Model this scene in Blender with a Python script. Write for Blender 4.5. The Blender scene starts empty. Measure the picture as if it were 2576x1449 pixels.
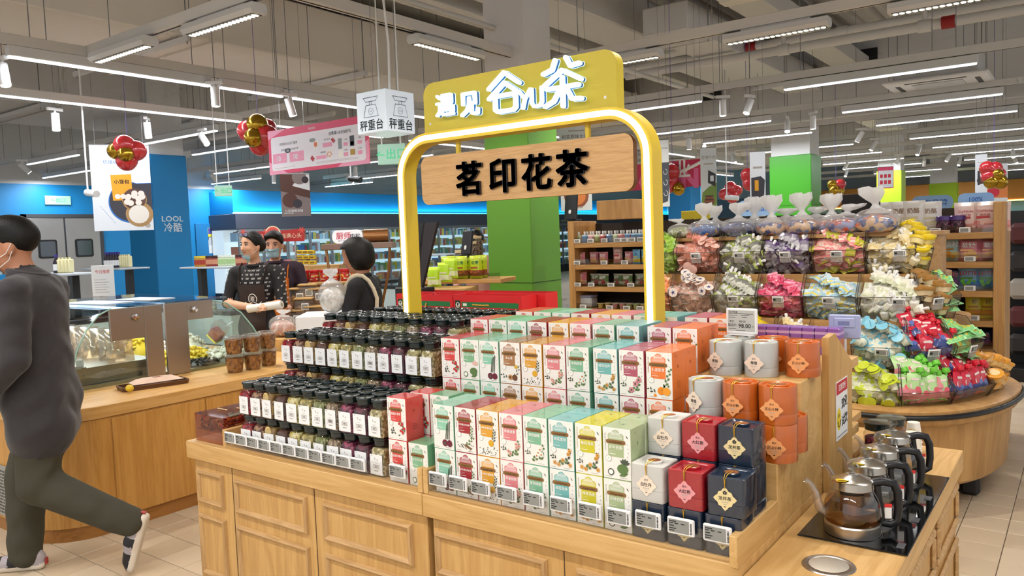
import bpy, bmesh, math, random
from mathutils import Vector, Matrix, Quaternion
random.seed(7)
SC = bpy.context.scene
COL = SC.collection
PI = math.pi

# ------------------------------------------------------------------ camera
FPX, PITCH, ROLL, YAW, EYE = 1968.0, math.radians(3.8), math.radians(2.05), math.radians(-36.5), 1.55
def _basis():
    cy, sy, cp, sp, cr, sr = math.cos(YAW), math.sin(YAW), math.cos(PITCH), math.sin(PITCH), math.cos(ROLL), math.sin(ROLL)
    fwd = Vector((sy*cp, cy*cp, -sp)); right = Vector((cy, -sy, 0)); down = fwd.cross(right)
    return cr*right + sr*down, -sr*right + cr*down, fwd
RGT, DWN, FWD = _basis()
CAMP = Vector((0, 0, EYE))
cam_data = bpy.data.cameras.new('camera'); cam = bpy.data.objects.new('camera', cam_data); COL.objects.link(cam)
cam_data.sensor_width = 36.0; cam_data.lens = FPX*36.0/2576.0; cam_data.clip_start = 0.05; cam_data.clip_end = 200
_m = Matrix.Identity(4)
for i in range(3):
    _m[i][0] = RGT[i]; _m[i][1] = -DWN[i]; _m[i][2] = -FWD[i]; _m[i][3] = CAMP[i]
cam.matrix_world = _m
SC.camera = cam
# ------------------------------------------------------------------ world and exposure
W = bpy.data.worlds.new('store_air'); SC.world = W; W.use_nodes = True
W.node_tree.nodes['Background'].inputs[0].default_value = (0.92, 0.96, 1.0, 1)
W.node_tree.nodes['Background'].inputs[1].default_value = 1.1
SC.view_settings.view_transform = 'Standard'; SC.view_settings.look = 'None'
SC.view_settings.exposure = -0.1; SC.view_settings.gamma = 1.0; SC.view_settings.use_curve_mapping = False
SC.cycles.use_denoising = True
SC.cycles.use_adaptive_sampling = True; SC.cycles.adaptive_threshold = 0.12; SC.cycles.adaptive_min_samples = 8
SC.cycles.max_bounces = 6; SC.cycles.transparent_max_bounces = 16; SC.cycles.diffuse_bounces = 2; SC.cycles.glossy_bounces = 2
SC.cycles.sample_clamp_indirect = 6.0; SC.cycles.caustics_reflective = False; SC.cycles.caustics_refractive = False
STRIP_POWER = 26.0      # watts for each two metre ceiling strip
def lamp(name, loc, sx, sy, power, color=(1, 1, 1), rotz=0.0, spread=None):
    d = bpy.data.lights.new(name, 'AREA'); d.shape = 'RECTANGLE'; d.size = sx; d.size_y = sy; d.energy = power; d.color = color
    if spread: d.spread = spread
    o = bpy.data.objects.new(name, d); COL.objects.link(o); o.location = loc; o.rotation_euler = (0, 0, rotz)
    return o

def at(u, v, t):          # a picture point at forward distance t
    return CAMP + t*(FWD + RGT*((u-1288)/FPX) + DWN*((v-724.5)/FPX))
def ray(u, v): return FWD + RGT*((u-1288)/FPX) + DWN*((v-724.5)/FPX)
def onz(u, v, z): d = ray(u, v); return CAMP + d*((z-EYE)/d.z)
def onx(u, v, x): d = ray(u, v); return CAMP + d*(x/d.x)
def ony(u, v, y): d = ray(u, v); return CAMP + d*(y/d.y)

# ------------------------------------------------------------------ materials
def C(h):
    h = h.lstrip('#'); o = []
    for i in (0, 2, 4):
        c = int(h[i:i+2], 16)/255.0
        o.append(c/12.92 if c <= 0.04045 else ((c+0.055)/1.055)**2.4)
    return (o[0], o[1], o[2], 1.0)
MATS = {}
def mat(name, col, rough=0.5, metal=0.0, spec=0.5, emit=None, es=0.0, coat=0.0, noise=0.0, nscale=30.0, bump=0.0, bscale=60.0, alpha=None, sheen=0.0):
    if name in MATS: return MATS[name]
    m = bpy.data.materials.new(name); m.use_nodes = True; MATS[name] = m
    nt = m.node_tree; b = nt.nodes['Principled BSDF']
    c = C(col) if isinstance(col, str) else col
    b.inputs['Base Color'].default_value = c; b.inputs['Roughness'].default_value = rough; b.inputs['Metallic'].default_value = metal
    b.inputs['Specular IOR Level'].default_value = spec
    if coat: b.inputs['Coat Weight'].default_value = coat; b.inputs['Coat Roughness'].default_value = 0.08
    if sheen: b.inputs['Sheen Weight'].default_value = sheen
    if emit: b.inputs['Emission Color'].default_value = C(emit); b.inputs['Emission Strength'].default_value = es
    if emit: m.cycles.emission_sampling = 'NONE'
    m.diffuse_color = c
    if noise or bump:
        tc = nt.nodes.new('ShaderNodeTexCoord')
    if noise:
        n = nt.nodes.new('ShaderNodeTexNoise'); n.inputs['Scale'].default_value = nscale; n.inputs['Detail'].default_value = 4
        nt.links.new(tc.outputs['Object'], n.inputs['Vector'])
        mx = nt.nodes.new('ShaderNodeMix'); mx.data_type = 'RGBA'
        mx.inputs['A'].default_value = tuple(max(0, x*(1-noise)) for x in c[:3]) + (1,)
        mx.inputs['B'].default_value = tuple(min(1, x*(1+noise)) for x in c[:3]) + (1,)
        nt.links.new(n.outputs['Fac'], mx.inputs['Factor']); nt.links.new(mx.outputs['Result'], b.inputs['Base Color'])
    if bump:
        n2 = nt.nodes.new('ShaderNodeTexNoise'); n2.inputs['Scale'].default_value = bscale; n2.inputs['Detail'].default_value = 5
        nt.links.new(tc.outputs['Object'], n2.inputs['Vector'])
        bp = nt.nodes.new('ShaderNodeBump'); bp.inputs['Strength'].default_value = bump; bp.inputs['Distance'].default_value = 0.01
        nt.links.new(n2.outputs['Fac'], bp.inputs['Height']); nt.links.new(bp.outputs['Normal'], b.inputs['Normal'])
    return m
def wood(name, light, dark, axis='x', rough=0.42, scale=1.0, contrast=0.55):
    if name in MATS: return MATS[name]
    m = bpy.data.materials.new(name); m.use_nodes = True; MATS[name] = m
    nt = m.node_tree; b = nt.nodes['Principled BSDF']; L = nt.links.new
    tc = nt.nodes.new('ShaderNodeTexCoord'); mp = nt.nodes.new('ShaderNodeMapping')
    s = {'x': (0.7, 9, 9), 'y': (9, 0.7, 9), 'z': (9, 9, 0.7)}[axis]
    mp.inputs['Scale'].default_value = tuple(k*scale for k in s); L(tc.outputs['Object'], mp.inputs['Vector'])
    n1 = nt.nodes.new('ShaderNodeTexNoise'); n1.inputs['Scale'].default_value = 1.3; n1.inputs['Detail'].default_value = 3; n1.inputs['Distortion'].default_value = 0.6
    L(mp.outputs['Vector'], n1.inputs['Vector'])
    wv = nt.nodes.new('ShaderNodeMath'); wv.operation = 'MULTIPLY'; wv.inputs[1].default_value = 26.0; L(n1.outputs['Fac'], wv.inputs[0])
    sn = nt.nodes.new('ShaderNodeMath'); sn.operation = 'SINE'; L(wv.outputs[0], sn.inputs[0])
    n2 = nt.nodes.new('ShaderNodeTexNoise'); n2.inputs['Scale'].default_value = 9.0; n2.inputs['Detail'].default_value = 6; n2.inputs['Roughness'].default_value = 0.7
    L(mp.outputs['Vector'], n2.inputs['Vector'])
    ad = nt.nodes.new('ShaderNodeMath'); ad.operation = 'MULTIPLY_ADD'; ad.inputs[1].default_value = 0.16; L(sn.outputs[0], ad.inputs[0]); L(n2.outputs['Fac'], ad.inputs[2])
    mx = nt.nodes.new('ShaderNodeMix'); mx.data_type = 'RGBA'; mx.inputs['A'].default_value = C(dark); mx.inputs['B'].default_value = C(light)
    mr = nt.nodes.new('ShaderNodeMapRange'); mr.inputs['From Min'].default_value = 0.5-contrast*0.7; mr.inputs['From Max'].default_value = 0.5+contrast*0.35
    L(ad.outputs[0], mr.inputs['Value']); L(mr.outputs['Result'], mx.inputs['Factor']); L(mx.outputs['Result'], b.inputs['Base Color'])
    b.inputs['Roughness'].default_value = rough; b.inputs['Specular IOR Level'].default_value = 0.4
    m.diffuse_color = C(light)
    return m
def clear(name, tint='#ffffff', refl=0.10, rough=0.04, haze=0.0):
    if name in MATS: return MATS[name]
    m = bpy.data.materials.new(name); m.use_nodes = True; MATS[name] = m
    nt = m.node_tree; nt.nodes.remove(nt.nodes['Principled BSDF']); out = nt.nodes['Material Output']; L = nt.links.new
    tr = nt.nodes.new('ShaderNodeBsdfTransparent'); tr.inputs[0].default_value = C(tint)
    gl = nt.nodes.new('ShaderNodeBsdfGlossy'); gl.inputs['Roughness'].default_value = rough; gl.inputs[0].default_value = (1, 1, 1, 1)
    fr = nt.nodes.new('ShaderNodeLayerWeight'); fr.inputs['Blend'].default_value = 0.5
    pw = nt.nodes.new('ShaderNodeMath'); pw.operation = 'POWER'; pw.inputs[1].default_value = 4.0; L(fr.outputs['Facing'], pw.inputs[0])
    ml = nt.nodes.new('ShaderNodeMath'); ml.operation = 'MULTIPLY_ADD'; ml.inputs[1].default_value = 0.5; ml.inputs[2].default_value = refl*0.5
    L(pw.outputs[0], ml.inputs[0])
    mx = nt.nodes.new('ShaderNodeMixShader'); L(ml.outputs[0], mx.inputs[0]); L(tr.outputs[0], mx.inputs[1]); L(gl.outputs[0], mx.inputs[2])
    last = mx
    if haze:
        df = nt.nodes.new('ShaderNodeBsdfTranslucent'); df.inputs[0].default_value = C('#f4f4f4')
        d2 = nt.nodes.new('ShaderNodeBsdfDiffuse'); d2.inputs[0].default_value = C('#f4f4f4')
        mm = nt.nodes.new('ShaderNodeMixShader'); mm.inputs[0].default_value = 0.6; L(df.outputs[0], mm.inputs[1]); L(d2.outputs[0], mm.inputs[2])
        m2 = nt.nodes.new('ShaderNodeMixShader'); m2.inputs[0].default_value = haze; L(mx.outputs[0], m2.inputs[1]); L(mm.outputs[0], m2.inputs[2]); last = m2
    L(last.outputs[0], out.inputs['Surface'])
    return m
def cells(name, cols, scale=90.0, rough=0.5, bump=0.8, stretch=(1, 1, 1), coat=0.0):   # small packed pieces: one colour for each cell
    if name in MATS: return MATS[name]
    m = bpy.data.materials.new(name); m.use_nodes = True; MATS[name] = m
    nt = m.node_tree; b = nt.nodes['Principled BSDF']; L = nt.links.new
    tc = nt.nodes.new('ShaderNodeTexCoord'); mp = nt.nodes.new('ShaderNodeMapping'); mp.inputs['Scale'].default_value = stretch
    L(tc.outputs['Object'], mp.inputs['Vector'])
    vo = nt.nodes.new('ShaderNodeTexVoronoi'); vo.inputs['Scale'].default_value = scale; L(mp.outputs['Vector'], vo.inputs['Vector'])
    sp = nt.nodes.new('ShaderNodeSeparateColor'); L(vo.outputs['Color'], sp.inputs[0])
    cr = nt.nodes.new('ShaderNodeValToRGB'); cr.color_ramp.interpolation = 'CONSTANT'
    e = cr.color_ramp.elements
    while len(e) < len(cols): e.new(0.5)
    for i, c in enumerate(cols): e[i].position = i/len(cols); e[i].color = C(c)
    L(sp.outputs[0], cr.inputs[0]); L(cr.outputs[0], b.inputs['Base Color'])
    bp = nt.nodes.new('ShaderNodeBump'); bp.invert = True; bp.inputs['Strength'].default_value = bump; bp.inputs['Distance'].default_value = 0.006
    L(vo.outputs['Distance'], bp.inputs['Height']); L(bp.outputs['Normal'], b.inputs['Normal'])
    b.inputs['Roughness'].default_value = rough
    if coat: b.inputs['Coat Weight'].default_value = coat
    return m

# ------------------------------------------------------------------ mesh builder
class MB:
    def __init__(s): s.v = []; s.f = []; s.m = []; s.s = []
    def face(s, idx, mi=0, sm=False): s.f.append(tuple(idx)); s.m.append(mi); s.s.append(sm)
    def add(s, vs):
        n = len(s.v); s.v.extend([tuple(p) for p in vs]); return n
    def conv(s, vs, faces, mi=0, sm=False):      # convex piece: faces turned outward
        n = s.add(vs); vv = [Vector(p) for p in vs]; c = sum(vv, Vector())/len(vv)
        for f in faces:
            a, b, d = vv[f[0]], vv[f[1]], vv[f[2]]
            nn = (b-a).cross(d-a)
            mid = sum((vv[i] for i in f), Vector())/len(f)
            s.face([n+i for i in (f if nn.dot(mid-c) >= 0 else f[::-1])], mi, sm)
    def box(s, x0, x1, y0, y1, z0, z1, mi=0, fm=None):
        # fm: materials for -x,+x,-y,+y,-z,+z
        n = s.add([(x0,y0,z0),(x1,y0,z0),(x1,y1,z0),(x0,y1,z0),(x0,y0,z1),(x1,y0,z1),(x1,y1,z1),(x0,y1,z1)])
        fs = [(0,4,7,3),(1,2,6,5),(0,1,5,4),(3,7,6,2),(0,3,2,1),(4,5,6,7)]
        for k, f in enumerate(fs): s.face([n+i for i in f], fm[k] if fm else mi)
    def cbox(s, x0, x1, y0, y1, z0, z1, c=0.004, mi=0):
        cx, cy, cz = (x0+x1)/2, (y0+y1)/2, (z0+z1)/2; hx, hy, hz = (x1-x0)/2, (y1-y0)/2, (z1-z0)/2
        c = min(c, hx*0.9, hy*0.9, hz*0.9)
        vs = []; ix = {}
        for sx in (-1, 1):
            for sy in (-1, 1):
                for sz in (-1, 1):
                    for a in range(3):
                        p = [sx*(hx-(0 if a == 0 else c)), sy*(hy-(0 if a == 1 else c)), sz*(hz-(0 if a == 2 else c))]
                        ix[(sx, sy, sz, a)] = len(vs); vs.append((cx+p[0], cy+p[1], cz+p[2]))
        F = []
        for a in range(3):
            b, d = (a+1) % 3, (a+2) % 3
            for sg in (-1, 1):
                q = []
                for e1, e2 in ((-1,-1),(1,-1),(1,1),(-1,1)):
                    k = [0, 0, 0]; k[a] = sg; k[b] = e1; k[d] = e2; q.append(ix[(k[0], k[1], k[2], a)])
                F.append(q)
            for e1 in (-1, 1):
                for e2 in (-1, 1):
                    k = [0, 0, 0]; k[b] = e1; k[d] = e2
                    k[a] = -1; p1, p2 = ix[(k[0],k[1],k[2],b)], ix[(k[0],k[1],k[2],d)]
                    k[a] = 1; p3, p4 = ix[(k[0],k[1],k[2],d)], ix[(k[0],k[1],k[2],b)]
                    F.append([p1, p2, p3, p4])
        for sx in (-1, 1):
            for sy in (-1, 1):
                for sz in (-1, 1): F.append([ix[(sx,sy,sz,a)] for a in range(3)])
        s.conv(vs, F, mi)
    def lathe(s, prof, n=24, c=(0, 0, 0), mi=0, sm=True, axis='z', cap=True, sx=1.0, sy=1.0, mis=None):
        # prof: (r, h) from bottom to top
        base = []
        def P(r, h, a):
            x, y = r*math.cos(a)*sx, r*math.sin(a)*sy
            if axis == 'z': return (c[0]+x, c[1]+y, c[2]+h)
            if axis == 'x': return (c[0]+h, c[1]+x, c[2]+y)
            return (c[0]+y, c[1]+h, c[2]+x)
        for r, h in prof:
            base.append(s.add([P(r, h, 2*PI*k/n) for k in range(n)]))
        for i in range(len(prof)-1):
            for k in range(n):
                k2 = (k+1) % n
                s.face((base[i]+k, base[i]+k2, base[i+1]+k2, base[i+1]+k), mis[i] if mis else mi, sm)
        if cap:
            if prof[0][0] > 1e-6: s.face([base[0]+k for k in range(n)][::-1], mis[0] if mis else mi)
            if prof[-1][0] > 1e-6: s.face([base[-1]+k for k in range(n)], mis[-1] if mis else mi)
    def tube(s, pts, r, n=8, mi=0, sm=True, cap=True, flat=1.0):
        pts = [Vector(p) for p in pts]; rr = r if isinstance(r, (list, tuple)) else [r]*len(pts)
        rings = []; up = None
        for i, p in enumerate(pts):
            t = (pts[min(i+1, len(pts)-1)]-pts[max(i-1, 0)])
            if t.length < 1e-9: t = Vector((0, 0, 1))
            t.normalize()
            if up is None:
                up = Vector((0, 0, 1)) if abs(t.z) < 0.9 else Vector((1, 0, 0))
            a = t.cross(up)
            if a.length < 1e-6: a = t.cross(Vector((1, 0, 0)))
            a.normalize(); b = a.cross(t).normalized(); up = b
            rings.append(s.add([p+a*(math.cos(2*PI*k/n)*rr[i])+b*(math.sin(2*PI*k/n)*rr[i]*flat) for k in range(n)]))
        for i in range(len(pts)-1):
            for k in range(n):
                k2 = (k+1) % n
                s.face((rings[i]+k, rings[i+1]+k, rings[i+1]+k2, rings[i]+k2), mi, sm)
        if cap:
            s.face([rings[0]+k for k in range(n)], mi); s.face([rings[-1]+k for k in range(n)][::-1], mi)
    def ball(s, c, r, n=12, m=8, mi=0, sc=(1, 1, 1), rot=None, sm=True):
        vs = []; c = Vector(c)
        for i in range(m+1):
            th = PI*i/m
            for k in range(n):
                a = 2*PI*k/n
                p = Vector((math.sin(th)*math.cos(a)*r*sc[0], math.sin(th)*math.sin(a)*r*sc[1], math.cos(th)*r*sc[2]))
                if rot: p = rot @ p
                vs.append(c+p)
        b = s.add(vs)
        for i in range(m):
            for k in range(n):
                k2 = (k+1) % n
                if i == 0: s.face((b+k, b+n+k, b+n+k2), mi, sm)
                elif i == m-1: s.face((b+i*n+k, b+(i+1)*n+k, b+i*n+k2), mi, sm)
                else: s.face((b+i*n+k, b+(i+1)*n+k, b+(i+1)*n+k2, b+i*n+k2), mi, sm)
    def prism(s, outline, h0, h1, plane='xz', mi=0, side=None, sm=False, cap0=True, cap1=True):
        # outline: 2D points; 'xz' extrudes along y from h0 to h1, 'xy' along z, 'yz' along x
        def P(a, b, h): return {'xz': (a, h, b), 'xy': (a, b, h), 'yz': (h, a, b)}[plane]
        n = len(outline); side = mi if side is None else side
        area = sum(outline[i][0]*outline[(i+1) % n][1]-outline[(i+1) % n][0]*outline[i][1] for i in range(n))
        ol = list(outline) if area > 0 else list(outline)[::-1]
        if (plane == 'xz') : ol = ol[::-1]
        if h1 < h0: h0, h1 = h1, h0
        A = s.add([P(a, b, h0) for a, b in ol]); B = s.add([P(a, b, h1) for a, b in ol])
        if cap0: s.face([A+i for i in range(n)][::-1], mi)
        if cap1: s.face([B+i for i in range(n)], mi)
        for i in range(n):
            j = (i+1) % n; s.face((A+i, A+j, B+j, B+i), side, sm)
    def quad(s, a, b, c, d, mi=0):
        n = s.add([a, b, c, d]); s.face((n, n+1, n+2, n+3), mi)
    def poly(s, pts, mi=0):
        n = s.add(pts); s.face(range(n, n+len(pts)), mi)
    def merge(s, mesh_v, mesh_f, M=None, mi=0, sm=False):
        n = s.add([(M @ Vector(p)) if M else p for p in mesh_v])
        for f in mesh_f: s.face([n+i for i in f], mi, sm)
    def text(s, body, size, origin=(0, 0, 0), mi=0, plane='xz', align='c', ext=0.0, bold=0.0, sx=1.0, rot=0.0, flip=1, res=2):
        # lettering lying in a plane; 'xz' faces -y, 'yz' faces +x
        v, f = glyphs(body, ext/max(size, 1e-9), bold, res)
        if not v: return
        xs = [p[0] for p in v]; x0, x1 = min(xs), max(xs)
        off = {'c': -(x0+x1)/2, 'l': -x0, 'r': -x1}[align]
        ca, sa = math.cos(rot), math.sin(rot); o = origin; out = []
        for p in v:
            a, b, h = (p[0]+off)*size*sx, (p[1]-0.36)*size, p[2]*size
            a, b = a*ca-b*sa, a*sa+b*ca
            if plane == 'xz': out.append((o[0]+a, o[1]-h*flip, o[2]+b))
            elif plane == 'yz': out.append((o[0]+h, o[1]+a, o[2]+b))
            else: out.append((o[0]+a, o[1]+b, o[2]+h))
        n = s.add(out)
        for q in f: s.face([n+i for i in q], mi)
    def data(s, name, mats):
        me = bpy.data.meshes.new(name); me.from_pydata(s.v, [], s.f)
        for m in (mats if isinstance(mats, (list, tuple)) else [mats]): me.materials.append(m)
        me.polygons.foreach_set('material_index', s.m); me.polygons.foreach_set('use_smooth', s.s)
        if any(s.s): me.set_sharp_from_angle(angle=math.radians(38))
        me.update(); return me
    def build(s, name, mats, parent=None, loc=None, rotz=0.0):
        return obj(name, s.data(name, mats), parent, loc, rotz)
_GL = {}
def glyphs(body, ext, bold, res):
    key = (body, round(ext, 4), round(bold, 4), res)
    if key in _GL: return _GL[key]
    c = bpy.data.curves.new('glyphs', 'FONT'); c.body = body; c.resolution_u = res; c.size = 1.0; c.offset = bold; c.extrude = ext
    o = bpy.data.objects.new('glyphs', c); me = o.to_mesh()
    r = ([tuple(v.co) for v in me.vertices], [tuple(p.vertices) for p in me.polygons])
    o.to_mesh_clear(); bpy.data.objects.remove(o); bpy.data.curves.remove(c)
    _GL[key] = r; return r
KIDS = {}
def obj(name, me, parent=None, loc=None, rotz=0.0):
    o = bpy.data.objects.new(name, me); COL.objects.link(o)
    if parent: o.parent = parent; KIDS.setdefault(parent.name, []).append(o)
    if loc: o.location = loc
    if rotz: o.rotation_euler = (0, 0, rotz)
    return o
def tag(o, label, cat, group=None, kind=None):
    o['label'] = label; o['category'] = cat
    if group: o['group'] = group
    if kind: o['kind'] = kind
    return o
def thing(name, label, cat, loc=(0, 0, 0), rotz=0.0, group=None):
    o = bpy.data.objects.new(name, None); COL.objects.link(o); o.empty_display_size = 0.05
    o.location = loc; o.rotation_euler = (0, 0, rotz)
    return tag(o, label, cat, group)
def struct(o, label=None):
    o['kind'] = 'structure'
    if label: o['label'] = label
    return o
def dup(root, loc, rotz=0.0, label=None, group=None):
    r = root.copy(); COL.objects.link(r); r.location = loc; r.rotation_euler = (root.rotation_euler[0], root.rotation_euler[1], rotz)
    if label: r['label'] = label
    if group: r['group'] = group
    for ch in KIDS.get(root.name, ()):
        c = ch.copy(); COL.objects.link(c); c.parent = r
        for g in KIDS.get(ch.name, ()):
            d = g.copy(); COL.objects.link(d); d.parent = c
    return r
class Stock:                     # first use moves the prototype itself, later uses copy it
    def __init__(s, root): s.root = root; s.used = False
    def put(s, loc, rotz=0.0, label=None, group=None):
        if s.used: return dup(s.root, loc, rotz, label, group)
        s.used = True; r = s.root; r.location = loc; r.rotation_euler = (r.rotation_euler[0], r.rotation_euler[1], rotz)
        if label: r['label'] = label
        if group: r['group'] = group
        return r
def ordinal(n): return ['first','second','third','fourth','fifth','sixth','seventh','eighth','ninth','tenth','eleventh','twelfth','thirteenth','fourteenth','fifteenth','sixteenth'][n]
def arc(cx, cy, r, a0, a1, n):
    return [(cx+r*math.cos(a0+(a1-a0)*i/n), cy+r*math.sin(a0+(a1-a0)*i/n)) for i in range(n+1)]
def rrect(x0, x1, y0, y1, r, n=5):
    return arc(x1-r, y0+r, r, -PI/2, 0, n)+arc(x1-r, y1-r, r, 0, PI/2, n)+arc(x0+r, y1-r, r, PI/2, PI, n)+arc(x0+r, y0+r, r, PI, 1.5*PI, n)

WHITE = mat('white_paint', '#ececec', 0.5)
BLACK = mat('black_plastic', '#121316', 0.4)
INK = mat('black_ink', '#161616', 0.6)
STEEL = mat('brushed_steel', '#b9b4ae', 0.32, 1.0)
CHROME = mat('chrome', '#e6e6e6', 0.12, 1.0)
LED = mat('led_diffuser', '#ffffff', 0.4, emit='#eaf2ff', es=9.0)
LEDW = mat('led_diffuser_warm', '#ffffff', 0.4, emit='#fffbe6', es=2.2)
ACRYL = clear('clear_acrylic', '#fbfbfb', 0.08)
OAKX = wood('oak_along', '#d9b073', '#c29455', 'x')
OAKZ = wood('oak_upright', '#d3a869', '#bb8d50', 'z')
OAKY = wood('oak_deep', '#d9b073', '#c29455', 'y')
OAKM = wood('oak_molding', '#c9a270', '#a8814f', 'x', scale=2.0)
# ================================================================== SETTING
CEILZ = 4.75
TPX, TPY, TX0, TY0 = 0.2013, 0.205, -0.314, 2.201
def floor_material():
    m = bpy.data.materials.new('floor_tiling'); m.use_nodes = True; nt = m.node_tree; b = nt.nodes['Principled BSDF']; L = nt.links.new
    g = nt.nodes.new('ShaderNodeNewGeometry'); mp = nt.nodes.new('ShaderNodeMapping'); mp.vector_type = 'TEXTURE'
    mp.inputs['Location'].default_value = (TX0, TY0, 0); mp.inputs['Scale'].default_value = (TPX, TPY, 1); L(g.outputs['Position'], mp.inputs['Vector'])
    br = nt.nodes.new('ShaderNodeTexBrick'); br.offset = 0.0; br.squash = 1.0; br.inputs['Scale'].default_value = 1.0
    br.inputs['Mortar Size'].default_value = 0.012; br.inputs['Brick Width'].default_value = 1.0; br.inputs['Row Height'].default_value = 1.0
    br.inputs['Color1'].default_value = C('#d0bda2'); br.inputs['Color2'].default_value = C('#c6b296'); br.inputs['Mortar'].default_value = C('#6c5640')
    L(mp.outputs['Vector'], br.inputs['Vector']); L(br.outputs['Color'], b.inputs['Base Color']); b.inputs['Roughness'].default_value = 0.35
    return m
mb = MB(); mb.quad((-30, -12, -0.006), (14, -12, -0.006), (14, 45, -0.006), (-30, 45, -0.006))
floor = struct(mb.build('floor', [floor_material()]), 'beige square floor tiles with dark joints')
TILE = [mat('floor_tile_%d' % k, c, 0.33, spec=0.45, noise=0.06, nscale=5) for k, c in enumerate(('#d2bfa4', '#cdb99d', '#c8b498'))]
tmb = []
for k in range(3):
    t = MB(); t.cbox(-TPX/2+0.0018, TPX/2-0.0018, -TPY/2+0.0018, TPY/2-0.0018, -0.008, 0.0, 0.0015); tmb.append(t.data('tile', [TILE[k]]))
cand = []
for zx0, zx1, zy0, zy1 in ((-5.6, -3.2, 1.0, 3.0), (-1.4, 0.9, 3.3, 8.2)):
    for i in range(-40, 12):
        for j in range(-8, 36):
            x, y = TX0+(i+0.5)*TPX, TY0+(j+0.5)*TPY
            if zx0 < x < zx1 and zy0 < y < zy1:
                d = Vector((x, y, 0))-CAMP; t = d.dot(FWD)
                if t < 0.5: continue
                u, v = d.dot(RGT)/t*FPX+1288, d.dot(DWN)/t*FPX+724.5
                if -120 < u < 2700 and v < 1600: cand.append((t, x, y))
cand.sort()
for t, x, y in cand[:290]:
    obj('tile', random.choice(tmb), floor, (x, y, 0))

CEIL = mat('ceiling_slab_paint', '#cfcdca', 0.9, noise=0.06, nscale=1.2)
DECK = mat('ceiling_deck_paint', '#c2beb8', 0.85)
mb = MB()
mb.box(-24, 12, -8, 40, CEILZ, CEILZ+0.2)
struct(mb.build('ceiling', [CEIL]))
mb = MB()                               # ribbed steel deck between the beams
for i in range(34):
    x = -7.0+i*0.3; mb.prism([(x, CEILZ), (x+0.04, CEILZ-0.07), (x+0.15, CEILZ-0.07), (x+0.19, CEILZ)], 7.2, 14.6, 'xz')
tag(struct(mb.build('ceiling_deck', [DECK])), 'ribbed grey steel deck under the ceiling slab', 'ceiling deck')
BEAM = mat('beam_paint', '#dcd9d5', 0.85, noise=0.03, nscale=2); BEAMD = mat('beam_paint_grey', '#d2d2d2', 0.85)
def beam(x0, x1, y0, y1, z0, z1, label, m=BEAM, name='beam'):
    b = MB(); b.cbox(x0, x1, y0, y1, z0, z1, 0.02); o = b.build(name, [m]); o['label'] = label; return struct(o)
beam(-10.5, 8, 14.8, 15.6, 3.44, CEILZ, 'deep grey ceiling beam behind the cassette air conditioner')
beam(-10.5, 8, 26.5, 27.2, 3.6, CEILZ, 'far grey ceiling beam over the aisles')
beam(-5.6, -4.9, -6, 14.8, 4.2, CEILZ, 'grey ceiling beam running above the yellow arch')
beam(-19, -5.6, 11.2, 11.8, 4.1, CEILZ, 'grey cross beam above the promotion banner')

BLUE = mat('blue_wall_paint', '#0a86c8', 0.5, noise=0.03, nscale=1.0); BLUED = mat('blue_wall_paint_deep', '#1477b4', 0.55)
WX = -18.9
mb = MB(); mb.box(WX-0.2, WX, 0, 42, 0, 3.08, 0); mb.box(WX-0.2, WX-0.02, 0, 42, 3.08, CEILZ, 1)
struct(mb.build('wall_left', [BLUE, BEAMD]))
mb = MB(); mb.box(WX, 12, 38, 38.2, 0, 3.0, 0); mb.box(WX, 12, 38, 38.2, 3.0, CEILZ, 1)
struct(mb.build('wall_back', [mat('far_wall_paint', '#8d99a4', 0.7), BEAMD]))

# columns ------------------------------------------------------------
SHAFT = mat('column_shaft_paint', '#e2e2e2', 0.8)
def column(name, x0, x1, y0, y1, ztop, m, label, upper=SHAFT, seam=None):
    t = thing(name, label, 'column', ((x0+x1)/2, (y0+y1)/2, 0)); t['kind'] = 'structure'
    hx, hy = (x1-x0)/2, (y1-y0)/2
    b = MB(); b.cbox(-hx, hx, -hy, hy, 0, ztop, 0.01); b.build('cladding', [m], t)
    b = MB(); b.box(-hx+0.03, hx-0.03, -hy+0.03, hy-0.03, ztop, CEILZ); b.build('shaft', [upper], t)
    if seam:
        b = MB(); b.box(-hx-0.003, hx+0.003, -hy-0.003, hy+0.003, seam, seam+0.006); b.build('seam', [mat('panel_joint', '#23401a', 0.7)], t)
    return t
GREEN = mat('green_cladding', '#5f9a2c', 0.42, noise=0.02, nscale=2); LIME = mat('lime_cladding', '#a5c81e', 0.5)
p = at(401, 746, 12.6); blue_col = column('column', p.x-0.80, p.x, p.y, p.y+0.62, 3.06, BLUE, 'bright blue square column with white lettering')
b = MB(); wl = mat('white_lettering', '#eef4f8', 0.5)
b.text('LOOL', 0.125, (0.403, 0, 2.03), 0, 'yz', bold=0.012, sx=1.15); b.text('冷酷', 0.16, (0.403, 0, 1.885), 0, 'yz', bold=0.008)
b.build('lettering', [wl], blue_col)
p = at(1341, 720, 7.7); column('column', p.x-0.55, p.x, p.y, p.y+0.52, 2.98, GREEN, 'green square column behind the yellow tea arch', seam=1.08)
p = at(2041, 480, 15.0); column('column', p.x-0.80, p.x, p.y, p.y+0.7, 2.92, mat('bright_green_cladding', '#3f9a1e', 0.35), 'bright green square column behind the candy stand', seam=1.95)
p = at(2268, 520, 21.0); column('column', p.x-0.62, p.x, p.y, p.y+0.6, 2.95, LIME, 'lime green column beside the hanging promotion poster')
p = at(2406, 520, 27.0); column('column', p.x-0.85, p.x, p.y, p.y+0.6, 2.85, LIME, 'lime green column between the orange soffits')
p = at(1738, 500, 22.0); column('column', p.x-0.7, p.x, p.y, p.y+0.7, 3.0, BLUED, 'far blue column beside the lit blue screen')

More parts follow.
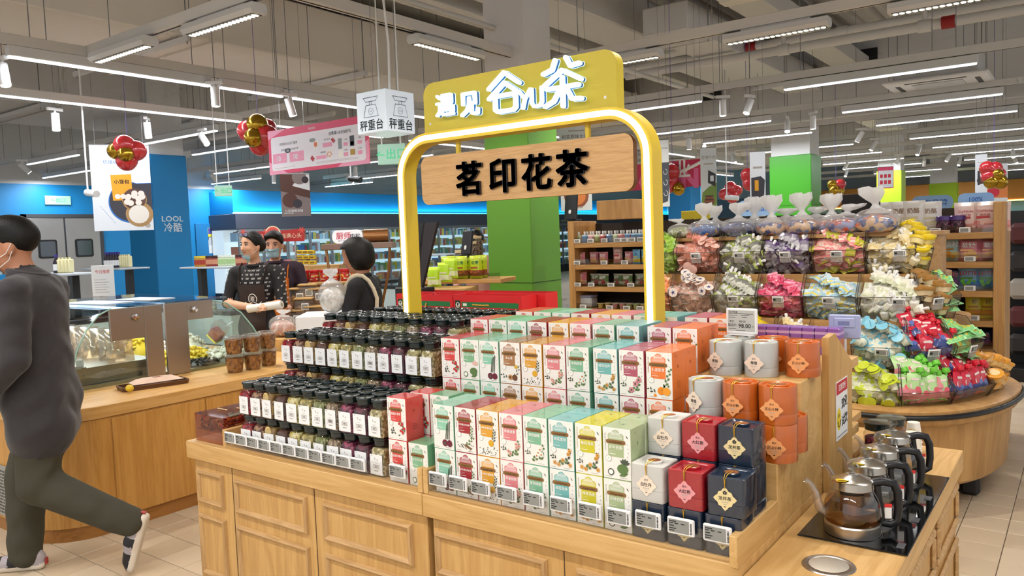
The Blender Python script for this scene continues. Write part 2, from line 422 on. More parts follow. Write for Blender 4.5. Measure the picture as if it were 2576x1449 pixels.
# far back soffits over the meat counters --------------------------------
ORNG = mat('orange_soffit_paint', '#c8842a', 0.5); TEALW = mat('pale_teal_panel', '#7fb6c4', 0.5)
t = thing('counter_canopy', 'orange canopy over the far fresh food counters', 'canopy', (-1.0, 35.0, 0)); t['kind'] = 'structure'
b = MB(); b.cbox(-9, 7, -0.3, 2.9, 2.25, 3.0, 0.02); b.build('soffit', [ORNG], t)
b = MB(); b.box(-8.9, 6.9, -0.33, -0.30, 2.19, 2.24); b.build('light_strip', [mat('amber_led', '#ffffff', emit='#ffc860', es=3.5)], t)
b = MB(); b.box(-9, 7, 0.2, 2.9, 0, 2.2); b.build('counter_back', [TEALW], t)
# lit blue screen far behind the candy bags
t = thing('wall_screen', 'glowing blue menu screen on the far blue wall', 'screen', at(1748, 505, 24.0))
b = MB(); b.cbox(-0.34, 0.34, 0.0, 0.06, -0.42, 0.42, 0.01); b.build('casing', [BLACK], t)
b = MB(); b.box(-0.31, 0.31, -0.004, 0.0, -0.39, 0.39); b.build('display', [mat('screen_blue', '#1a8fd0', emit='#3fc4f5', es=1.2)], t)
b = MB()
for k in range(5): b.box(-0.25, 0.1+0.03*(k % 3), -0.006, -0.004, 0.28-0.1*k, 0.31-0.1*k)
b.build('menu_lines', [mat('screen_text', '#ffffff', emit='#e8ffff', es=1.5)], t)

# ================================================================== CEILING SERVICES
DUCT = mat('duct_insulation', '#ece4d9', 0.75, noise=0.04, nscale=2.0); DUCTG = mat('duct_grey', '#dddad7', 0.75, noise=0.03, nscale=2.0)
RODM = mat('galvanised_rod', '#8c8c8c', 0.5, 0.6)
def duct(x0, x1, y0, y1, z0, z1, label, m, step=2.4, hang=1.2):
    t = thing('air_duct', label, 'duct', ((x0+x1)/2, y0, z0))
    hx = (x1-x0)/2; h = z1-z0; Ln = y1-y0
    b = MB(); b.cbox(-hx, hx, 0, Ln, 0, h, 0.015); b.build('casing', [m], t)
    k = 0.7
    while k < Ln:
        b = MB()
        b.box(-hx-0.02, hx+0.02, k, k+0.045, -0.02, h+0.02); b.build('flange', [m], t); k += step
    k = 0.35
    while k < Ln:
        b = MB(); b.box(-hx-0.14, hx+0.14, k, k+0.05, -0.075, -0.022); b.build('hanger_bar', [DUCTG], t)
        for sx in (-1, 1): b = MB(); b.tube([(sx*(hx+0.1), k+0.025, -0.1), (sx*(hx+0.1), k+0.025, CEILZ-z0)], 0.007, 6); b.build('hanger_rod', [RODM], t)
        k += hang*2
    return t
duct(-9.6, -7.45, -3, 26, 3.70, 4.35, 'large cream insulated air duct above the banners', DUCT)
duct(-14.4, -12.2, 0, 26, 3.70, 4.3, 'wide grey air duct nearer the blue wall', DUCTG)
duct(-4.5, -3.9, 9.0, 26, 3.95, 4.3, 'slim grey air duct beyond the arch', DUCTG, 3.0, 2.0)
def cable_tray(x, y0, y1, z, w, h, label, collar=True):
    t = thing('cable_tray', label, 'cable tray', (x, y0, z)); L_ = y1-y0
    b = MB(); b.cbox(-w/2, w/2, 0, L_, 0, h, 0.01); b.build('trunking', [mat('tray_paint', '#d6d2cc', 0.6)], t)
    k = 1.0
    while k < L_:
        b = MB(); b.box(-w/2-0.006, w/2+0.006, k, k+0.22, -0.006, h*0.6); b.build('joint_plate', [DUCT], t); k += 3.0
    if collar:
        b = MB(); b.box(-w/2-0.13, w/2+0.13, L_-0.06, L_-0.01, -0.13, h+0.13); b.build('wall_collar', [BLACK], t)
    return t
cable_tray(-6.05, 4.5, 14.8, 4.18, 0.34, 0.2, 'white cable tray running over the left of the arch')
cable_tray(-3.3, 2.0, 14.8, 4.18, 0.42, 0.24, 'white cable tray running above the right grille lamps')
PIPE = mat('pipe_paint', '#d8d4ce', 0.5); REDP = mat('red_coupling', '#a01818', 0.5)
def pipe(pts, r, label, couplings=(), drops=()):
    t = thing('water_pipe', label, 'pipe', pts[0]); o = Vector(pts[0])
    b = MB(); b.tube([Vector(p)-o for p in pts], r, 12); b.build('run', [PIPE], t)
    for c, cm in couplings:
        q = Vector(c)-o; d = (Vector(pts[1])-Vector(pts[0])).normalized(); b = MB(); b.tube([q-d*0.07, q+d*0.07], r*1.25, 12); b.build('coupling', [cm], t)
    for c in drops:
        q = Vector(c)-o; b = MB(); b.tube([q, (q.x, q.y, CEILZ-o.z)], r*0.5, 8); b.build('hanger', [PIPE], t)
    return t
pa, pb = onz(1480, 190, 4.05), onz(2590, 25, 4.05)
pipe([(pa.x-3, pa.y, 4.05), (pb.x+2, pa.y, 4.05)], 0.055, 'long white sprinkler pipe with red coupling nearest the arch', [((onz(1842, 95, 4.05).x, pa.y, 4.05), REDP), ((onz(1842, 95, 4.05).x+1.2, pa.y, 4.05), PIPE)], [((-4.6, pa.y, 4.05)), ((-2.0, pa.y, 4.05))])
pa, pb = onz(1735, 165, 3.85), onz(2576, 42, 3.85)
pipe([(pa.x-1, pa.y, 3.85), (pb.x+2, pa.y, 3.85)], 0.06, 'thick white pipe with red coupling above the cassette unit', [((onz(2393, 65, 3.85).x, pa.y, 3.85), REDP), ((onz(1980, 130, 3.85).x, pa.y, 3.85), PIPE), ((onz(2335, 75, 3.85).x, pa.y, 3.85), PIPE)], [((onz(1980, 130, 3.85).x, pa.y, 3.85)), ((onz(2335, 75, 3.85).x, pa.y, 3.85))])
pipe([(-4.8, 3.9, 3.9), (-4.8, 3.9, 3.62), (-4.8, 12, 3.62)], 0.03, 'thin white pipe running beside the weighing sign')
pipe([(-15.5, 7.9, 3.45), (-9.0, 7.9, 3.45)], 0.04, 'white pipe under the left ducts')
pipe([(-10.8, 3.0, 3.55), (-8.0, 3.0, 3.55), (-7.7, 3.0, 3.75), (-7.7, 3.0, 4.6)], 0.045, 'bent white drain pipe at the corner of the cream duct')
for k, (x, y) in enumerate(((-16.2, 9.5), (-14.4, 13.5), (-11.5, 16.5), (-9.5, 21), (-13, 19.5))):
    t = thing('air_duct', ['small grey branch duct over the steel doors', 'small grey branch duct over the blue fridges', 'grey branch duct over the meat floss stand', 'grey branch duct far behind the arch', 'grey branch duct far along the fridges'][k], 'duct', (x, y, 3.55))
    b = MB(); b.cbox(-1.6, 1.6, -0.25, 0.25, 0, 0.3, 0.02); b.build('casing', [DUCTG], t)
    b = MB(); b.box(-0.3, 0.3, -0.3, 0.3, -0.03, 0.0); b.build('diffuser_plate', [WHITE], t)

# ---- strips, tracks, spotlights, grille lamps -----------------------------
SZ = 3.2
HOUS = mat('lamp_housing', '#dcdcdc', 0.45); TRK = mat('track_paint', '#d9d6d1', 0.5); SLOT = mat('track_slot', '#2b2a29', 0.6)
FARN = [0]
def strip(x0, y0, x1, y1, label, z=SZ, power=None, color=(0.93, 0.96, 1.0)):
    along = abs(x1-x0) > abs(y1-y0); Ln = math.hypot(x1-x0, y1-y0)
    t = thing('strip_light', label, 'strip light', ((x0+x1)/2, (y0+y1)/2, z), 0 if along else PI/2)
    b = MB(); b.cbox(-Ln/2, Ln/2, -0.035, 0.035, 0, 0.09, 0.006); b.build('housing', [HOUS], t)
    b = MB(); b.cbox(-Ln/2+0.01, Ln/2-0.01, -0.026, 0.026, -0.016, 0.002, 0.006); b.build('diffuser', [LED], t)
    for sx in (-0.8, 0.8): b = MB(); b.tube([(sx*Ln/2, 0, 0.09), (sx*Ln/2, 0, CEILZ-z)], 0.004, 6); b.build('suspension_wire', [RODM], t)
    pw = STRIP_POWER*Ln/2 if power is None else power
    far = Vector(((x0+x1)/2, (y0+y1)/2, z)).length > 13
    if far and power is None:
        FARN[0] += 1; pw = 0 if FARN[0] % 3 else pw*3
    if pw: lamp('strip_glow', ((x0+x1)/2, (y0+y1)/2, z-0.03), Ln, 0.06, pw, color, 0 if along else PI/2)
def track(x0, y0, x1, y1, label, z=SZ+0.1, w=0.06):
    along = abs(x1-x0) > abs(y1-y0); Ln = math.hypot(x1-x0, y1-y0)
    t = thing('lighting_track', label, 'track', ((x0+x1)/2, (y0+y1)/2, z), 0 if along else PI/2)
    b = MB(); b.cbox(-Ln/2, Ln/2, -w/2, w/2, 0, 0.09, 0.004); b.build('rail', [TRK], t)
    b = MB(); b.box(-Ln/2, Ln/2, -0.008, 0.008, -0.002, 0.001); b.build('slot', [SLOT], t)
    k = -Ln/2+0.4; rb = MB(); rb.tube([(0, 0, 0.09), (0, 0, CEILZ-z)], 0.004, 6); rm = rb.data('suspension_rod', [RODM])
    while k < Ln/2: obj('suspension_rod', rm, t, (k, 0, 0)); k += 2.4
nth = ['nearest', 'second', 'third', 'fourth', 'fifth', 'sixth', 'seventh', 'eighth', 'ninth']
for r, y in enumerate((9.72, 12.36, 14.5, 17.4, 20.0, 22.5, 25.0, 28.5, 32.0)):  # the farthest rows are added to brighten the far end of the store
    strip(-3.0+0.03*r, y, -0.97+0.03*r, y, 'white strip light right of the candy aisle, %s row back' % nth[r])
    strip(-6.06+0.03*r, y, -4.04+0.03*r, y, 'white strip light behind the yellow arch, %s row back' % nth[r])
    track(-9, y, 3, y, 'white lighting track across the candy aisle, %s row back' % nth[r], SZ+0.1)
    strip(0.1, y, 2.1, y, 'white strip light beyond the picture edge, %s row back' % nth[r]) if r < 2 else None
track(-7.28, -2, -7.28, 24, 'long white lighting track carrying the nearer balloon bunch', SZ+0.09)
for k, (a, b_) in enumerate(((2.88, 4.76), (4.86, 5.66), (5.78, 8.6), (10, 12.4), (15.5, 17.0), (17.7, 20.1))):
    strip(-7.28, a, -7.28, b_, 'white strip light on the nearer long track, %s from the front' % ordinal(k))
for k, (a, b_) in enumerate(((1.2, 6.39), (6.9, 9.0), (9.6, 12), (16, 18.5), (22, 24.3))):
    strip(-9.12, a, -9.12, b_, 'white strip light beside the cream duct, %s from the front' % ordinal(k))
farl = [(-12.06, 6.6, -10.0), (-15.9, 6.5, -13.9), (-18.6, 7.9, -16.45), (-12.9, 8.0, -11.0), (-15.97, 10.4, -13.93), (-18.6, 12.03, -16.5), (-12.4, 11.6, -10.4), (-12.0, 14.2, -10.0), (-15.5, 14.4, -13.5), (-12.0, 17.4, -10.0), (-15.5, 18.5, -13.5), (-12.2, 21, -10.2), (-18.2, 15.5, -16.2), (-18.3, 20, -16.3)]
for k, (x0, y, x1) in enumerate(farl):
    strip(x0, y, x1, y, 'white strip light over the blue frozen food zone, %s counted outward' % ordinal(k))
    track(x0-1.5, y+0.04, x1+1.5, y+0.04, 'white lighting track over the blue frozen food zone, %s counted outward' % ordinal(k), SZ+0.1)
for k, (x, y) in enumerate(((-4.6, 0.4), (-1.8, 0.4), (0.8, 0.4), (-4.6, -2.0), (-1.8, -2.0), (0.8, -2.0), (0.9, 3.2))):
    strip(x-1.0, y, x+1.0, y, 'white strip light above the aisle where the viewer stands, %s of seven' % ordinal(k), power=46, color=(1.0, 0.965, 0.92))

def grille_proto():
    t = thing('grille_lamp', 'x', 'grille lamp', group='black grille lamps over the tea island')
    b = MB(); b.prism([(-0.055, 0.0), (0.055, 0.0), (0.075, 0.03), (0.06, 0.075), (-0.06, 0.075), (-0.075, 0.03)], -0.45, 0.45, 'yz'); b.build('housing', [HOUS], t)
    b = MB(); b.box(-0.425, 0.425, -0.045, 0.045, -0.002, 0.001); b.build('louvre_bed', [BLACK], t)
    lm = MB(); lm.lathe([(0.0, 0.0), (0.019, 0.0), (0.021, 0.004)], 12, (0, 0, -0.008), sy=1.5); lmd = lm.data('lens', [mat('grille_lens', '#ffffff', 0.2, emit='#fff4e0', es=1.3)])
    for k in range(18): obj('lens', lmd, t, (-0.4+0.8*k/17, 0, 0))
    b = MB(); b.box(-0.3, 0.3, -0.02, 0.02, 0.075, 0.1); b.build('track_adapter', [TRK], t)
    return t
def grille_light(loc):
    d = bpy.data.lights.new('grille_glow', 'SPOT'); d.energy = 110; d.color = (1.0, 0.93, 0.84); d.spot_size = math.radians(130); d.spot_blend = 0.8; d.shadow_soft_size = 0.03
    o = bpy.data.objects.new('grille_glow', d); COL.objects.link(o); o.location = loc
gr = Stock(grille_proto())
for loc, rz, lab in (((-5.24, 3.56, SZ), 0, 'black grille lamp at the upper left of the ceiling ring'), ((-6.6, 3.5, SZ), 0, 'black grille lamp left of the ceiling ring, next to the long strip'),
                     ((-4.6, 5.39, SZ), PI/2, 'black grille lamp on the side track above the weighing sign'), ((-3.74, 6.95, SZ), 0, 'black grille lamp just right of the arch top'),
                     ((-2.21, 6.95, SZ), 0, 'black grille lamp on the far track above the candy'), ((-0.86, 6.95, SZ), 0, 'black grille lamp at the upper right corner of the ceiling ring'),
                     ((-3.0, 3.56, SZ), 0, 'black grille lamp on the front track straight over the island'), ((-1.2, 3.56, SZ), 0, 'black grille lamp on the front track over the kettles')):
    o = gr.put(loc, rz, lab)
    grille_light((loc[0], loc[1], loc[2]-0.04))
track(-7.3, 3.56, 1.5, 3.56, 'front white track of the ring of grille lamps', SZ+0.1, 0.075)
track(-4.6, 3.56, -4.6, 7.0, 'side white track of the ring of grille lamps', SZ+0.1, 0.075)
track(-4.6, 6.95, 1.5, 6.95, 'far white track of the ring of grille lamps', SZ+0.1, 0.075)

SPOTE = mat('spot_lens', '#ffffff', 0.2, emit='#fff6e8', es=14.0)
def spot_proto(tilt):
    t = thing('track_spotlight', 'x', 'spotlight', group='white track spotlights')
    b = MB(); b.cbox(-0.09, 0.09, -0.02, 0.02, -0.005, 0.03, 0.004); b.build('adapter', [WHITE], t)
    b = MB(); b.tube([(0, 0, 0.0), (0, 0, -0.09)], 0.012, 8); b.build('stem', [WHITE], t)
    b = MB(); b.tube([(0, 0, 0.03), (0, 0, 1.66)], 0.004, 6); b.build('suspension_wire', [RODM], t)
    d = Vector((math.sin(tilt), 0, -math.cos(tilt))); a = Vector((0, 0, -0.08))
    b = MB(); b.tube([a-d*0.05, a+d*0.145], 0.043, 18); c = b.build('barrel', [WHITE], t)
    b = MB(); b.tube([a+d*0.1451, a+d*0.149], 0.036, 18); b.build('lens', [SPOTE], c)
    return t
sp = [Stock(spot_proto(0.0)), Stock(spot_proto(0.25)), Stock(spot_proto(0.75)), Stock(spot_proto(-0.5))]
spots = [((5, 165), 3.1, 1), ((540, 225), 3.1, 0), ((727, 255), 3.1, 1), ((138, 292), 3.05, 0), ((369, 315), 3.05, 1), ((508, 343), 3.0, 2), ((1818, 260), 3.1, 0), ((1886, 258), 3.1, 3), ((1981, 312), 3.1, 3), ((2045, 300), 3.1, 0), ((2166, 340), 3.1, 3), ((2200, 365), 3.1, 3), ((2312, 380), 3.1, 3), ((1770, 375), 3.1, 3),
         ((1845, 400), 3.1, 3), ((2260, 405), 3.1, 3), ((2388, 398), 3.1, 3), ((2415, 410), 3.1, 3), ((2548, 388), 3.1, 3), ((2552, 405), 3.1, 3), ((1733, 358), 3.1, 0), ((876, 455), 3.0, 2), ((55, 420), 3.0, 2), ((533, 445), 3.0, 2), ((688, 448), 3.0, 0), ((893, 430), 3.0, 0), ((2130, 420), 3.1, 3), ((2130, 440), 3.1, 3), ((2325, 412), 3.1, 2)]
for k, ((u, v), z, kind) in enumerate(spots):
    q = onz(u, v-14, z+0.1)
    where = 'far left' if u < 700 else 'behind the arch' if u < 1600 else 'over the candy' if u < 2100 else 'far right'
    sp[kind].put(q, 0.6*(k % 5), 'white cylinder spotlight %s, %s listed along the tracks' % ({'far left': 'over the deli counter', 'behind the arch': 'beyond the weighing sign', 'over the candy': 'over the candy stand', 'far right': 'over the far snack shelves'}[where], ordinal(k % 16) if k < 16 else 'further ' + ordinal(k-16)))
# cassette air conditioner
q = onz(2364, 214, 3.38); t = thing('air_conditioner', 'white ceiling cassette air conditioner with grey louvre grille', 'air conditioner', q)
b = MB(); b.cbox(-0.62, 0.62, -0.55, 0.55, 0, 0.05, 0.02); b.build('face_panel', [WHITE], t)
b = MB(); b.cbox(-0.5, 0.5, -0.42, 0.42, 0.05, 0.36, 0.02); b.build('body', [DUCTG], t)
gm = mat('grille_grey', '#8d8d8d', 0.6)
b = MB(); b.box(-0.3, 0.3, -0.28, 0.28, -0.004, 0.001); g = b.build('grille', [gm], t)
for k in range(12): s_ = MB(); s_.box(-0.3, 0.3, -0.27+0.046*k, -0.25+0.046*k, -0.012, -0.004); s_.build('slat', [WHITE], g)
for dx, dy, w, d in ((0, -0.42, 0.36, 0.03), (0, 0.42, 0.36, 0.03), (-0.47, 0, 0.03, 0.3), (0.47, 0, 0.03, 0.3)):
    s_ = MB(); s_.box(dx-w, dx+w, dy-d, dy+d, -0.003, 0.002); s_.build('air_slot', [mat('slot_dark', '#4a4a4a', 0.7)], t)
for sx in (-0.45, 0.45):
    for sy in (-0.4, 0.4): b = MB(); b.tube([(sx, sy, 0.36), (sx, sy, CEILZ-q.z)], 0.006, 6); b.build('hanger_rod', [RODM], t)
# ================================================================== TEA ISLAND
XL, XM, XR = -3.204, -1.789, -0.697          # unit edges
YF, YB = 1.867, 3.45
TZ, KZ = 0.700, 0.674                        # ledge height, kettle counter height
S1Y, S1Z, S2Y, S2Z, S3Y = 2.16, 0.885, 2.39, 1.078, 2.93
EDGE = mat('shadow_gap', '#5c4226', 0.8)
def molding(parent, x0, x1, z0, z1, y, w=0.028, h=0.016):       # raised frame of four mitred strips on a front panel (faces -y)
    fr = MB(); fr.box(x0, x1, y-0.002, y, z0, z1); f = fr.build('panel_frame', [OAKZ], parent)
    def stripm(a, b, c, d):                                      # a,b outer ends, c,d inner ends
        m = MB()
        am, bm = [(p[0]*0.55+q[0]*0.45, p[1]*0.55+q[1]*0.45) for p, q in ((a, d), (b, c))]
        vs = [(a[0], y, a[1]), (b[0], y, b[1]), (c[0], y, c[1]), (d[0], y, d[1]),
              (a[0]*0.8+d[0]*0.2, y-h*0.8, a[1]*0.8+d[1]*0.2), (b[0]*0.8+c[0]*0.2, y-h*0.8, b[1]*0.8+c[1]*0.2), (bm[0], y-h, bm[1]), (am[0], y-h, am[1]),
              (c[0]*0.85+b[0]*0.15, y-h*0.45, c[1]*0.85+b[1]*0.15), (d[0]*0.85+a[0]*0.15, y-h*0.45, d[1]*0.85+a[1]*0.15)]
        m.conv(vs, [(0, 1, 5, 4), (4, 5, 6, 7), (7, 6, 8, 9), (9, 8, 2, 3), (0, 3, 2, 1), (0, 4, 7, 9, 3), (1, 2, 8, 6, 5)])
        m.build('molding_strip', [OAKM if abs(a[0]-b[0]) > abs(a[1]-b[1]) else OAKZM], f)
    stripm((x0, z1), (x1, z1), (x1-w, z1-w), (x0+w, z1-w)); stripm((x0, z0), (x1, z0), (x1-w, z0+w), (x0+w, z0+w))
    stripm((x0, z0), (x0, z1), (x0+w, z1-w), (x0+w, z0+w)); stripm((x1, z0), (x1, z1), (x1-w, z1-w), (x1-w, z0+w))
    return f
OAKZM = wood('oak_molding_upright', '#c9a270', '#a8814f', 'z', scale=2.0)
def cabinet(x0, x1, label, cols, seams):
    t = thing('display_cabinet', label, 'cabinet', (x0, YF, 0)); w = x1-x0; d = YB-YF
    b = MB(); b.cbox(0.022, w-0.002, 0.025, d, 0.06, TZ-0.075, 0.003); b.build('carcass', [OAKZ], t)
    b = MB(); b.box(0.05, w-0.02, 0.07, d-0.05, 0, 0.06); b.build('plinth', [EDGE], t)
    b = MB(); b.cbox(0, w, 0, d, TZ-0.075, TZ, 0.003); b.build('top_apron', [OAKX], t)
    for sx in seams:
        b = MB(); b.box(sx-0.0015, sx+0.0015, 0.0235, 0.027, 0.06, TZ-0.075); b.build('seam', [EDGE], t)
    for a, c in cols:
        molding(t, a-x0, c-x0, 0.425, 0.577, 0.025); molding(t, a-x0, c-x0, 0.10, 0.378, 0.025)
    return t
cabinet(XL, XM-0.001, 'long oak cabinet under the jars of dried tea flowers', [(-3.165, -2.965), (-2.885, -2.415), (-2.322, -1.858)], [0.30, 0.83])
cabinet(XM+0.001, XR-0.001, 'oak cabinet under the boxed herbal teas and tins', [(-1.757, -1.302), (-1.201, -0.76)], [0.545])
# kettle counter
KX0, KX1, KY0, KY1 = XR+0.001, -0.379, 1.83, 3.366
t = thing('kettle_counter', 'oak side counter carrying the four glass kettles', 'counter', (KX0, KY0, 0)); w, d = KX1-KX0, KY1-KY0
b = MB(); b.cbox(0.002, w-0.022, 0.025, d-0.02, 0.06, KZ-0.075, 0.003); b.build('carcass', [OAKZ], t)
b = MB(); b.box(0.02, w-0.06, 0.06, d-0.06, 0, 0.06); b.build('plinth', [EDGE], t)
b = MB(); b.cbox(0, w, 0, d, KZ-0.075, KZ, 0.003); b.build('counter_top', [OAKY], t)
def molding_x(parent, y0, y1, z0, z1, x):
    fr = MB(); fr.box(x, x+0.002, y0, y1, z0, z1); f = fr.build('panel_frame', [OAKZ], parent); w_ = 0.028
    for (a0, a1, c0, c1) in ((y0, y1, z1-w_, z1), (y0, y1, z0, z0+w_), (y0, y0+w_, z0+w_, z1-w_), (y1-w_, y1, z0+w_, z1-w_)):
        m = MB(); m.cbox(x, x+0.017, a0, a1, c0, c1, 0.008); m.build('molding_strip', [OAKM], f)
for y0, y1 in ((0.05, 0.46), (0.53, 0.93), (1.0, 1.47)):
    molding_x(t, y0, y1, 0.41, 0.568, w-0.022); molding_x(t, y0, y1, 0.10, 0.36, w-0.022)

# stepped risers -------------------------------------------------------------
t = thing('display_riser', 'stepped oak riser carrying the tiers of tea', 'riser', (0, 0, TZ))
z = TZ
def stp(y0, y1, top, x0, nm, m=OAKX):
    b = MB(); b.cbox(x0, XR, y0, y1, 0.0, top-z, 0.003); b.build(nm, [m], t)
stp(S1Y, S2Y-0.0005, S1Z, -2.93, 'lower_step'); stp(S2Y, S3Y, S2Z, -2.93, 'upper_step')
b = MB(); b.prism([(2.62, KZ-z+0.0005), (2.62, 1.185-z), (2.70, 1.19-z), (2.925, 1.065-z), (2.925, KZ-z+0.0005)], XR+0.0005, XR+0.022, 'yz'); b.build('end_panel', [OAKZ], t)
for z0 in (1.035, 0.79):
    b = MB(); b.cbox(XR-0.02, XR+0.0225, 2.9255, 3.02, z0-z, z0+0.035-z, 0.002); b.build('shelf_bracket', [OAKY], t)
b = MB(); b.box(-2.93, XR-0.02, 2.931, 3.02, 1.035-z, 1.06-z); b.build('back_shelf', [OAKX], t)
b = MB(); b.box(-2.93, XR-0.02, 2.931, 3.25, 0.79-z, 0.815-z); b.build('back_shelf', [OAKX], t)
# front trays with end boards and clear lip
t = thing('display_tray', 'oak front tray with clear lip under the jars', 'tray', (0, 0, TZ))
b = MB(); b.box(-2.93, XM, YF+0.02, S1Y, 0.0, 0.012); b.build('tray_floor', [OAKX], t)
b = MB(); b.cbox(-2.955, -2.932, YF+0.022, S1Y, 0, 0.075, 0.002); b.build('end_board', [OAKY], t)
b = MB(); b.box(-2.932, XM-0.03, YF+0.018, YF+0.0205, 0, 0.072); b.build('clear_lip', [ACRYL], t)
t = thing('display_tray', 'oak front tray with clear lip under the tea boxes and tins', 'tray', (0, 0, TZ))
b = MB(); b.box(XM+0.001, XR-0.023, YF+0.012, S1Y, 0.0, 0.010); b.build('tray_floor', [OAKX], t)
for x in (XM-0.024, XM+0.001):
    b = MB(); b.cbox(x, x+0.022, YF+0.008, S1Y-0.001, 0.0005, 0.085, 0.002); b.build('divider_board', [OAKY], t)
b = MB(); b.cbox(XR-0.022, XR, YF-0.022, S1Y-0.001, 0.0005, 0.083, 0.002); b.build('end_board', [OAKY], t)
b = MB(); b.box(XM+0.024, XR-0.023, YF+0.010, YF+0.0125, 0, 0.072); b.build('clear_lip', [ACRYL], t)

# ---- shelf price tags -------------------------------------------------------
EINK = mat('e_ink', '#8f8f8a', 0.6); TAGW = mat('tag_casing', '#eceae8', 0.45)
def tag_mesh():
    t = thing('price_tag', 'x', 'price tag', group='electronic price tags on the tea island')
    b = MB(); b.cbox(-0.038, 0.038, 0, 0.009, -0.023, 0.023, 0.003); b.build('casing', [TAGW], t)
    b = MB(); b.box(-0.033, 0.024, -0.0008, 0.0005, -0.017, 0.018); s_ = b.build('screen', [EINK], t)
    b = MB()
    for k, (x0, x1, zz) in enumerate(((-0.031, -0.012, 0.013), (-0.031, -0.02, 0.008), (-0.016, -0.006, 0.008), (0.002, 0.012, 0.008), (-0.031, -0.018, 0.001), (-0.031, -0.012, -0.006), (-0.031, -0.017, -0.012))):
        b.box(x0, x1, -0.0012, -0.0008, zz-0.0012, zz+0.0012)
    for k in range(9): b.box(0.0275, 0.032, -0.0012, 0.0004, -0.015+0.0034*k, -0.0135+0.0034*k)
    b.build('print', [INK], s_)
    return t
tg = Stock(tag_mesh())
for k in range(11):
    u = onz(0, 0, 0) and None
    x = -2.90+0.0775*k+0.02
    tg.put((x, YF+0.006, TZ+0.052+0.0), 0, '%s electronic price tag from the corner, on the clear lip below the jars' % ordinal(k).capitalize())
tg.put((-1.905, YF+0.004, TZ+0.058), 0, 'electronic price tag in front of the red and green tea boxes')
for k, x in enumerate((-1.715, -1.628, -1.535, -1.432, -1.332, -1.234, -1.137, -1.043)):
    tg.put((x, YF-0.001, TZ+0.062), 0, '%s electronic price tag along the eight tea box columns' % ordinal(k).capitalize())
for k, x in enumerate((-0.952, -0.857, -0.757)):
    tg.put((x, YF-0.004, TZ+0.072), 0, 'electronic price tag before the square tins, below the %s tin column' % ('white', 'red', 'navy')[k])

# ================================================================== TEA BOXES
BW, BD, BH = 0.0885, 0.0885, 0.1475
PAPER = mat('box_paper', '#f1ede6', 0.4, coat=0.4)
FL = [  # name, colour, english, style, fruit colours
 ('桂圆红枣茶', '#d8433e', 'LONGAN RED JUJUBE TEA', 'berry', '#c22a2c', 'coral red'),
 ('冬瓜荷叶茶', '#7fb58a', 'LOTUS LEAF WAX GOURD TEA', 'lotus', '#e8b9ae', 'sage green'),
 ('竹蔗茅根马蹄茶', '#8fcbae', 'CANE ROOT WATER CHESTNUT', 'cane', '#6d1f33', 'mint green'),
 ('关心茶', '#a9764a', 'LOVING TEA', 'nut', '#6b4327', 'brown'),
 ('决明子菊花茶', '#dfa02c', 'CASSIA SEED CHRYSANTHEMUM TEA', 'seed', '#e2a52b', 'golden yellow'),
 ('荞麦绿茶', '#dd8186', 'BUCKWHEAT GREEN TEA', 'blossom', '#e7b7ad', 'pink'),
 ('茉莉绿茶', '#7fb793', 'JASMINE GREEN TEA', 'jasmine', '#e9ece0', 'leaf green'),
 ('桂花龙井', '#74b6b2', 'OSMANTHUS LONGJING', 'osm', '#dba35a', 'teal'),
 ('玫瑰红茶', '#b5546a', 'ROSE BLACK TEA', 'rose', '#d98a94', 'rose'),
 ('陈皮普洱', '#ee7b32', 'TANGERINE PEEL PUER', 'orange', '#f08a1d', 'orange'),
 ('红豆薏米芡实茶', '#a3222f', 'RED BEAN COIX SEED TEA', 'seed2', '#7b5b3a', 'dark red'),
 ('桂花乌龙', '#cfc52a', 'OSMANTHUS OOLONG', 'osm', '#e0a44a', 'yellow'),
 ('荷叶白茶', '#a9b98a', 'LOTUS LEAF WHITE TEA', 'lotus2', '#7fa06a', 'grey green')]
LEAFM = mat('print_leaf', '#5d7a45', 0.5); LEAFD = mat('print_leaf_dark', '#4c5444', 0.5); BROWN = mat('print_ribbon', '#8a6234', 0.45); PW = mat('print_white', '#f7f4ee', 0.5); PGREY = mat('print_grey', '#b3aca4', 0.5)
def leaf(b, x, z, a, L_, w_, mi, y=-0.0006):
    pts = []
    for k in range(7):
        q = k/6; pts.append((q*L_, math.sin(q*PI)*w_/2))
    for k in range(5, 0, -1):
        q = k/6; pts.append((q*L_, -math.sin(q*PI)*w_/2))
    ca, sa = math.cos(a), math.sin(a)
    b.poly([(x+p*ca-q*sa, y, z+p*sa+q*ca) for p, q in pts][::-1] if False else [(x+p*ca-q*sa, y, z+p*sa+q*ca) for p, q in pts], mi)
def disc(b, x, z, r, mi, y=-0.0006, n=14, sx=1.0):
    b.poly([(x+r*sx*math.cos(2*PI*k/n), y, z+r*math.sin(2*PI*k/n)) for k in range(n)], mi)
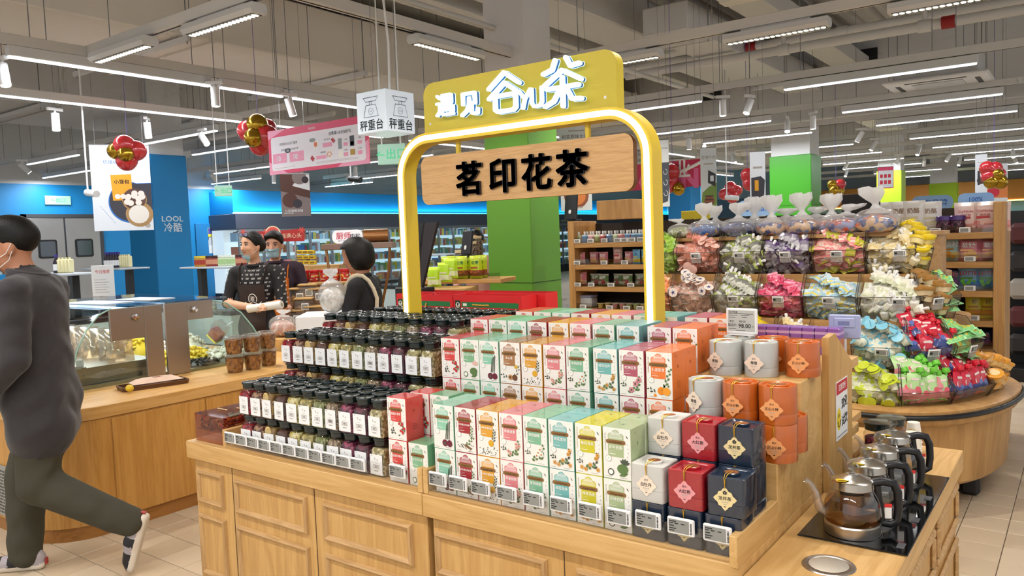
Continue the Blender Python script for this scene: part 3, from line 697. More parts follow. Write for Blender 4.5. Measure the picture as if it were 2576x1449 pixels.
def box_proto(fl, idx):
    name, col, eng, style, fc, cname = fl
    th = mat('box_colour_%d' % idx, col, 0.38, coat=0.5)
    t = thing('tea_box', 'x', 'tea box', group='boxed herbal teas')
    b = MB(); b.cbox(0, BW, 0, BD, 0, BH, 0.0012, 1)
    for k in range(len(b.f)):            # only the wide front face is paper white
        ps = [b.v[i] for i in b.f[k]]
        if all(abs(p[1]) < 1e-6 for p in ps): b.m[k] = 0
    b.build('carton', [PAPER, th], t)
    b = MB(); rnd = random.Random(idx*17+3); Y = -0.0005
    c1, c2 = 0.017, 0.066
    cx = (c1+c2)/2
    pan = [(c1, 0.064), (c2-0.0, 0.064), (c2, 0.127), (c2-0.006, 0.131)]+arc(cx, 0.129, 0.0125, 0.2, PI-0.2, 8)+[(c1+0.006, 0.131), (c1, 0.127)]
    b.poly([(x, Y, z) for x, z in pan], 0)
    b.poly([(x, Y-0.0003, z) for x, z in [(c1+0.002, 0.115), (c2-0.002, 0.115), (c2-0.003, 0.127)]+arc(cx, 0.129, 0.0105, 0.3, PI-0.3, 6)+[(c1+0.003, 0.127)]], 1)
    b.text('遇见谷茶', 0.0072, (cx, Y-0.0006, 0.130), 2, bold=0.01); b.text('YOUNGTOWN FRUIT & TEA', 0.0034, (cx, Y-0.0006, 0.1195), 2, sx=0.9)
    rb = rrect(c1-0.006, c2+0.006, 0.101, 0.1125, 0.005, 4); b.poly([(x, Y-0.0004, z) for x, z in rb], 3)
    b.text('young town', 0.0082, (cx, Y-0.0008, 0.1068), 4, sx=1.05)
    n = len(name); sz = min(0.0108, 0.046/n); b.text(name, sz, (cx, Y-0.0006, 0.0915), 2, bold=0.012, sx=0.98)
    for k, ww in enumerate((0.018, 0.013)):
        b.box(c1+0.003, c1+0.003+ww, Y-0.0004, Y-0.0003, 0.081-0.004*k, 0.082-0.004*k, 1)
    b.box(c1+0.003, c1+0.024, Y-0.0005, Y-0.0003, 0.0715, 0.0729, 2)
    disc(b, c1+0.001, 0.058, 0.0095, 5, Y-0.0004, 16); disc(b, c1+0.001, 0.058, 0.0083, 2, Y-0.0006, 16); disc(b, c1+0.001, 0.059, 0.0012, 6, Y-0.0008, 8)
    b.text(eng, 0.0062, (0.0085, Y-0.0003, 0.105), 7, rot=PI/2, sx=min(1.0, 0.062/(0.0042*len(eng))))
    b.poly([(0.073, Y, 0.128), (0.0775, Y, 0.1255), (0.0805, Y, 0.119), (0.076, Y, 0.1215)], 8)
    for k in range(2): b.box(0.007+0.045*k, 0.025+0.05*k, Y-0.0002, Y-0.0001, 0.006, 0.0072, 5)
    for k in range(4): disc(b, 0.078+rnd.uniform(-0.002, 0.003), 0.103-0.012*k, 0.0012, 8, Y-0.0002, 6)
    # botanical picture
    def spray(x, z, a, n_, L_, mi, w_=0.006):
        for k in range(n_):
            xx, zz = x+math.cos(a)*L_*k/n_, z+math.sin(a)*L_*k/n_
            leaf(b, xx, zz, a+(0.7 if k % 2 else -0.7), 0.012*(1.1-0.5*k/n_), w_, mi, Y-0.0007-0.00003*k)
    if style == 'berry':
        spray(0.078, 0.03, 2.0, 6, 0.045, 6); spray(0.016, 0.022, 0.9, 4, 0.025, 8)
        for k in range(9): disc(b, 0.068+rnd.uniform(-0.012, 0.012), 0.045+rnd.uniform(-0.02, 0.02), 0.0048, 9, Y-0.0011-0.0001*k)
        for k in range(3): leaf(b, 0.02+0.02*k, 0.02, 1.5+k, 0.012, 0.005, 8)
    elif style in ('lotus', 'lotus2'):
        for k in range(5): leaf(b, 0.068, 0.055 if style == 'lotus' else 0.045, 0.4+0.5*k, 0.018, 0.008, 9 if style == 'lotus' else 8, Y-0.0009-0.0001*k)
        disc(b, 0.062, 0.032, 0.014, 6, Y-0.0008, 14, 1.25); disc(b, 0.025, 0.02, 0.010, 8 if style == 'lotus2' else 6, Y-0.0008); disc(b, 0.025, 0.02, 0.007, 2, Y-0.001)
        leaf(b, 0.05, 0.012, 0.3, 0.03, 0.012, 6)
    elif style == 'cane':
        for k in range(3): b.poly([(0.052+0.007*k, Y-0.0008, 0.035), (0.0555+0.007*k, Y-0.0008, 0.035), (0.062+0.006*k, Y-0.0008, 0.085+0.006*k), (0.0585+0.006*k, Y-0.0008, 0.085+0.006*k)], 8)
        disc(b, 0.05, 0.022, 0.0115, 9, Y-0.0010); disc(b, 0.07, 0.022, 0.0115, 9, Y-0.0012); disc(b, 0.05, 0.02, 0.005, 8, Y-0.0013)
    elif style == 'nut':
        spray(0.062, 0.02, 1.1, 7, 0.06, 8, 0.004); spray(0.03, 0.02, 2.6, 4, 0.03, 8, 0.004)
        disc(b, 0.045, 0.024, 0.010, 10, Y-0.0011); disc(b, 0.045, 0.024, 0.005, 9, Y-0.0013); disc(b, 0.064, 0.024, 0.011, 9, Y-0.0012); disc(b, 0.07, 0.062, 0.007, 11, Y-0.001)
    elif style in ('seed', 'seed2'):
        if style == 'seed': disc(b, 0.058, 0.045, 0.0105, 9, Y-0.0012); disc(b, 0.058, 0.045, 0.005, 11, Y-0.0014)
        else: b.poly([(0.04, Y-0.001, 0.022), (0.066, Y-0.001, 0.012), (0.07, Y-0.001, 0.018), (0.045, Y-0.001, 0.03)], 9); spray(0.045, 0.02, 0.8, 7, 0.05, 6)
        for k in range(26):
            x, z = rnd.uniform(0.012, 0.082), rnd.uniform(0.008, 0.03)
            leaf(b, x, z, rnd.uniform(0, 6), 0.005, 0.003, 8, Y-0.0006)
        spray(0.066, 0.05, 1.4, 8, 0.04, 8 if style == 'seed' else 6, 0.004)
    elif style in ('blossom', 'jasmine', 'osm', 'rose'):
        spray(0.03, 0.018, 0.3, 6, 0.04, 6, 0.008); spray(0.062, 0.02, 1.3, 6, 0.05, 6 if style != 'osm' else 8, 0.007); spray(0.025, 0.03, 2.5, 4, 0.02, 8, 0.004)
        cl = {'blossom': [(0.065, 0.055), (0.074, 0.05), (0.066, 0.044), (0.035, 0.03), (0.042, 0.022)], 'jasmine': [(0.062, 0.05), (0.055, 0.04), (0.066, 0.035), (0.05, 0.03)],
              'osm': [(0.074, 0.06), (0.07, 0.05), (0.035, 0.016), (0.075, 0.018), (0.05, 0.03), (0.022, 0.02)], 'rose': [(0.058, 0.042), (0.044, 0.022), (0.07, 0.055)]}[style]
        for k, (x, z) in enumerate(cl):
            r = {'rose': 0.009, 'jasmine': 0.008}.get(style, 0.006)
            for j in range(5): leaf(b, x, z, j*1.257+k, r*1.2, r*0.9, 9, Y-0.0013-0.0001*k)
            disc(b, x, z, r*0.35, 10 if style != 'rose' else 8, Y-0.0022, 8)
    elif style == 'orange':
        spray(0.06, 0.03, 1.25, 9, 0.075, 6, 0.007); spray(0.03, 0.02, 2.6, 4, 0.03, 8, 0.005); spray(0.05, 0.035, 0.2, 4, 0.03, 6, 0.006)
        disc(b, 0.051, 0.027, 0.0125, 9, Y-0.0014); disc(b, 0.069, 0.026, 0.0125, 10, Y-0.0016); disc(b, 0.03, 0.012, 0.005, 9, Y-0.001); disc(b, 0.053, 0.029, 0.0015, 6, Y-0.0018)
    light = tuple(min(1, x*0.75+0.25) for x in C(col)[:3])+(1,)
    acc = {'orange': '#f5a02e', 'nut': '#c99b6a', 'osm': '#b9782c'}.get(style, '#c9743a')
    b.build('front_print', [th, mat('print_tint_%d' % idx, light, 0.5), PW, BROWN, INK, PGREY, LEAFM, mat('print_name_%d' % idx, tuple(x*0.55 for x in C(col)[:3])+(1,), 0.5), LEAFD, mat('print_fruit_%d' % idx, fc, 0.5), mat('print_acc_'+style, acc, 0.5), mat('print_yellow', '#d8b02a', 0.5)], t)
    b = MB()                            # side and top marks
    sd = BW+0.0004; dk = 0
    for k in range(4): b.box(BW, sd, 0.03, 0.058-0.006*(k % 2), 0.035+0.006*k, 0.0365+0.006*k)
    b.text('茶', 0.012, (sd, BD*0.45, 0.10), 0, 'yz'); b.text('谷', 0.008, (sd, BD*0.3, 0.132), 0, 'yz')
    b.text('茶', 0.012, (BW*0.5, BD*0.5, BH+0.0004), 0, 'xy')
    b.build('side_print', [mat('print_side_%d' % idx, tuple(x*0.35 for x in C(col)[:3])+(1,), 0.5)], t)
    return t
BOXS = [Stock(box_proto(f, i)) for i, f in enumerate(FL)]
rown = ['front', 'second', 'third', 'back']
def boxes(xs, kinds, rows, zs, tier):
    for r, y in enumerate(rows):
        for k, x in enumerate(xs):
            for l, z_ in enumerate(zs):
                fl = FL[kinds[k]]
                lay = '' if len(zs) == 1 else (', lower of its pair' if l == 0 else ', upper of its pair')
                nm = fl[5]+' tea box'
                BOXS[kinds[k]].put((x+random.uniform(-0.001, 0.001), y+random.uniform(0, 0.003), z_), random.uniform(-0.012, 0.012), '%s in the %s row of the %s tier%s' % (nm, rown[r], tier, lay))
Z0 = TZ+0.0105
boxes([-1.747, -1.655, -1.563, -1.472, -1.380, -1.288, -1.195, -1.102], [2, 10, 4, 5, 6, 7, 11, 12], [1.893, 1.985], [Z0, Z0+BH+0.0005], 'lowest')
boxes([-1.946, -1.854, -1.763, -1.671, -1.577, -1.486, -1.393, -1.290, -1.196, -1.102], [0, 1, 2, 3, 4, 5, 6, 7, 8, 9], [2.168, 2.262], [S1Z+0.0005, S1Z+BH+0.001], 'middle')
boxes([-1.992, -1.898, -1.805, -1.712, -1.616, -1.524, -1.426, -1.330, -1.212, -1.117], [0, 1, 2, 10, 4, 5, 6, 7, 8, 9], [2.40, 2.49, 2.712, 2.805], [S2Z+0.0005], 'highest')
for (x, y, k, l, lab) in ((-1.963, 1.896, 0, 0, 'coral red tea box on the tray beside the jars'), (-1.963, 1.896, 0, 1, 'coral red tea box standing on its twin beside the jars'), (-1.868, 1.896, 1, 0, 'sage green tea box with nothing on it, by the tray divider'),
                          (-1.95, 2.0, 0, 0, 'coral red tea box behind the pair beside the jars, lower'), (-1.95, 2.0, 0, 1, 'coral red tea box behind the pair beside the jars, upper'), (-1.857, 2.0, 1, 0, 'sage green tea box behind the lone one, lower'), (-1.857, 2.0, 1, 1, 'sage green tea box behind the lone one, upper')):
    BOXS[k].put((x, y, TZ+0.0125+l*(BH+0.0005)), 0.02 if l else 0.0, lab)
# ================================================================== JARS OF DRIED FLOWERS
JW, JH = 0.0355, 0.137        # half width, full height
LIDM = mat('jar_lid', '#13201f', 0.18, coat=0.6); JCLR = clear('jar_plastic', '#f4f2ee', 0.09, 0.06); LABP = mat('label_paper', '#efefef', 0.6)
def sq(h, r, n=3):
    return rrect(-h, h, -h, h, r, n)
def loft(b, secs, mi=0, sm=True, cap=True):         # secs: (outline, z)
    rings = [b.add([(x, y, z) for x, y in o]) for o, z in secs]; n = len(secs[0][0])
    for i in range(len(secs)-1):
        for k in range(n):
            k2 = (k+1) % n; b.face((rings[i]+k, rings[i]+k2, rings[i+1]+k2, rings[i+1]+k), mi, sm)
    if cap:
        b.face([rings[0]+k for k in range(n)][::-1], mi); b.face([rings[-1]+k for k in range(n)], mi)
def circ(r, n=16): return [(r*math.cos(2*PI*(k+0.5)/n-PI/2-PI/4*0), r*math.sin(2*PI*(k+0.5)/n-PI/2)) for k in range(n)]
def sqn(h, r):                                       # sixteen points, same start as circ
    o = sq(h, r, 3); return o
jb = MB(); loft(jb, [(sq(JW-0.003, 0.012), 0.0), (sq(JW, 0.012), 0.004), (sq(JW, 0.012), 0.092), (sq(JW-0.004, 0.014), 0.102), (sq(0.027, 0.024), 0.110), (sq(0.027, 0.0265), 0.116)], cap=True)
JBODY = jb.data('body', [JCLR])
lb = MB(); lb.lathe([(0.0285, 0.111), (0.0305, 0.113), (0.0305, 0.127), (0.0335, 0.129), (0.0345, 0.133), (0.033, 0.1365), (0.026, 0.1358), (0.024, 0.134), (0.0, 0.134)], 24)
JLID = lb.data('lid', [LIDM])
lb = MB(); lb.box(-0.0305, 0.0305, -JW-0.0012, -JW-0.0004, 0.008, 0.080, 0)
Y = -JW-0.0014
lb.box(-0.012, 0.012, Y, Y+0.0001, 0.030, 0.044, 1); lb.box(-0.009, 0.009, Y-0.0001, Y, 0.033, 0.041, 0); lb.box(-0.016, -0.0145, Y, Y+0.0001, 0.026, 0.046, 1); lb.box(0.0145, 0.016, Y, Y+0.0001, 0.026, 0.046, 1)
for k in range(3): lb.box(-0.006+k*0.0045, -0.003+k*0.0045, Y-0.0003, Y-0.0001, 0.034, 0.040, 2)
lb.box(-0.010, 0.010, Y, Y+0.0001, 0.020, 0.024, 1); lb.box(-0.007, 0.007, Y, Y+0.0001, 0.049, 0.0505, 1)
leaf(lb, -0.003, 0.059, 2.0, 0.012, 0.004, 1, Y); disc(lb, 0.006, 0.061, 0.003, 1, Y); lb.box(-0.024, -0.020, Y, Y+0.0001, 0.0745, 0.077, 2)
JLAB = lb.data('label', [LABP, PGREY, mat('label_grey', '#6a6a6a', 0.6)])
def fill_mesh(seed, m, rough_=0.0022, top=0.100):
    r = random.Random(seed); b = MB(); h = JW-0.004; n = 6; secs = []
    zs = [0.003+(top-0.003)*i/9 for i in range(10)]
    ring0 = sq(h, 0.010, 5)
    for i, z in enumerate(zs):
        k = 1.0 if z < 0.088 else 1.0-(z-0.088)*14
        secs.append(([(x*k+r.uniform(-rough_, rough_), y*k+r.uniform(-rough_, rough_)) for x, y in ring0], z+r.uniform(-0.001, 0.001)))
    loft(b, secs, sm=True); return b.data('contents', [m])
JK = [('bright red dried berries', cells('fill_red', ['#b01022', '#8d0c1c', '#c41f2e', '#6d0815'], 95)), ('reddish dried roots', cells('fill_root', ['#6e3b2f', '#8a5c46', '#4c2a22', '#b08a6a'], 80)),
      ('dried lemon slices', cells('fill_lemon', ['#c9a45a', '#8a6a38', '#e0c98a', '#6b5030'], 45)), ('fine brown seeds', cells('fill_brown', ['#5b3527', '#6b4231', '#4a2a20', '#7a5140'], 260)),
      ('yellow dried chrysanthemum', cells('fill_yellow', ['#c7b23a', '#d9cf86', '#a59233', '#e6dfae'], 85)), ('cream dried honeysuckle', cells('fill_honey', ['#cfc48c', '#b5a566', '#e2dab0', '#9a9358'], 90)),
      ('grey green dried jasmine', cells('fill_jasmine', ['#aab07c', '#8c925c', '#c9c79c', '#77804f'], 110, stretch=(1, 1, 0.4))), ('beige dried osmanthus', cells('fill_osm', ['#a89478', '#8a755c', '#c1b096', '#73604c'], 130)),
      ('purple dried roses', cells('fill_rose', ['#6b1f42', '#8c3156', '#4d1630', '#a24a6b'], 75)), ('dark purple rose buds', cells('fill_bud', ['#3f1626', '#5a2336', '#2d0f1c', '#74374c'], 80)),
      ('pale green pods', cells('fill_pod', ['#c9c08e', '#a9a26a', '#ded7b2', '#8f8a55'], 105)), ('large pale beans', cells('fill_bean', ['#d3c79a', '#b8aa76', '#e4dcbc', '#9c9160'], 80))]
JFILL = [fill_mesh(40+i, m, 0.0012 if i == 3 else 0.0024) for i, (n_, m) in enumerate(JK)]
LEMR, LEMF = mat('lemon_rind', '#b78b3a', 0.5), mat('lemon_flesh', '#d9bd7c', 0.5)
def lemon(parent):
    for k, (x, z, a) in enumerate(((-0.008, 0.088, 0.3), (0.010, 0.06, -0.5), (0.0, 0.022, 0.2))):
        b = MB(); b.lathe([(0.0, 0), (0.0155, 0), (0.019, 0.0005), (0.019, 0.003), (0.0155, 0.0035), (0.0, 0.0035)], 18, (x, -JW+0.0035, z), axis='y', mis=[1, 1, 0, 1, 1]); b.build('slice', [LEMR, LEMF], parent)
JST = []
for i, (nm, m) in enumerate(JK):
    t = thing('tea_jar', 'x', 'jar', group='square jars of dried tea flowers')
    obj('body', JBODY, t); c = obj('contents', JFILL[i], t); obj('lid', JLID, t); lo = obj('label', JLAB, t)
    if i == 2: lemon(c)
    if i == 7:
        b = MB(); b.text('桂花', 0.0125, (0, -JW-0.0019, 0.037), 0, bold=0.01); b.build('name_print', [mat('label_grey', '#6a6a6a', 0.6)], lo)
    JST.append(Stock(t))
def jar(kind, x, y, z, label):
    JST[kind].put((x, y+JW, z), random.uniform(-0.06, 0.06), label)
tiers = [('lowest', -2.803, 0.0768, 11, [1.899, 1.976, 2.053], [TZ+0.0125, TZ+0.0125+JH]), ('middle', -2.862, 0.0762, 12, [2.168, 2.244, 2.318], [S1Z+0.0005, S1Z+0.0005+JH]),
         ('highest', -2.862, 0.0775, 12, [2.40, 2.476, 2.552, 2.72, 2.797], [S2Z+0.0005])]
rj = ['front', 'second', 'third', 'fourth', 'back']
for nm, x0, px, n, rows, zs in tiers:
    for r, y in enumerate(rows):
        for k in range(n):
            x = x0+px*k+random.uniform(-0.002, 0.002)
            if r >= 1 and len(zs) == 2 and nm == 'middle' and False: continue
            if nm == 'highest' and r < 3 and x > -2.03 and False: continue
            if nm == 'highest' and x > -2.03: continue
            kind = k if n == 12 else min(k, 9) if k < 10 else 11
            for l, z_ in enumerate(zs):
                lay = '' if len(zs) == 1 else (', bottom of its stack' if l == 0 else ', top of its stack')
                jar(kind, x, y, z_, 'jar of %s, %s row, %s tier%s' % (JK[kind][0], rj[r], nm, lay))
# clear case of dried fruit at the island corner ------------------------------------
t = thing('acrylic_case', 'clear acrylic case of dried fruit rings at the island corner', 'acrylic case', (-3.175, 1.90, TZ))
PINK = clear('pinkish_acrylic', '#f0dcd6', 0.12)
for nm, bx in (('front_wall', (0, 0.215, 0, 0.004, 0, 0.118)), ('side_wall', (0, 0.004, 0.004, 0.30, 0, 0.118)), ('side_wall', (0.211, 0.215, 0.004, 0.30, 0, 0.118)), ('back_wall', (0.004, 0.211, 0.296, 0.30, 0, 0.118)), ('lid', (0, 0.215, 0, 0.30, 0.1182, 0.122)), ('shelf', (0.0045, 0.2105, 0.0045, 0.2955, 0.05, 0.054))):
    b = MB(); b.box(*bx); b.build(nm, [PINK], t)
for k in range(2):
    b = MB(); b.cbox(0.03+0.07*k, 0.10+0.07*k, 0.09+0.05*k, 0.10+0.05*k, 0.1221, 0.127, 0.002); b.build('lid_handle', [mat('brass_bar', '#c9a87a', 0.3, 0.6)], t)
rg = []
for k in range(4):
    b = MB(); r_ = 0.012+0.002*k; pts = [(r_*math.cos(a*PI/5), r_*(0.7+0.1*k)*math.sin(a*PI/5), 0.003*math.sin(a*2+k)) for a in range(11)]; b.tube(pts, 0.004, 6, cap=False)
    o = b.build('dried_fruit_ring', [mat('dried_fruit_%d' % k, ['#8a4a22', '#a8662c', '#6d3017', '#94301f'][k], 0.5)]); tag(o, 'curled brown dried fruit ring in the clear corner case', 'dried fruit', 'dried fruit rings in the corner case'); rg.append(o)
used = set()
for i in range(60):
    k = random.randrange(4); o = rg[k]
    if k in used: o = o.copy(); COL.objects.link(o)
    used.add(k)
    o.location = (-3.155+random.uniform(0, 0.175), 1.925+random.uniform(0, 0.24) if i > 22 else 1.914+random.uniform(0, 0.012), TZ+0.065+random.uniform(0, 0.035)); o.rotation_euler = (random.uniform(-0.8, 0.8)+(PI/2 if i < 22 else 0), random.uniform(-0.5, 0.5), random.uniform(0, 6))
# ================================================================== TINS
FOIL = mat('gold_thread', '#d8a93a', 0.35, 0.7); SEAL = mat('copper_seal', '#a5643a', 0.4, 0.3, noise=0.25, nscale=260)
TINC = {'white': mat('tin_white', '#dedcd6', 0.35, coat=0.4), 'red': mat('tin_red', '#b3232e', 0.3, coat=0.5), 'navy': mat('tin_navy', '#1d2e44', 0.3, coat=0.5), 'orange': mat('tin_orange', '#d3691f', 0.3, coat=0.5), 'grey': mat('tin_grey', '#cfd1cc', 0.35, coat=0.4)}
TAGC = {'white': mat('hangtag_cream', '#f0dcc6', 0.6), 'red': mat('hangtag_pink', '#e59a9c', 0.6), 'navy': mat('hangtag_straw', '#e6d19a', 0.6), 'orange': mat('hangtag_peach', '#eea164', 0.6), 'grey': mat('hangtag_cream', '#f0dcc6', 0.6)}
SHRINK = clear('shrink_wrap', '#f7f7f7', 0.07)
def hangtag(t, word, colr, zc, r, yf):
    # quatrefoil lozenge tag hanging on the front
    pts = []
    for k in range(4):
        a = k*PI/2
        c, s_ = math.cos(a), math.sin(a)
        for (p, q) in ((1.0, 0.0), (0.82, 0.2), (0.66, 0.30), (0.56, 0.56), (0.30, 0.66), (0.2, 0.82)): pts.append(((p*c-q*s_)*r, (p*s_+q*c)*r))
    b = MB(); b.prism([(x, zc+z) for x, z in pts], yf-0.0016, yf-0.0004, 'xz'); h = b.build('hang_tag', [TAGC[colr]], t)
    b = MB(); b.text(word, 0.0115 if len(word) < 4 else 0.0098, (0, yf-0.0021, zc+0.0015), 0, bold=0.012); b.text('茗印', 0.0062, (0, yf-0.0021, zc+0.0145), 0)
    for k in range(4): disc(b, -0.0075+0.005*k, zc-0.0085, 0.0018, 1, yf-0.0021, 8)
    b.box(-0.005, 0.005, yf-0.0021, yf-0.0019, zc-0.0145, zc-0.0135, 1); b.box(-0.003, 0.003, yf-0.0021, yf-0.0019, zc-0.021, zc-0.0192, 0)
    b.build('tag_print', [INK, PGREY], h)
def string(t, top, zc, r, yf):
    b = MB(); b.tube([(0.004, 0.0, top+0.003), (0.003, yf+0.010, top+0.004), (0.001, yf-0.0015, top-0.004), (0.0, yf-0.002, zc+r-0.004)], 0.0011, 5); b.build('thread', [FOIL], t)
    b = MB(); b.tube([(-0.006, 0.0, top+0.003), (-0.004, yf+0.012, top+0.004), (-0.002, yf-0.0015, top-0.003), (0.0005, yf-0.0015, zc+r-0.004)], 0.0011, 5); b.build('thread', [FOIL], t)
def sq_tin(colr, word):
    t = thing('tea_tin', 'x', 'tea tin', group='square tea tins'); h = 0.0495; H = 0.103; m = TINC[colr]
    b = MB(); loft(b, [(sq(h-0.001, 0.008), 0.0), (sq(h, 0.009), 0.002), (sq(h, 0.009), 0.0325)], sm=True); b.build('base', [m], t)
    b = MB(); loft(b, [(sq(h-0.0012, 0.008), 0.0325), (sq(h, 0.009), 0.0335), (sq(h, 0.009), H-0.003), (sq(h-0.002, 0.008), H-0.001), (sq(h-0.006, 0.008), H-0.001), (sq(h-0.009, 0.016), H-0.006)], sm=True); b.build('cover', [m], t)
    b = MB(); b.lathe([(0.021, H-0.006), (0.023, H-0.003), (0.023, H+0.001), (0.020, H+0.002), (0.018, H+0.0005), (0.0, H+0.0005)], 20, mis=[0, 0, 0, 0, 1]); b.build('seal', [m, SEAL], t)
    b = MB(); loft(b, [(sq(h+0.0006, 0.007), 0.001), (sq(h+0.0006, 0.007), H+0.0005)], sm=True, cap=False); b.build('wrapper', [SHRINK], t)
    hangtag(t, word, colr, 0.047, 0.031, -h-0.0008); string(t, H, 0.047, 0.031, -h-0.0008)
    if colr == 'navy':
        b = MB()
        for k in range(5): disc(b, 0.0035*math.cos(k*1.257+0.3), 0.0635+0.0035*math.sin(k*1.257+0.3), 0.0022, 0, -h-0.0032, 8)
        b.build('plum_mark', [INK], t)
    return t
def rd_tin(colr, word):
    t = thing('tea_tin', 'x', 'tea tin', group='round tea tins'); r = 0.0525; H = 0.108; m = TINC[colr]
    b = MB(); n = 64; base = [(r if k % 2 else r-0.0006) for k in range(n)]
    rings = []
    for z, kk in ((0.0, 0.985), (0.003, 1.0), (0.027, 1.0), (0.029, 0.99)): rings.append(b.add([(base[k]*kk*math.cos(2*PI*k/n), base[k]*kk*math.sin(2*PI*k/n), z) for k in range(n)]))
    for i in range(3):
        for k in range(n): b.face((rings[i]+k, rings[i]+(k+1) % n, rings[i+1]+(k+1) % n, rings[i+1]+k), 0, True)
    b.face([rings[0]+k for k in range(n)][::-1]); b.build('base', [m], t)
    b = MB(); b.lathe([(r-0.001, 0.029), (r, 0.030), (r, H-0.004), (r-0.001, H-0.001), (r-0.003, H), (r-0.006, H-0.001), (r-0.008, H-0.006), (0.02, H-0.006)], 36, cap=False); b.build('cover', [m], t)
    b = MB(); b.lathe([(0.026, H-0.006), (0.030, H-0.004), (0.030, H), (0.027, H+0.0015), (0.024, H), (0.0, H)], 22, mis=[0, 0, 0, 0, 1]); b.build('seal', [m, SEAL], t)
    b = MB(); b.lathe([(r+0.0008, 0.001), (r+0.0008, H+0.001)], 36, cap=False); b.build('wrapper', [SHRINK], t)
    hangtag(t, word, colr, 0.045, 0.033, -r-0.0016); string(t, H, 0.045, 0.033, -r-0.0016)
    return t
SQT = {'white': Stock(sq_tin('white', '白牡丹')), 'red': Stock(sq_tin('red', '大红袍')), 'navy': Stock(sq_tin('navy', '龙井茶'))}
RDT = {'grey': Stock(rd_tin('grey', '寿眉')), 'orange': Stock(rd_tin('orange', '正山小种'))}
TH = 0.104
for k, (cx, col) in enumerate(((-0.962, 'white'), (-0.856, 'red'), (-0.7505, 'navy'))):
    SQT['navy'].put((cx, 1.934, TZ+0.0105), 0.0, 'navy square tin at the bottom front, under the %s tin' % col)
    SQT[col].put((cx+0.004*k, 1.934, TZ+0.0105+TH), 0.02*(k-1), '%s square tin in the front row, standing on a navy one' % col)
    for l in range(3):
        c2 = col if l == 2 else 'navy'
        SQT[c2].put((cx-0.004, 2.044, TZ+0.0105+TH*l), 0.03*(1-k), '%s square tin in the second row, %s of its stack in the %s column' % (c2, ['bottom', 'middle', 'top'][l], col))
for k, (x, c) in enumerate(((-0.925, 'grey'), (-0.818, 'orange'), (-0.711, 'orange'))):
    RDT['orange'].put((x, 2.216, S1Z+0.0005), 0.1*(k-1), 'orange round tin on the lower step, %s of the three underneath' % ['left', 'middle', 'right'][k])
    RDT[c].put((x, 2.216, S1Z+0.1095), [-0.35, -0.1, 0.0][k], ['pale grey round tin topping the middle tier', 'orange round tin topping the middle tier, beside the grey tin', 'orange round tin topping the middle tier, at the open end'][k])
    RDT['orange'].put((x-0.005, 2.330, S1Z+0.0005), 0.2, 'orange round tin at the back of the lower step, %s' % ['left', 'middle', 'right'][k])
for x, y, c, a, lab in ((-0.952, 2.447, 'grey', -0.3, 'pale grey round tin on the highest step, beside the orange tea boxes'), (-0.840, 2.460, 'grey', -0.1, 'pale grey round tin on the highest step, in front of an orange tin'), (-0.726, 2.510, 'orange', 0.05, 'orange round tin on the highest step, by the end panel'),
                    (-0.948, 2.560, 'grey', 0.2, 'pale grey round tin under the standing price display'), (-0.838, 2.572, 'orange', 0.2, 'orange round tin hidden behind the highest grey tin')):
    RDT[c].put((x, y, S2Z+0.0005), a, lab)
# large price display standing on the tins
t = thing('price_display', 'large white e-paper price display reading 98.00 on the tins', 'price display', (-0.935, 2.55, S2Z+0.1115), -0.08)
b = MB(); b.cbox(-0.055, 0.055, -0.004, 0.006, 0.004, 0.092, 0.004); b.build('casing', [TAGW], t)
b = MB(); b.box(-0.047, 0.047, -0.0046, -0.004, 0.015, 0.085); s_ = b.build('screen', [mat('e_paper', '#b9b9b2', 0.6)], t)
b = MB(); b.text('98.00', 0.02, (0.012, -0.005, 0.034), 0, bold=0.012); b.text('98.00', 0.011, (0.004, -0.005, 0.048), 0); b.text('甄选价:', 0.0105, (-0.03, -0.005, 0.035), 0); b.text('售价:', 0.0085, (-0.032, -0.005, 0.048), 0); b.text('元', 0.007, (0.041, -0.005, 0.032), 0); b.text('茗印寿眉', 0.008, (-0.028, -0.005, 0.079), 0)
for k, (x0, x1, z_) in enumerate(((-0.044, 0.042, 0.0735), (-0.044, -0.014, 0.068), (0.0, 0.028, 0.068), (-0.044, -0.02, 0.061), (0.004, 0.02, 0.061), (-0.044, -0.018, 0.023), (-0.02, 0.014, 0.0175))): b.box(x0, x1, -0.005, -0.0046, z_-0.0006, z_+0.0008)
b.build('print', [INK], s_)
b = MB(); b.cbox(-0.045, 0.045, -0.012, 0.02, 0, 0.005, 0.002); b.build('foot', [TAGW], t)

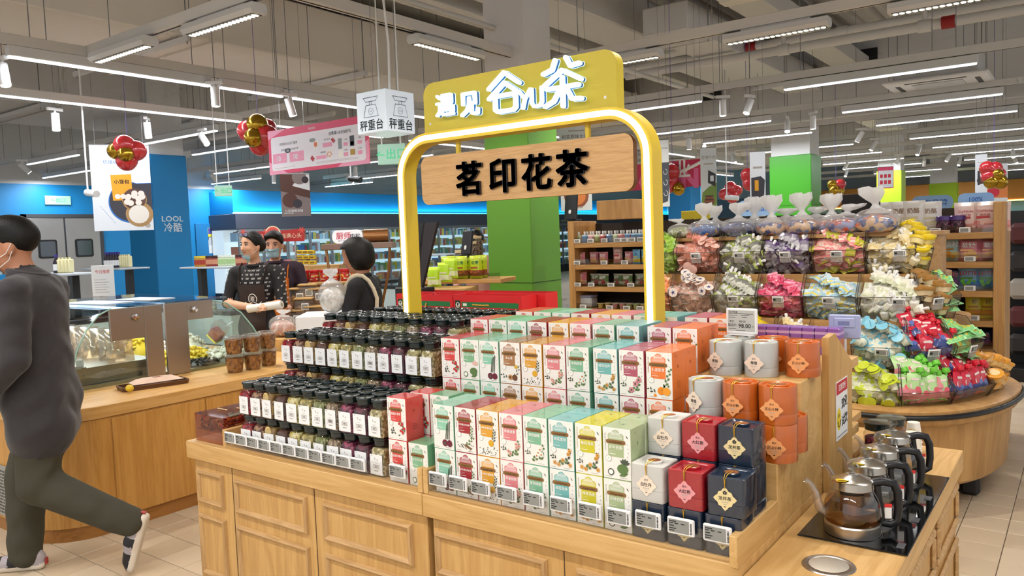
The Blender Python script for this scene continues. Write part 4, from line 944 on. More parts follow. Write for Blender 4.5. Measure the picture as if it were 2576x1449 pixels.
# ================================================================== YELLOW ARCH SIGN
YEL = mat('arch_yellow', '#d8b92c', 0.42); YELD = mat('sign_yellow', '#c9b428', 0.45)
AY = 2.62; AX0, AX1, AZT = -2.575, -1.283, 2.022; AR = 0.19; AW = 0.046; AD = 0.078; AZ0 = S2Z
t = thing('arch_sign', 'yellow illuminated arch sign rising from the middle of the tea island', 'sign', ((AX0+AX1)/2, AY, AZ0))
hx = (AX1-AX0)/2; ht = AZT-AZ0
def u_path(off, z0=0.0005, n=12):
    x, r = hx-off, AR-off
    return [(-x, z0)]+[(-x+r-r*math.cos(a), ht-off-r+r*math.sin(a)) for a in [PI/2*i/n for i in range(n+1)]]+[(x-r+r*math.sin(a), ht-off-r+r*math.cos(a)) for a in [PI/2*i/n for i in range(n+1)]]+[(x, z0)]
def ribbon(o_, i_, y0, y1, mi=0):
    b = MB(); n = len(o_)
    A = b.add([(x, y0, z) for x, z in o_]); Bq = b.add([(x, y0, z) for x, z in i_]); Cq = b.add([(x, y1, z) for x, z in o_]); D = b.add([(x, y1, z) for x, z in i_])
    for k in range(n-1):
        b.face((A+k, A+k+1, Bq+k+1, Bq+k)); b.face((C_(Cq, k+1), Cq+k, D+k, D+k+1)); b.face((Cq+k, Cq+k+1, A+k+1, A+k), 0, True); b.face((Bq+k, Bq+k+1, D+k+1, D+k), 0, True)
    b.face((A, Bq, D, Cq)); b.face((A+n-1, Cq+n-1, D+n-1, Bq+n-1)); return b
def C_(a, k): return a+k
ribbon(u_path(0.0), u_path(AW), 0, AD).build('frame', [YEL], t)
ribbon(u_path(0.012), u_path(0.033), -0.006, 0.0).build('neon_tube', [LEDW], t)
sx0, sx1, sz0, sz1 = -2.402-(AX0+AX1)/2, -1.428-(AX0+AX1)/2, ht-0.012, 2.238-AZ0
b = MB(); r = 0.055
ol = [(sx0, sz0), (sx1, sz0)]+arc(sx1-r, sz1-r, r, 0, PI/2, 8)+arc(sx0+r, sz1-r, r, PI/2, PI, 8)
b.prism(ol, 0.012, 0.068, 'xz'); bd = b.build('header_board', [YELD], t)
# glowing header lettering: stroke built from rounded bars
GLOW = mat('header_glow', '#ffffff', 0.4, emit='#a6e2ff', es=1.05); RET = mat('letter_return_blue', '#2f74c0', 0.4, emit='#2f7fe0', es=0.12); BACKG = mat('letter_halo', '#ffffff', 0.4, emit='#bfe6ff', es=0.8)
def strokes(parent, cx, cz, s, segs, wdt):
    b1, b2, b3 = MB(), MB(), MB()
    for seg in segs:
        pts = [(cx+p[0]*s, cz+p[1]*s) for p in seg]
        for i in range(len(pts)-1):
            (x0, z0), (x1, z1) = pts[i], pts[i+1]; a = math.atan2(z1-z0, x1-x0)
            def caps(w): return arc(x1, z1, w, a-PI/2, a+PI/2, 5)+arc(x0, z0, w, a+PI/2, a+1.5*PI, 5)
            b1.prism(caps(wdt), -0.022, -0.006, 'xz'); b2.prism(caps(wdt*0.98), -0.006, 0.006, 'xz'); b3.prism(caps(wdt*1.12), 0.006, 0.010, 'xz')
    b1.build('letter_face', [GLOW], parent); b2.build('letter_return', [RET], parent); b3.build('letter_halo', [BACKG], parent)
G = {
 'yu': [[(-.42,.42),(-.28,.3)],[(-.45,.08),(-.3,.08),(-.3,-.28)],[(-.46,-.42),(-.3,-.28),(-.1,-.42),(.46,-.42)],[(-.12,.42),(.36,.42),(.36,.08),(-.12,.08),(-.12,.42)],[(-.12,.25),(.36,.25)],[(.12,.42),(.12,-.2)],[(-.2,-.08),(.44,-.08),(.44,-.3),(.34,-.3)],[(-.2,-.08),(-.2,-.32)],[(-.02,-.22),(.26,-.2)]],
 'jian': [[(-.34,.0),(-.34,.44),(.32,.44),(.32,.0)],[(0,.24),(-.02,-.05),(-.16,-.3),(-.42,-.45)],[(.12,.05),(.12,-.38),(.22,-.44),(.44,-.44),(.46,-.26)]],
 'gu': [[(-.48,.12),(0,.46),(.44,.16)],[(-.48,-.12),(0,.22),(.44,-.08)],[(-.30,-.10),(-.30,-.40),(-.22,-.46),(.24,-.46),(.32,-.40),(.32,-.14),(.24,-.08),(-.22,-.08),(-.30,-.10)]],
 'cha': [[(-.46,.22),(-.24,.28),(-.16,.46)],[(.10,.48),(.20,.30),(.42,.32)],[(-.44,-.02),(0,.24),(.44,.0)],[(-.38,-.10),(.38,-.10)],[(0,.10),(0,-.48)],[(-.10,-.18),(-.22,-.36),(-.44,-.44)],[(.12,-.18),(.22,-.36),(.44,-.38)]]}
def place(px_, pz_): return px_-(AX0+AX1)/2, pz_-AZ0
for key, (u, v), s, w_ in (('yu', (1125, 265), 0.098, 0.0062), ('jian', (1186, 262), 0.098, 0.0068), ('gu', (1275, 232), 0.168, 0.0085), ('cha', (1420, 208), 0.19, 0.0085)):
    q = ony(u, v, AY); cx, cz = place(q.x, q.z); strokes(bd, cx, cz, s, G[key], w_)
q = ony(1340, 248, AY); cx, cz = place(q.x, q.z)
strokes(bd, cx-0.028, cz, 0.07, [[(-.4,.5),(0,0),(.4,.5)],[(0,0),(-.15,-.5)]], 0.006); strokes(bd, cx+0.03, cz, 0.07, [[(-.35,.5),(-.35,-.3),(-.2,-.5),(.2,-.5),(.35,-.3),(.35,.5)]], 0.006)
for x in (sx0+0.035, sx1-0.05):
    b = MB(); b.lathe([(0.006, 0), (0.006, 0.002), (0, 0.003)], 10, (x, 0.0115, sz0+0.05), axis='y'); b.build('screw', [STEEL], bd)
# wooden name board hanging in the arch
SIGNW = wood('sign_board_wood', '#d9ad76', '#b98a52', 'x', scale=3.2, contrast=0.8)
q0, q1 = ony(1060, 440, AY+0.03), ony(1596, 410, AY+0.03)
wx0, wx1, wz0, wz1 = q0.x-(AX0+AX1)/2, q1.x-(AX0+AX1)/2-0.004, 1.704-AZ0, 1.920-AZ0
b = MB(); b.prism(rrect(wx0, wx1, wz0, wz1, 0.04, 8), 0.03, 0.06, 'xz', 0, 1); wb = b.build('name_board', [SIGNW, mat('board_edge', '#8a5a2e', 0.5)], t)
LETR = mat('navy_letters', '#0d1226', 0.25, coat=0.3)
for ch, (u, v) in zip('茗印花茶', ((1172, 450), (1256, 442), (1342, 434), (1432, 424))):
    q = ony(u, v, AY); b = MB()
    for dx, dz in ((0, 0), (0.0028, 0), (-0.0028, 0), (0, 0.0022), (0, -0.0022), (0.002, 0.0016), (-0.002, -0.0016), (0.002, -0.0016), (-0.002, 0.0016)):
        b.text(ch, 0.152, (q.x-(AX0+AX1)/2+dx*1.25, 0.024, q.z-AZ0+dz*1.2), 0, ext=0.006, bold=0.010, res=2)
    b.build('letter', [LETR], wb)
for u in (1137, 1466):
    q = ony(u, 360, AY); x = q.x-(AX0+AX1)/2
    b = MB(); b.tube([(x, 0.042, wz1-0.002), (x, 0.042, ht-AW+0.004)], 0.012, 10); b.build('hanging_post', [YEL], t)

# ================================================================== KETTLES, HOB, SINK
t = thing('induction_hob', 'black glass induction hob set in the counter', 'hob', (-0.52, 0, KZ))
hy0, hy1 = 2.205, 2.965
b = MB(); b.cbox(-0.138, 0.098+0.048, hy0, hy1, 0.0005, 0.006, 0.002); b.build('glass_plate', [mat('hob_glass', '#0b0b0d', 0.07, coat=0.5)], t)
for k in range(4):
    b = MB(); b.lathe([(0.066, 0.0062), (0.067, 0.0064), (0.068, 0.0062)], 32, (-0.002, 2.30+0.185*k, 0), cap=False); b.build('burner_ring', [mat('hob_print', '#55555a', 0.5)], t)
for k in range(3): b = MB(); b.cbox(0.11, 0.13, 2.24+0.22*k, 2.28+0.22*k, 0.006, 0.0075, 0.0007); b.build('touch_key', [mat('hob_print', '#55555a', 0.5)], t)
t = thing('sink_cover', 'round brushed steel sink cover in the counter top', 'sink cover', (-0.532, 2.047, KZ))
b = MB(); b.lathe([(0.066, 0.0005), (0.064, 0.003), (0.052, 0.0035), (0.050, 0.0022)], 40, cap=False); b.build('rim', [STEEL], t)
b = MB(); b.lathe([(0.0, 0.0035), (0.047, 0.0035), (0.049, 0.003), (0.049, 0.0005)], 40, cap=False); b.build('disc', [mat('sanded_steel', '#c3bdb2', 0.5, 0.9)], t)
KG = clear('kettle_glass', '#fbfaf8', 0.16); TEA = None
def tea_mat(name, tint):
    m = clear(name, tint, 0.02); return m
def kettle(i, tea, level):
    t = thing('glass_kettle', 'x', 'kettle', group='glass kettles in a row on the hob')
    b = MB(); b.lathe([(0.060, 0), (0.074, 0.001), (0.075, 0.03), (0.072, 0.034)], 36); b.build('steel_base', [STEEL], t)
    prof = [(0.071, 0.034), (0.0765, 0.046), (0.078, 0.062), (0.074, 0.085), (0.066, 0.108), (0.058, 0.124), (0.054, 0.132)]
    b = MB(); b.lathe(prof, 36, cap=False); b.build('glass_body', [KG], t)
    pr = [(0.0, 0.0345)]+[(r_-0.002, z_) for r_, z_ in prof if z_ < level]+[(0.064, level), (0.0, level)]
    b = MB(); b.lathe(pr, 32, cap=False); b.build('tea', [tea], t)
    b = MB(); b.lathe([(0.022, 0.052), (0.026, 0.054), (0.033, 0.112)], 20, cap=False); b.build('infuser', [mat('infuser_steel', '#9c8f7f', 0.35, 0.9)], t)
    b = MB(); b.lathe([(0.0565, 0.128), (0.058, 0.130), (0.056, 0.150), (0.053, 0.153), (0.044, 0.155), (0.020, 0.166), (0.012, 0.168)], 36); lid = b.build('lid', [mat('lid_steel', '#cfcac2', 0.22, 1.0)], t)
    b = MB(); b.lathe([(0.030, 0.1555), (0.024, 0.163), (0.012, 0.1685)], 20, cap=False); b.build('lid_window', [clear('frosted_ring', '#f0f0f0', 0.1, 0.2, 0.35)], lid)
    b = MB(); b.lathe([(0.007, 0.168), (0.007, 0.174), (0.013, 0.180), (0.019, 0.188), (0.014, 0.198), (0.0, 0.200)], 8, sm=False); b.build('crystal_knob', [clear('crystal', '#e4e8ea', 0.45, 0.03)], lid)
    b = MB(); b.box(-0.045, -0.02, -0.043, -0.036, 0.1558, 0.158); b.lathe([(0.0, 0.158), (0.011, 0.158), (0.011, 0.1575)], 16, (-0.028, -0.032, 0.0), cap=False, sx=1.7); b.build('warning_sticker', [mat('sticker_yellow', '#f2c81a', 0.5)], lid)
    sp_ = [(-0.070, -0.01, 0.055), (-0.086, -0.012, 0.066), (-0.094, -0.013, 0.092), (-0.100, -0.014, 0.118), (-0.114, -0.016, 0.142), (-0.126, -0.017, 0.148)]
    b = MB(); b.tube(sp_, [0.014, 0.014, 0.012, 0.0095, 0.0075, 0.0085], 14, cap=False); b.build('spout', [clear('spout_glass', '#e9e4dc', 0.35, 0.05, 0.12)], t)
    hp = [(0.052, 0.006, 0.142), (0.080, 0.008, 0.148), (0.108, 0.011, 0.142), (0.119, 0.012, 0.118), (0.121, 0.012, 0.07), (0.117, 0.012, 0.036), (0.100, 0.010, 0.026), (0.074, 0.008, 0.030)]
    b = MB(); b.tube(hp, [0.012, 0.0125, 0.0125, 0.012, 0.0115, 0.0115, 0.0115, 0.011], 12); b.build('handle', [mat('handle_black', '#17171a', 0.35)], t)
    b = MB(); b.tube([(0.064, 0.007, 0.136), (0.076, 0.008, 0.034)], 0.011, 10); b.build('handle_back', [mat('handle_black', '#17171a', 0.35)], t)
    b = MB(); b.cbox(0.082, 0.1, -0.012, -0.010, 0.048, 0.090, 0.001); b.box(0.0815, 0.1005, -0.0128, -0.012, 0.080, 0.0905, 1); b.build('warning_label', [mat('label_white2', '#f0ece8', 0.5), mat('label_red', '#d8322c', 0.5)], t)
    return t
T0 = tea_mat('tea_amber', '#ecd0a6'); T1 = tea_mat('tea_pale', '#ece4cc'); T2 = tea_mat('tea_water', '#f2f4f2')
for k, (y, a, m, lv, lab) in enumerate(((2.298, 0.0, T0, 0.098, 'glass kettle of amber tea nearest the front of the hob'), (2.478, 0.05, T2, 0.09, 'second glass kettle from the front of the hob, steel infuser inside'), (2.66, -0.05, T2, 0.085, 'third glass kettle from the front of the hob'), (2.86, 0.08, T1, 0.08, 'farthest glass kettle, next to the black lidded jars'))):
    r_ = kettle(k, m, lv); r_.location = (-0.532, y, KZ+0.0065); r_.rotation_euler = (0, 0, 0.35+a); r_['label'] = lab
# jars and paper cups at the counter end
for x, y, lab, kd in ((-0.612, 3.03, 'tall jar of dried roses behind the kettles', 8), (-0.585, 3.125, 'tall dark lidded jar behind the rose jar', 9)):
    t = thing('storage_jar', lab, 'jar', (x, y, KZ+0.0005))
    b = MB(); b.lathe([(0.044, 0), (0.048, 0.004), (0.048, 0.115), (0.040, 0.128)], 28); b.build('body', [JCLR], t)
    b = MB(); b.lathe([(0.0, 0.003), (0.044, 0.003), (0.044, 0.100), (0.0, 0.104)], 24, cap=False); b.build('contents', [JK[kd][1]], t)
    b = MB(); b.lathe([(0.042, 0.128), (0.046, 0.130), (0.046, 0.148), (0.050, 0.150), (0.050, 0.156), (0.0, 0.158)], 28); b.build('lid', [LIDM], t)
CUP = mat('paper_cup', '#efe9dd', 0.6)
def cup(lab, loc):
    t = thing('paper_cup', lab, 'paper cup', loc, group='paper tasting cups')
    b = MB(); b.lathe([(0.030, 0.0), (0.0315, 0.0025), (0.0295, 0.004), (0.022, 0.062), (0.0, 0.0605)], 24, cap=False); b.build('cup_wall', [CUP], t)
    b = MB(); b.box(-0.012, 0.012, -0.0292, -0.0286, 0.022, 0.04); b.build('logo', [mat('cup_logo', '#d8b33a', 0.6)], t)
for k in range(4): cup('upside down paper cup, %s of the taller stack beside the kettles' % ['lowest', 'second', 'third', 'topmost'][k], (-0.535, 3.275, KZ+0.0005+0.016*k))
for k in range(3): cup('upside down paper cup, %s of the shorter stack beside the kettles' % ['lowest', 'middle', 'topmost'][k], (-0.525, 3.185, KZ+0.0005+0.016*k))
# free tasting notice on the end panel
t = thing('tasting_notice', 'white notice with red header and yellow smiling face on the end panel', 'notice', (XR+0.0225, 2.775, 0.925))
b = MB(); b.box(0, 0.0015, -0.075, 0.075, -0.10, 0.10); b.build('sheet', [mat('notice_white', '#f2f2f2', 0.5)], t)
b = MB(); b.box(0.0015, 0.002, -0.071, 0.071, 0.055, 0.096, 0); b.box(0.0015, 0.002, -0.065, 0.065, -0.09, -0.088, 2); b.text('注意烫伤', 0.024, (0.0023, 0, 0.076), 1, 'yz', bold=0.01)
b.text('欢', 0.042, (0.0023, 0.012, 0.015), 2, 'yz', bold=0.012); b.text('迎', 0.042, (0.0023, 0.05, 0.02), 2, 'yz', bold=0.012); b.text('试', 0.042, (0.0023, 0.012, -0.045), 2, 'yz', bold=0.012); b.text('饮', 0.042, (0.0023, 0.05, -0.04), 2, 'yz', bold=0.012)
n = 24; b.poly([(0.002, -0.042+0.026*math.cos(2*PI*k/n), -0.03+0.038*math.sin(2*PI*k/n)) for k in range(n)], 3)
for yy in (-0.049, -0.035): b.poly([(0.0023, yy+0.003*math.cos(2*PI*k/10), -0.018+0.008*math.sin(2*PI*k/10)) for k in range(10)], 2)
b.tube([(0.0023, -0.042+0.016*math.cos(a), -0.034+0.022*math.sin(a)) for a in [PI+PI*k/8 for k in range(9)]], 0.0015, 5, 2)
b.build('print', [mat('notice_red', '#c62334', 0.5), PW, INK, mat('smiley_yellow', '#f2d21c', 0.5)], t)
# ================================================================== CANDY STAND
def proj(p):
    d = Vector(p)-CAMP; t_ = d.dot(FWD); return d.dot(RGT)/t_*FPX+1288, d.dot(DWN)/t_*FPX+724.5
CEX, CEY = -0.85, 5.30
def stand_path(a, b, bb=0.62, x0=-2.40, n=20, close=True):
    pts = [(x0, CEY-b), (CEX, CEY-b)]+[(CEX+a*math.sin(PI/2*i/n), CEY-b*math.cos(PI/2*i/n)) for i in range(1, n+1)]
    if close: pts += [(CEX+a*math.cos(PI/2*i/n), CEY+bb*math.sin(PI/2*i/n)) for i in range(1, n+1)]+[(x0, CEY+bb)]
    return pts
CANW = wood('stand_wood', '#c79a62', '#a97c46', 'x', scale=0.8); CANWY = wood('stand_wood_curved', '#c99c62', '#ab7e48', 'z', scale=0.5)
t = thing('candy_stand', 'rounded wooden candy stand with black bumper rail', 'display stand', (0, 0, 0))
b = MB(); secs = []
for a_, b_, z_ in ((0.46, 0.80, 0.14), (0.475, 0.83, 0.16), (0.50, 0.87, 0.48), (0.535, 0.94, 0.50), (0.545, 0.955, 0.52), (0.545, 0.955, 0.575), (0.53, 0.935, 0.585)): secs.append((stand_path(a_, b_), z_))
loft(b, secs, sm=True); b.build('drum', [CANWY], t)
b = MB(); b.tube([(x, y, 0.548) for x, y in stand_path(0.553, 0.965)], 0.014, 10); b.build('bumper_rail', [BLACK], t)
LEGB = mat('stand_leg', '#1b1a1c', 0.5)
for x, y in ((-0.53, 5.02), (-1.3, 4.75), (-2.1, 4.75), (-0.75, 5.6), (-2.1, 5.6)):
    b = MB(); b.cbox(x-0.05, x+0.05, y-0.05, y+0.05, 0, 0.1395, 0.02); b.build('foot', [LEGB], t)
TIERS = [dict(y=4.40, z=0.664, zb=0.586, a=0.50), dict(y=4.58, z=0.87, zb=0.735, a=0.42), dict(y=4.76, z=1.13, zb=0.995, a=0.32), dict(y=4.94, z=1.395, zb=1.255, a=0.22)]
zprev = 0.585
for k, T in enumerate(TIERS):                        # stepped core: each core step carries one ring of bins
    Tn_y = T['y']+0.20
    if k: 
        b = MB(); loft(b, [(stand_path(T['a']-0.03, CEY-T['y']-0.05, 0.5-0.08*k), zprev), (stand_path(T['a']-0.03, CEY-T['y']-0.05, 0.5-0.08*k), T['zb']-0.006)], sm=False); b.build('core_step', [CANW], t)
        zprev = T['zb']-0.006
b = MB(); loft(b, [(stand_path(0.16, 0.20, 0.2), zprev), (stand_path(0.16, 0.20, 0.2), 1.47)], sm=False); b.build('core_top', [CANW], t)
b = MB(); loft(b, [(stand_path(0.18, 0.25, 0.22), 1.47), (stand_path(0.18, 0.25, 0.22), 1.492)], sm=False); b.build('top_board', [CANW], t)
BINP = clear('bin_acrylic', '#efeeec', 0.10); BINE = mat('bin_edge', '#3b322d', 0.3)

# ---- small sweets: one mesh per kind -------------------------------------------
def cup_mesh(body, lid, star=None):
    b = MB(); b.lathe([(0.012, 0), (0.017, 0.026)], 12, mi=0); b.lathe([(0.0215, 0.026), (0.022, 0.0275), (0.0, 0.0285)], 14, mi=1, cap=False); b.lathe([(0.0, 0.0262), (0.0215, 0.026)], 14, mi=1, cap=False)
    if star:
        for j in range(5): b.poly([(0.013*math.cos(j*1.257+d)*s_, 0.013*math.sin(j*1.257+d)*s_, 0.029) for d, s_ in ((0, 1.0), (0.6, 0.3), (-0.6, 0.3))][::-1], 2)
        disc2(b, 0.004, 0.0291, 2)
    return b
def disc2(b, r, z, mi): b.poly([(r*math.cos(2*PI*k/8), r*math.sin(2*PI*k/8), z) for k in range(8)], mi)
def pillow(w, h, d, mi=0, n=5, m=6, crimp=0.006, b=None, top=None, band=None):
    b = b or MB(); vs = []
    for s_ in (-1, 1):
        for j in range(m+1):
            for i in range(n+1):
                u, v = i/n*2-1, j/m*2-1
                f = max(0, (1-u**4))*max(0, (1-v**6)); pin = 1-0.10*(1-abs(v)**2)*0-0.06*(1-v*v)*abs(u)
                vs.append((u*w/2*pin, s_*d/2*f**0.6, (v+1)*h/2))
    B0 = b.add(vs); N = (n+1)*(m+1)
    for s_ in (0, 1):
        for j in range(m):
            for i in range(n):
                q = [B0+s_*N+j*(n+1)+i, B0+s_*N+j*(n+1)+i+1, B0+s_*N+(j+1)*(n+1)+i+1, B0+s_*N+(j+1)*(n+1)+i]
                mm = mi
                if top is not None and j >= m-1: mm = top
                if band is not None and band[0] <= j < band[1]: mm = band[2]
                b.face(q if s_ == 0 else q[::-1], mm, True)
    return b
def spout_mesh(two=False):
    b = pillow(0.046, 0.055, 0.022, 0, 4, 5, top=1, band=(0, 2, 2)); b.tube([(0, 0, 0.052), (0, 0, 0.064)], 0.006, 8, 3); b.tube([(0, 0, 0.062), (0, 0, 0.078)], 0.0078, 8, 3); return b
def squeeze_mesh():
    b = pillow(0.052, 0.085, 0.022, 0, 4, 6, band=(0, 2, 1)); b.tube([(0.018, 0, 0.082), (0.022, 0, 0.094)], 0.006, 8, 2); b.lathe([(0.013, 0), (0.015, 0.004), (0.012, 0.018), (0, 0.019)], 10, (0.022, 0, 0.090), 2)
    disc(b, -0.008, 0.04, 0.012, 3, -0.0105, 10); disc(b, 0.010, 0.03, 0.010, 4, -0.0112, 10); b.box(-0.016, 0.012, -0.0115, -0.011, 0.06, 0.068, 3); return b
def sachet_mesh(): return pillow(0.05, 0.036, 0.008, 0, 4, 4, top=1, band=(1, 2, 2))
def tub_mesh():
    b = MB(); b.lathe([(0.024, 0), (0.028, 0.022)], 16, mi=0); b.lathe([(0.030, 0.020), (0.031, 0.022), (0.031, 0.031), (0.028, 0.033), (0.0, 0.0325)], 18, mi=1); disc2(b, 0.018, 0.0335, 2); return b
def clam_mesh():
    b = MB()
    for k in range(3): b.ball((-0.022+0.022*k, 0, 0.009), 0.018, 10, 6, 0, (1.0, 0.9, 0.5))
    b.cbox(-0.046, 0.046, -0.018, 0.018, 0.006, 0.010, 0.002, 1)
    for k in range(3): b.ball((-0.022+0.022*k, 0, 0.018), 0.006, 8, 4, 2, (1, 1, 0.4))
    return b
def M_(n, c, r=0.35, coat=0.3): return mat('sweet_'+n, c, r, coat=coat)
PALE = clear('jelly_clear', '#dcdcd4', 0.22, 0.08, 0.25)
KINDS = {
 'salmon jelly cup': (cup_mesh('a', 'b'), [M_('salmon', '#f2a08c'), M_('salmon_lid', '#f3c3b4'), INK]),
 'dusty pink jelly cup with blue star': (cup_mesh('a', 'b', True), [M_('dusty', '#e0b1a0'), M_('dusty_lid', '#efe3da'), M_('star', '#223a7d')]),
 'clear jelly pouch with white spout': (spout_mesh(), [PALE, M_('leafy', '#a9b95a'), M_('clearish', '#cfd0c4'), M_('spoutw', '#f0efec')]),
 'silver purple jelly pouch': (spout_mesh(), [M_('silver', '#8d8598', 0.2), M_('violet', '#5b3a78'), M_('silver2', '#c3c0c8', 0.2), M_('spoutw', '#f0efec')]),
 'pink sour sachet': (sachet_mesh(), [M_('pink', '#ee8f8f'), M_('pink2', '#f3b0a6'), M_('pinkw', '#f6d7c8')]),
 'yellow sour sachet': (sachet_mesh(), [M_('acid', '#d6d23a'), M_('acid2', '#c3c83c'), M_('acid3', '#e8dd6a')]),
 'cream jelly pouch with white spout': (spout_mesh(), [M_('cream', '#ecdcb0'), M_('cream2', '#f1e6c8'), M_('cream3', '#e8cf92'), M_('spoutw', '#f0efec')]),
 'yellow lidded sweet tub': (tub_mesh(), [M_('ytub', '#e3cf8a'), M_('ylid', '#e6c81e'), M_('ylid2', '#f3e7a0')]),
 'hot pink jelly sachet': (sachet_mesh(), [M_('hot', '#e0587e'), M_('hot2', '#ef9ab0'), M_('hot3', '#d83a5c')]),
 'blue and yellow snack sachet': (sachet_mesh(), [M_('bluey', '#a9cfe0'), M_('bluey2', '#d9e2e4'), M_('bluey3', '#e8d76a')]),
 'milky white jelly pouch': (spout_mesh(), [M_('milk', '#ece9d8'), M_('milk2', '#f2f0e6'), M_('milk3', '#d6d9b8'), M_('spoutw', '#f0efec')]),
 'bronze lidded sweet tub': (tub_mesh(), [M_('btub', '#d8c49a'), M_('blid', '#a87a3a'), M_('blid2', '#e8dcc0')]),
 'mint green candy pack': (clam_mesh(), [M_('mint', '#8fd98a'), M_('mint2', '#a9e6a2'), M_('mint3', '#e2c83a')]),
 'cream jelly cup with blue lid': (cup_mesh('a', 'b'), [M_('cupcream', '#e6e6d2'), M_('bluelid', '#86cbe2'), INK]),
 'cream jelly cup with lime lid': (cup_mesh('a', 'b'), [M_('cupcream2', '#e4e6c6'), M_('limelid', '#cfdc3a'), INK]),
 'red fruit squeeze pouch': (squeeze_mesh(), [M_('sqred', '#cf2c44'), M_('sqnavy', '#3c4a86'), M_('sqcap', '#d3142c'), M_('sqw', '#f0d9d4'), M_('sqblue', '#5c6fb0')]),
 'green fruit squeeze pouch': (squeeze_mesh(), [M_('sqgreen', '#b9de9a'), M_('sqpink', '#e38a92'), M_('sqgcap', '#6fc83a'), M_('sqw', '#f0d9d4'), M_('sqred2', '#e05a6a')]),
 'orange lidded sweet tub': (tub_mesh(), [M_('otub', '#eec27a'), M_('olid', '#f2a83a'), M_('olid2', '#f6d89a')]),
 'lime sweet sachet': (sachet_mesh(), [M_('lime', '#9fc83a'), M_('lime2', '#b8d86a'), M_('lime3', '#7fae3a')]),
 'orange sweet sachet': (sachet_mesh(), [M_('orng', '#ef9a62'), M_('orng2', '#f3b48a'), M_('orng3', '#e8864a')])}
KMESH = {k: v[0].data(k.replace(' ', '_'), v[1]) for k, v in KINDS.items()}
SHORT = {k: ('jelly_cup' if 'cup' in k else 'squeeze_pouch' if 'squeeze' in k else 'jelly_pouch' if 'pouch' in k else 'sweet_tub' if 'tub' in k else 'candy_pack' if 'pack' in k else 'candy_sachet') for k in KINDS}
def path_at(T, s):                                  # s<=0: along the straight front (metres left of the corner); 0..1: round the corner
    b_ = CEY-T['y']
    if s <= 0: return Vector((CEX+s, T['y'], 0)), Vector((0, -1, 0))
    th = s*PI/2; p = Vector((CEX+T['a']*math.sin(th), CEY-b_*math.cos(th), 0)); n = Vector((math.sin(th)/T['a'], -math.cos(th)/b_, 0)).normalized(); return p, n
def s_of(T, u):                                     # path position whose lip shows at picture column u
    best = None
    for i in range(-460, 200):
        s = i/200.0 if i > 0 else i/200.0
        p, n = path_at(T, s); uu = proj((p.x, p.y, T['z']))[0]
        if best is None or abs(uu-u) < best[0]: best = (abs(uu-u), s)
    return best[1]
FILLM = {}
tagE = MB(); tagE.cbox(-0.034, 0.034, -0.004, 0.004, -0.02, 0.02, 0.003, 0); tagE.box(-0.028, 0.022, -0.0045, -0.004, -0.014, 0.014, 1); tagE.box(-0.026, -0.012, -0.0049, -0.0045, -0.006, 0.006, 2); tagE.box(0.026, 0.029, -0.0045, -0.004, -0.014, 0.014, 2); tagE.box(-0.034, 0.034, -0.002, 0.002, -0.05, -0.02, 3)
TAGME = tagE.data('price_tag', [TAGW, EINK, INK, clear('tag_pocket', '#f4f4f4', 0.2, 0.1, 0.25)])
tagn = [0]
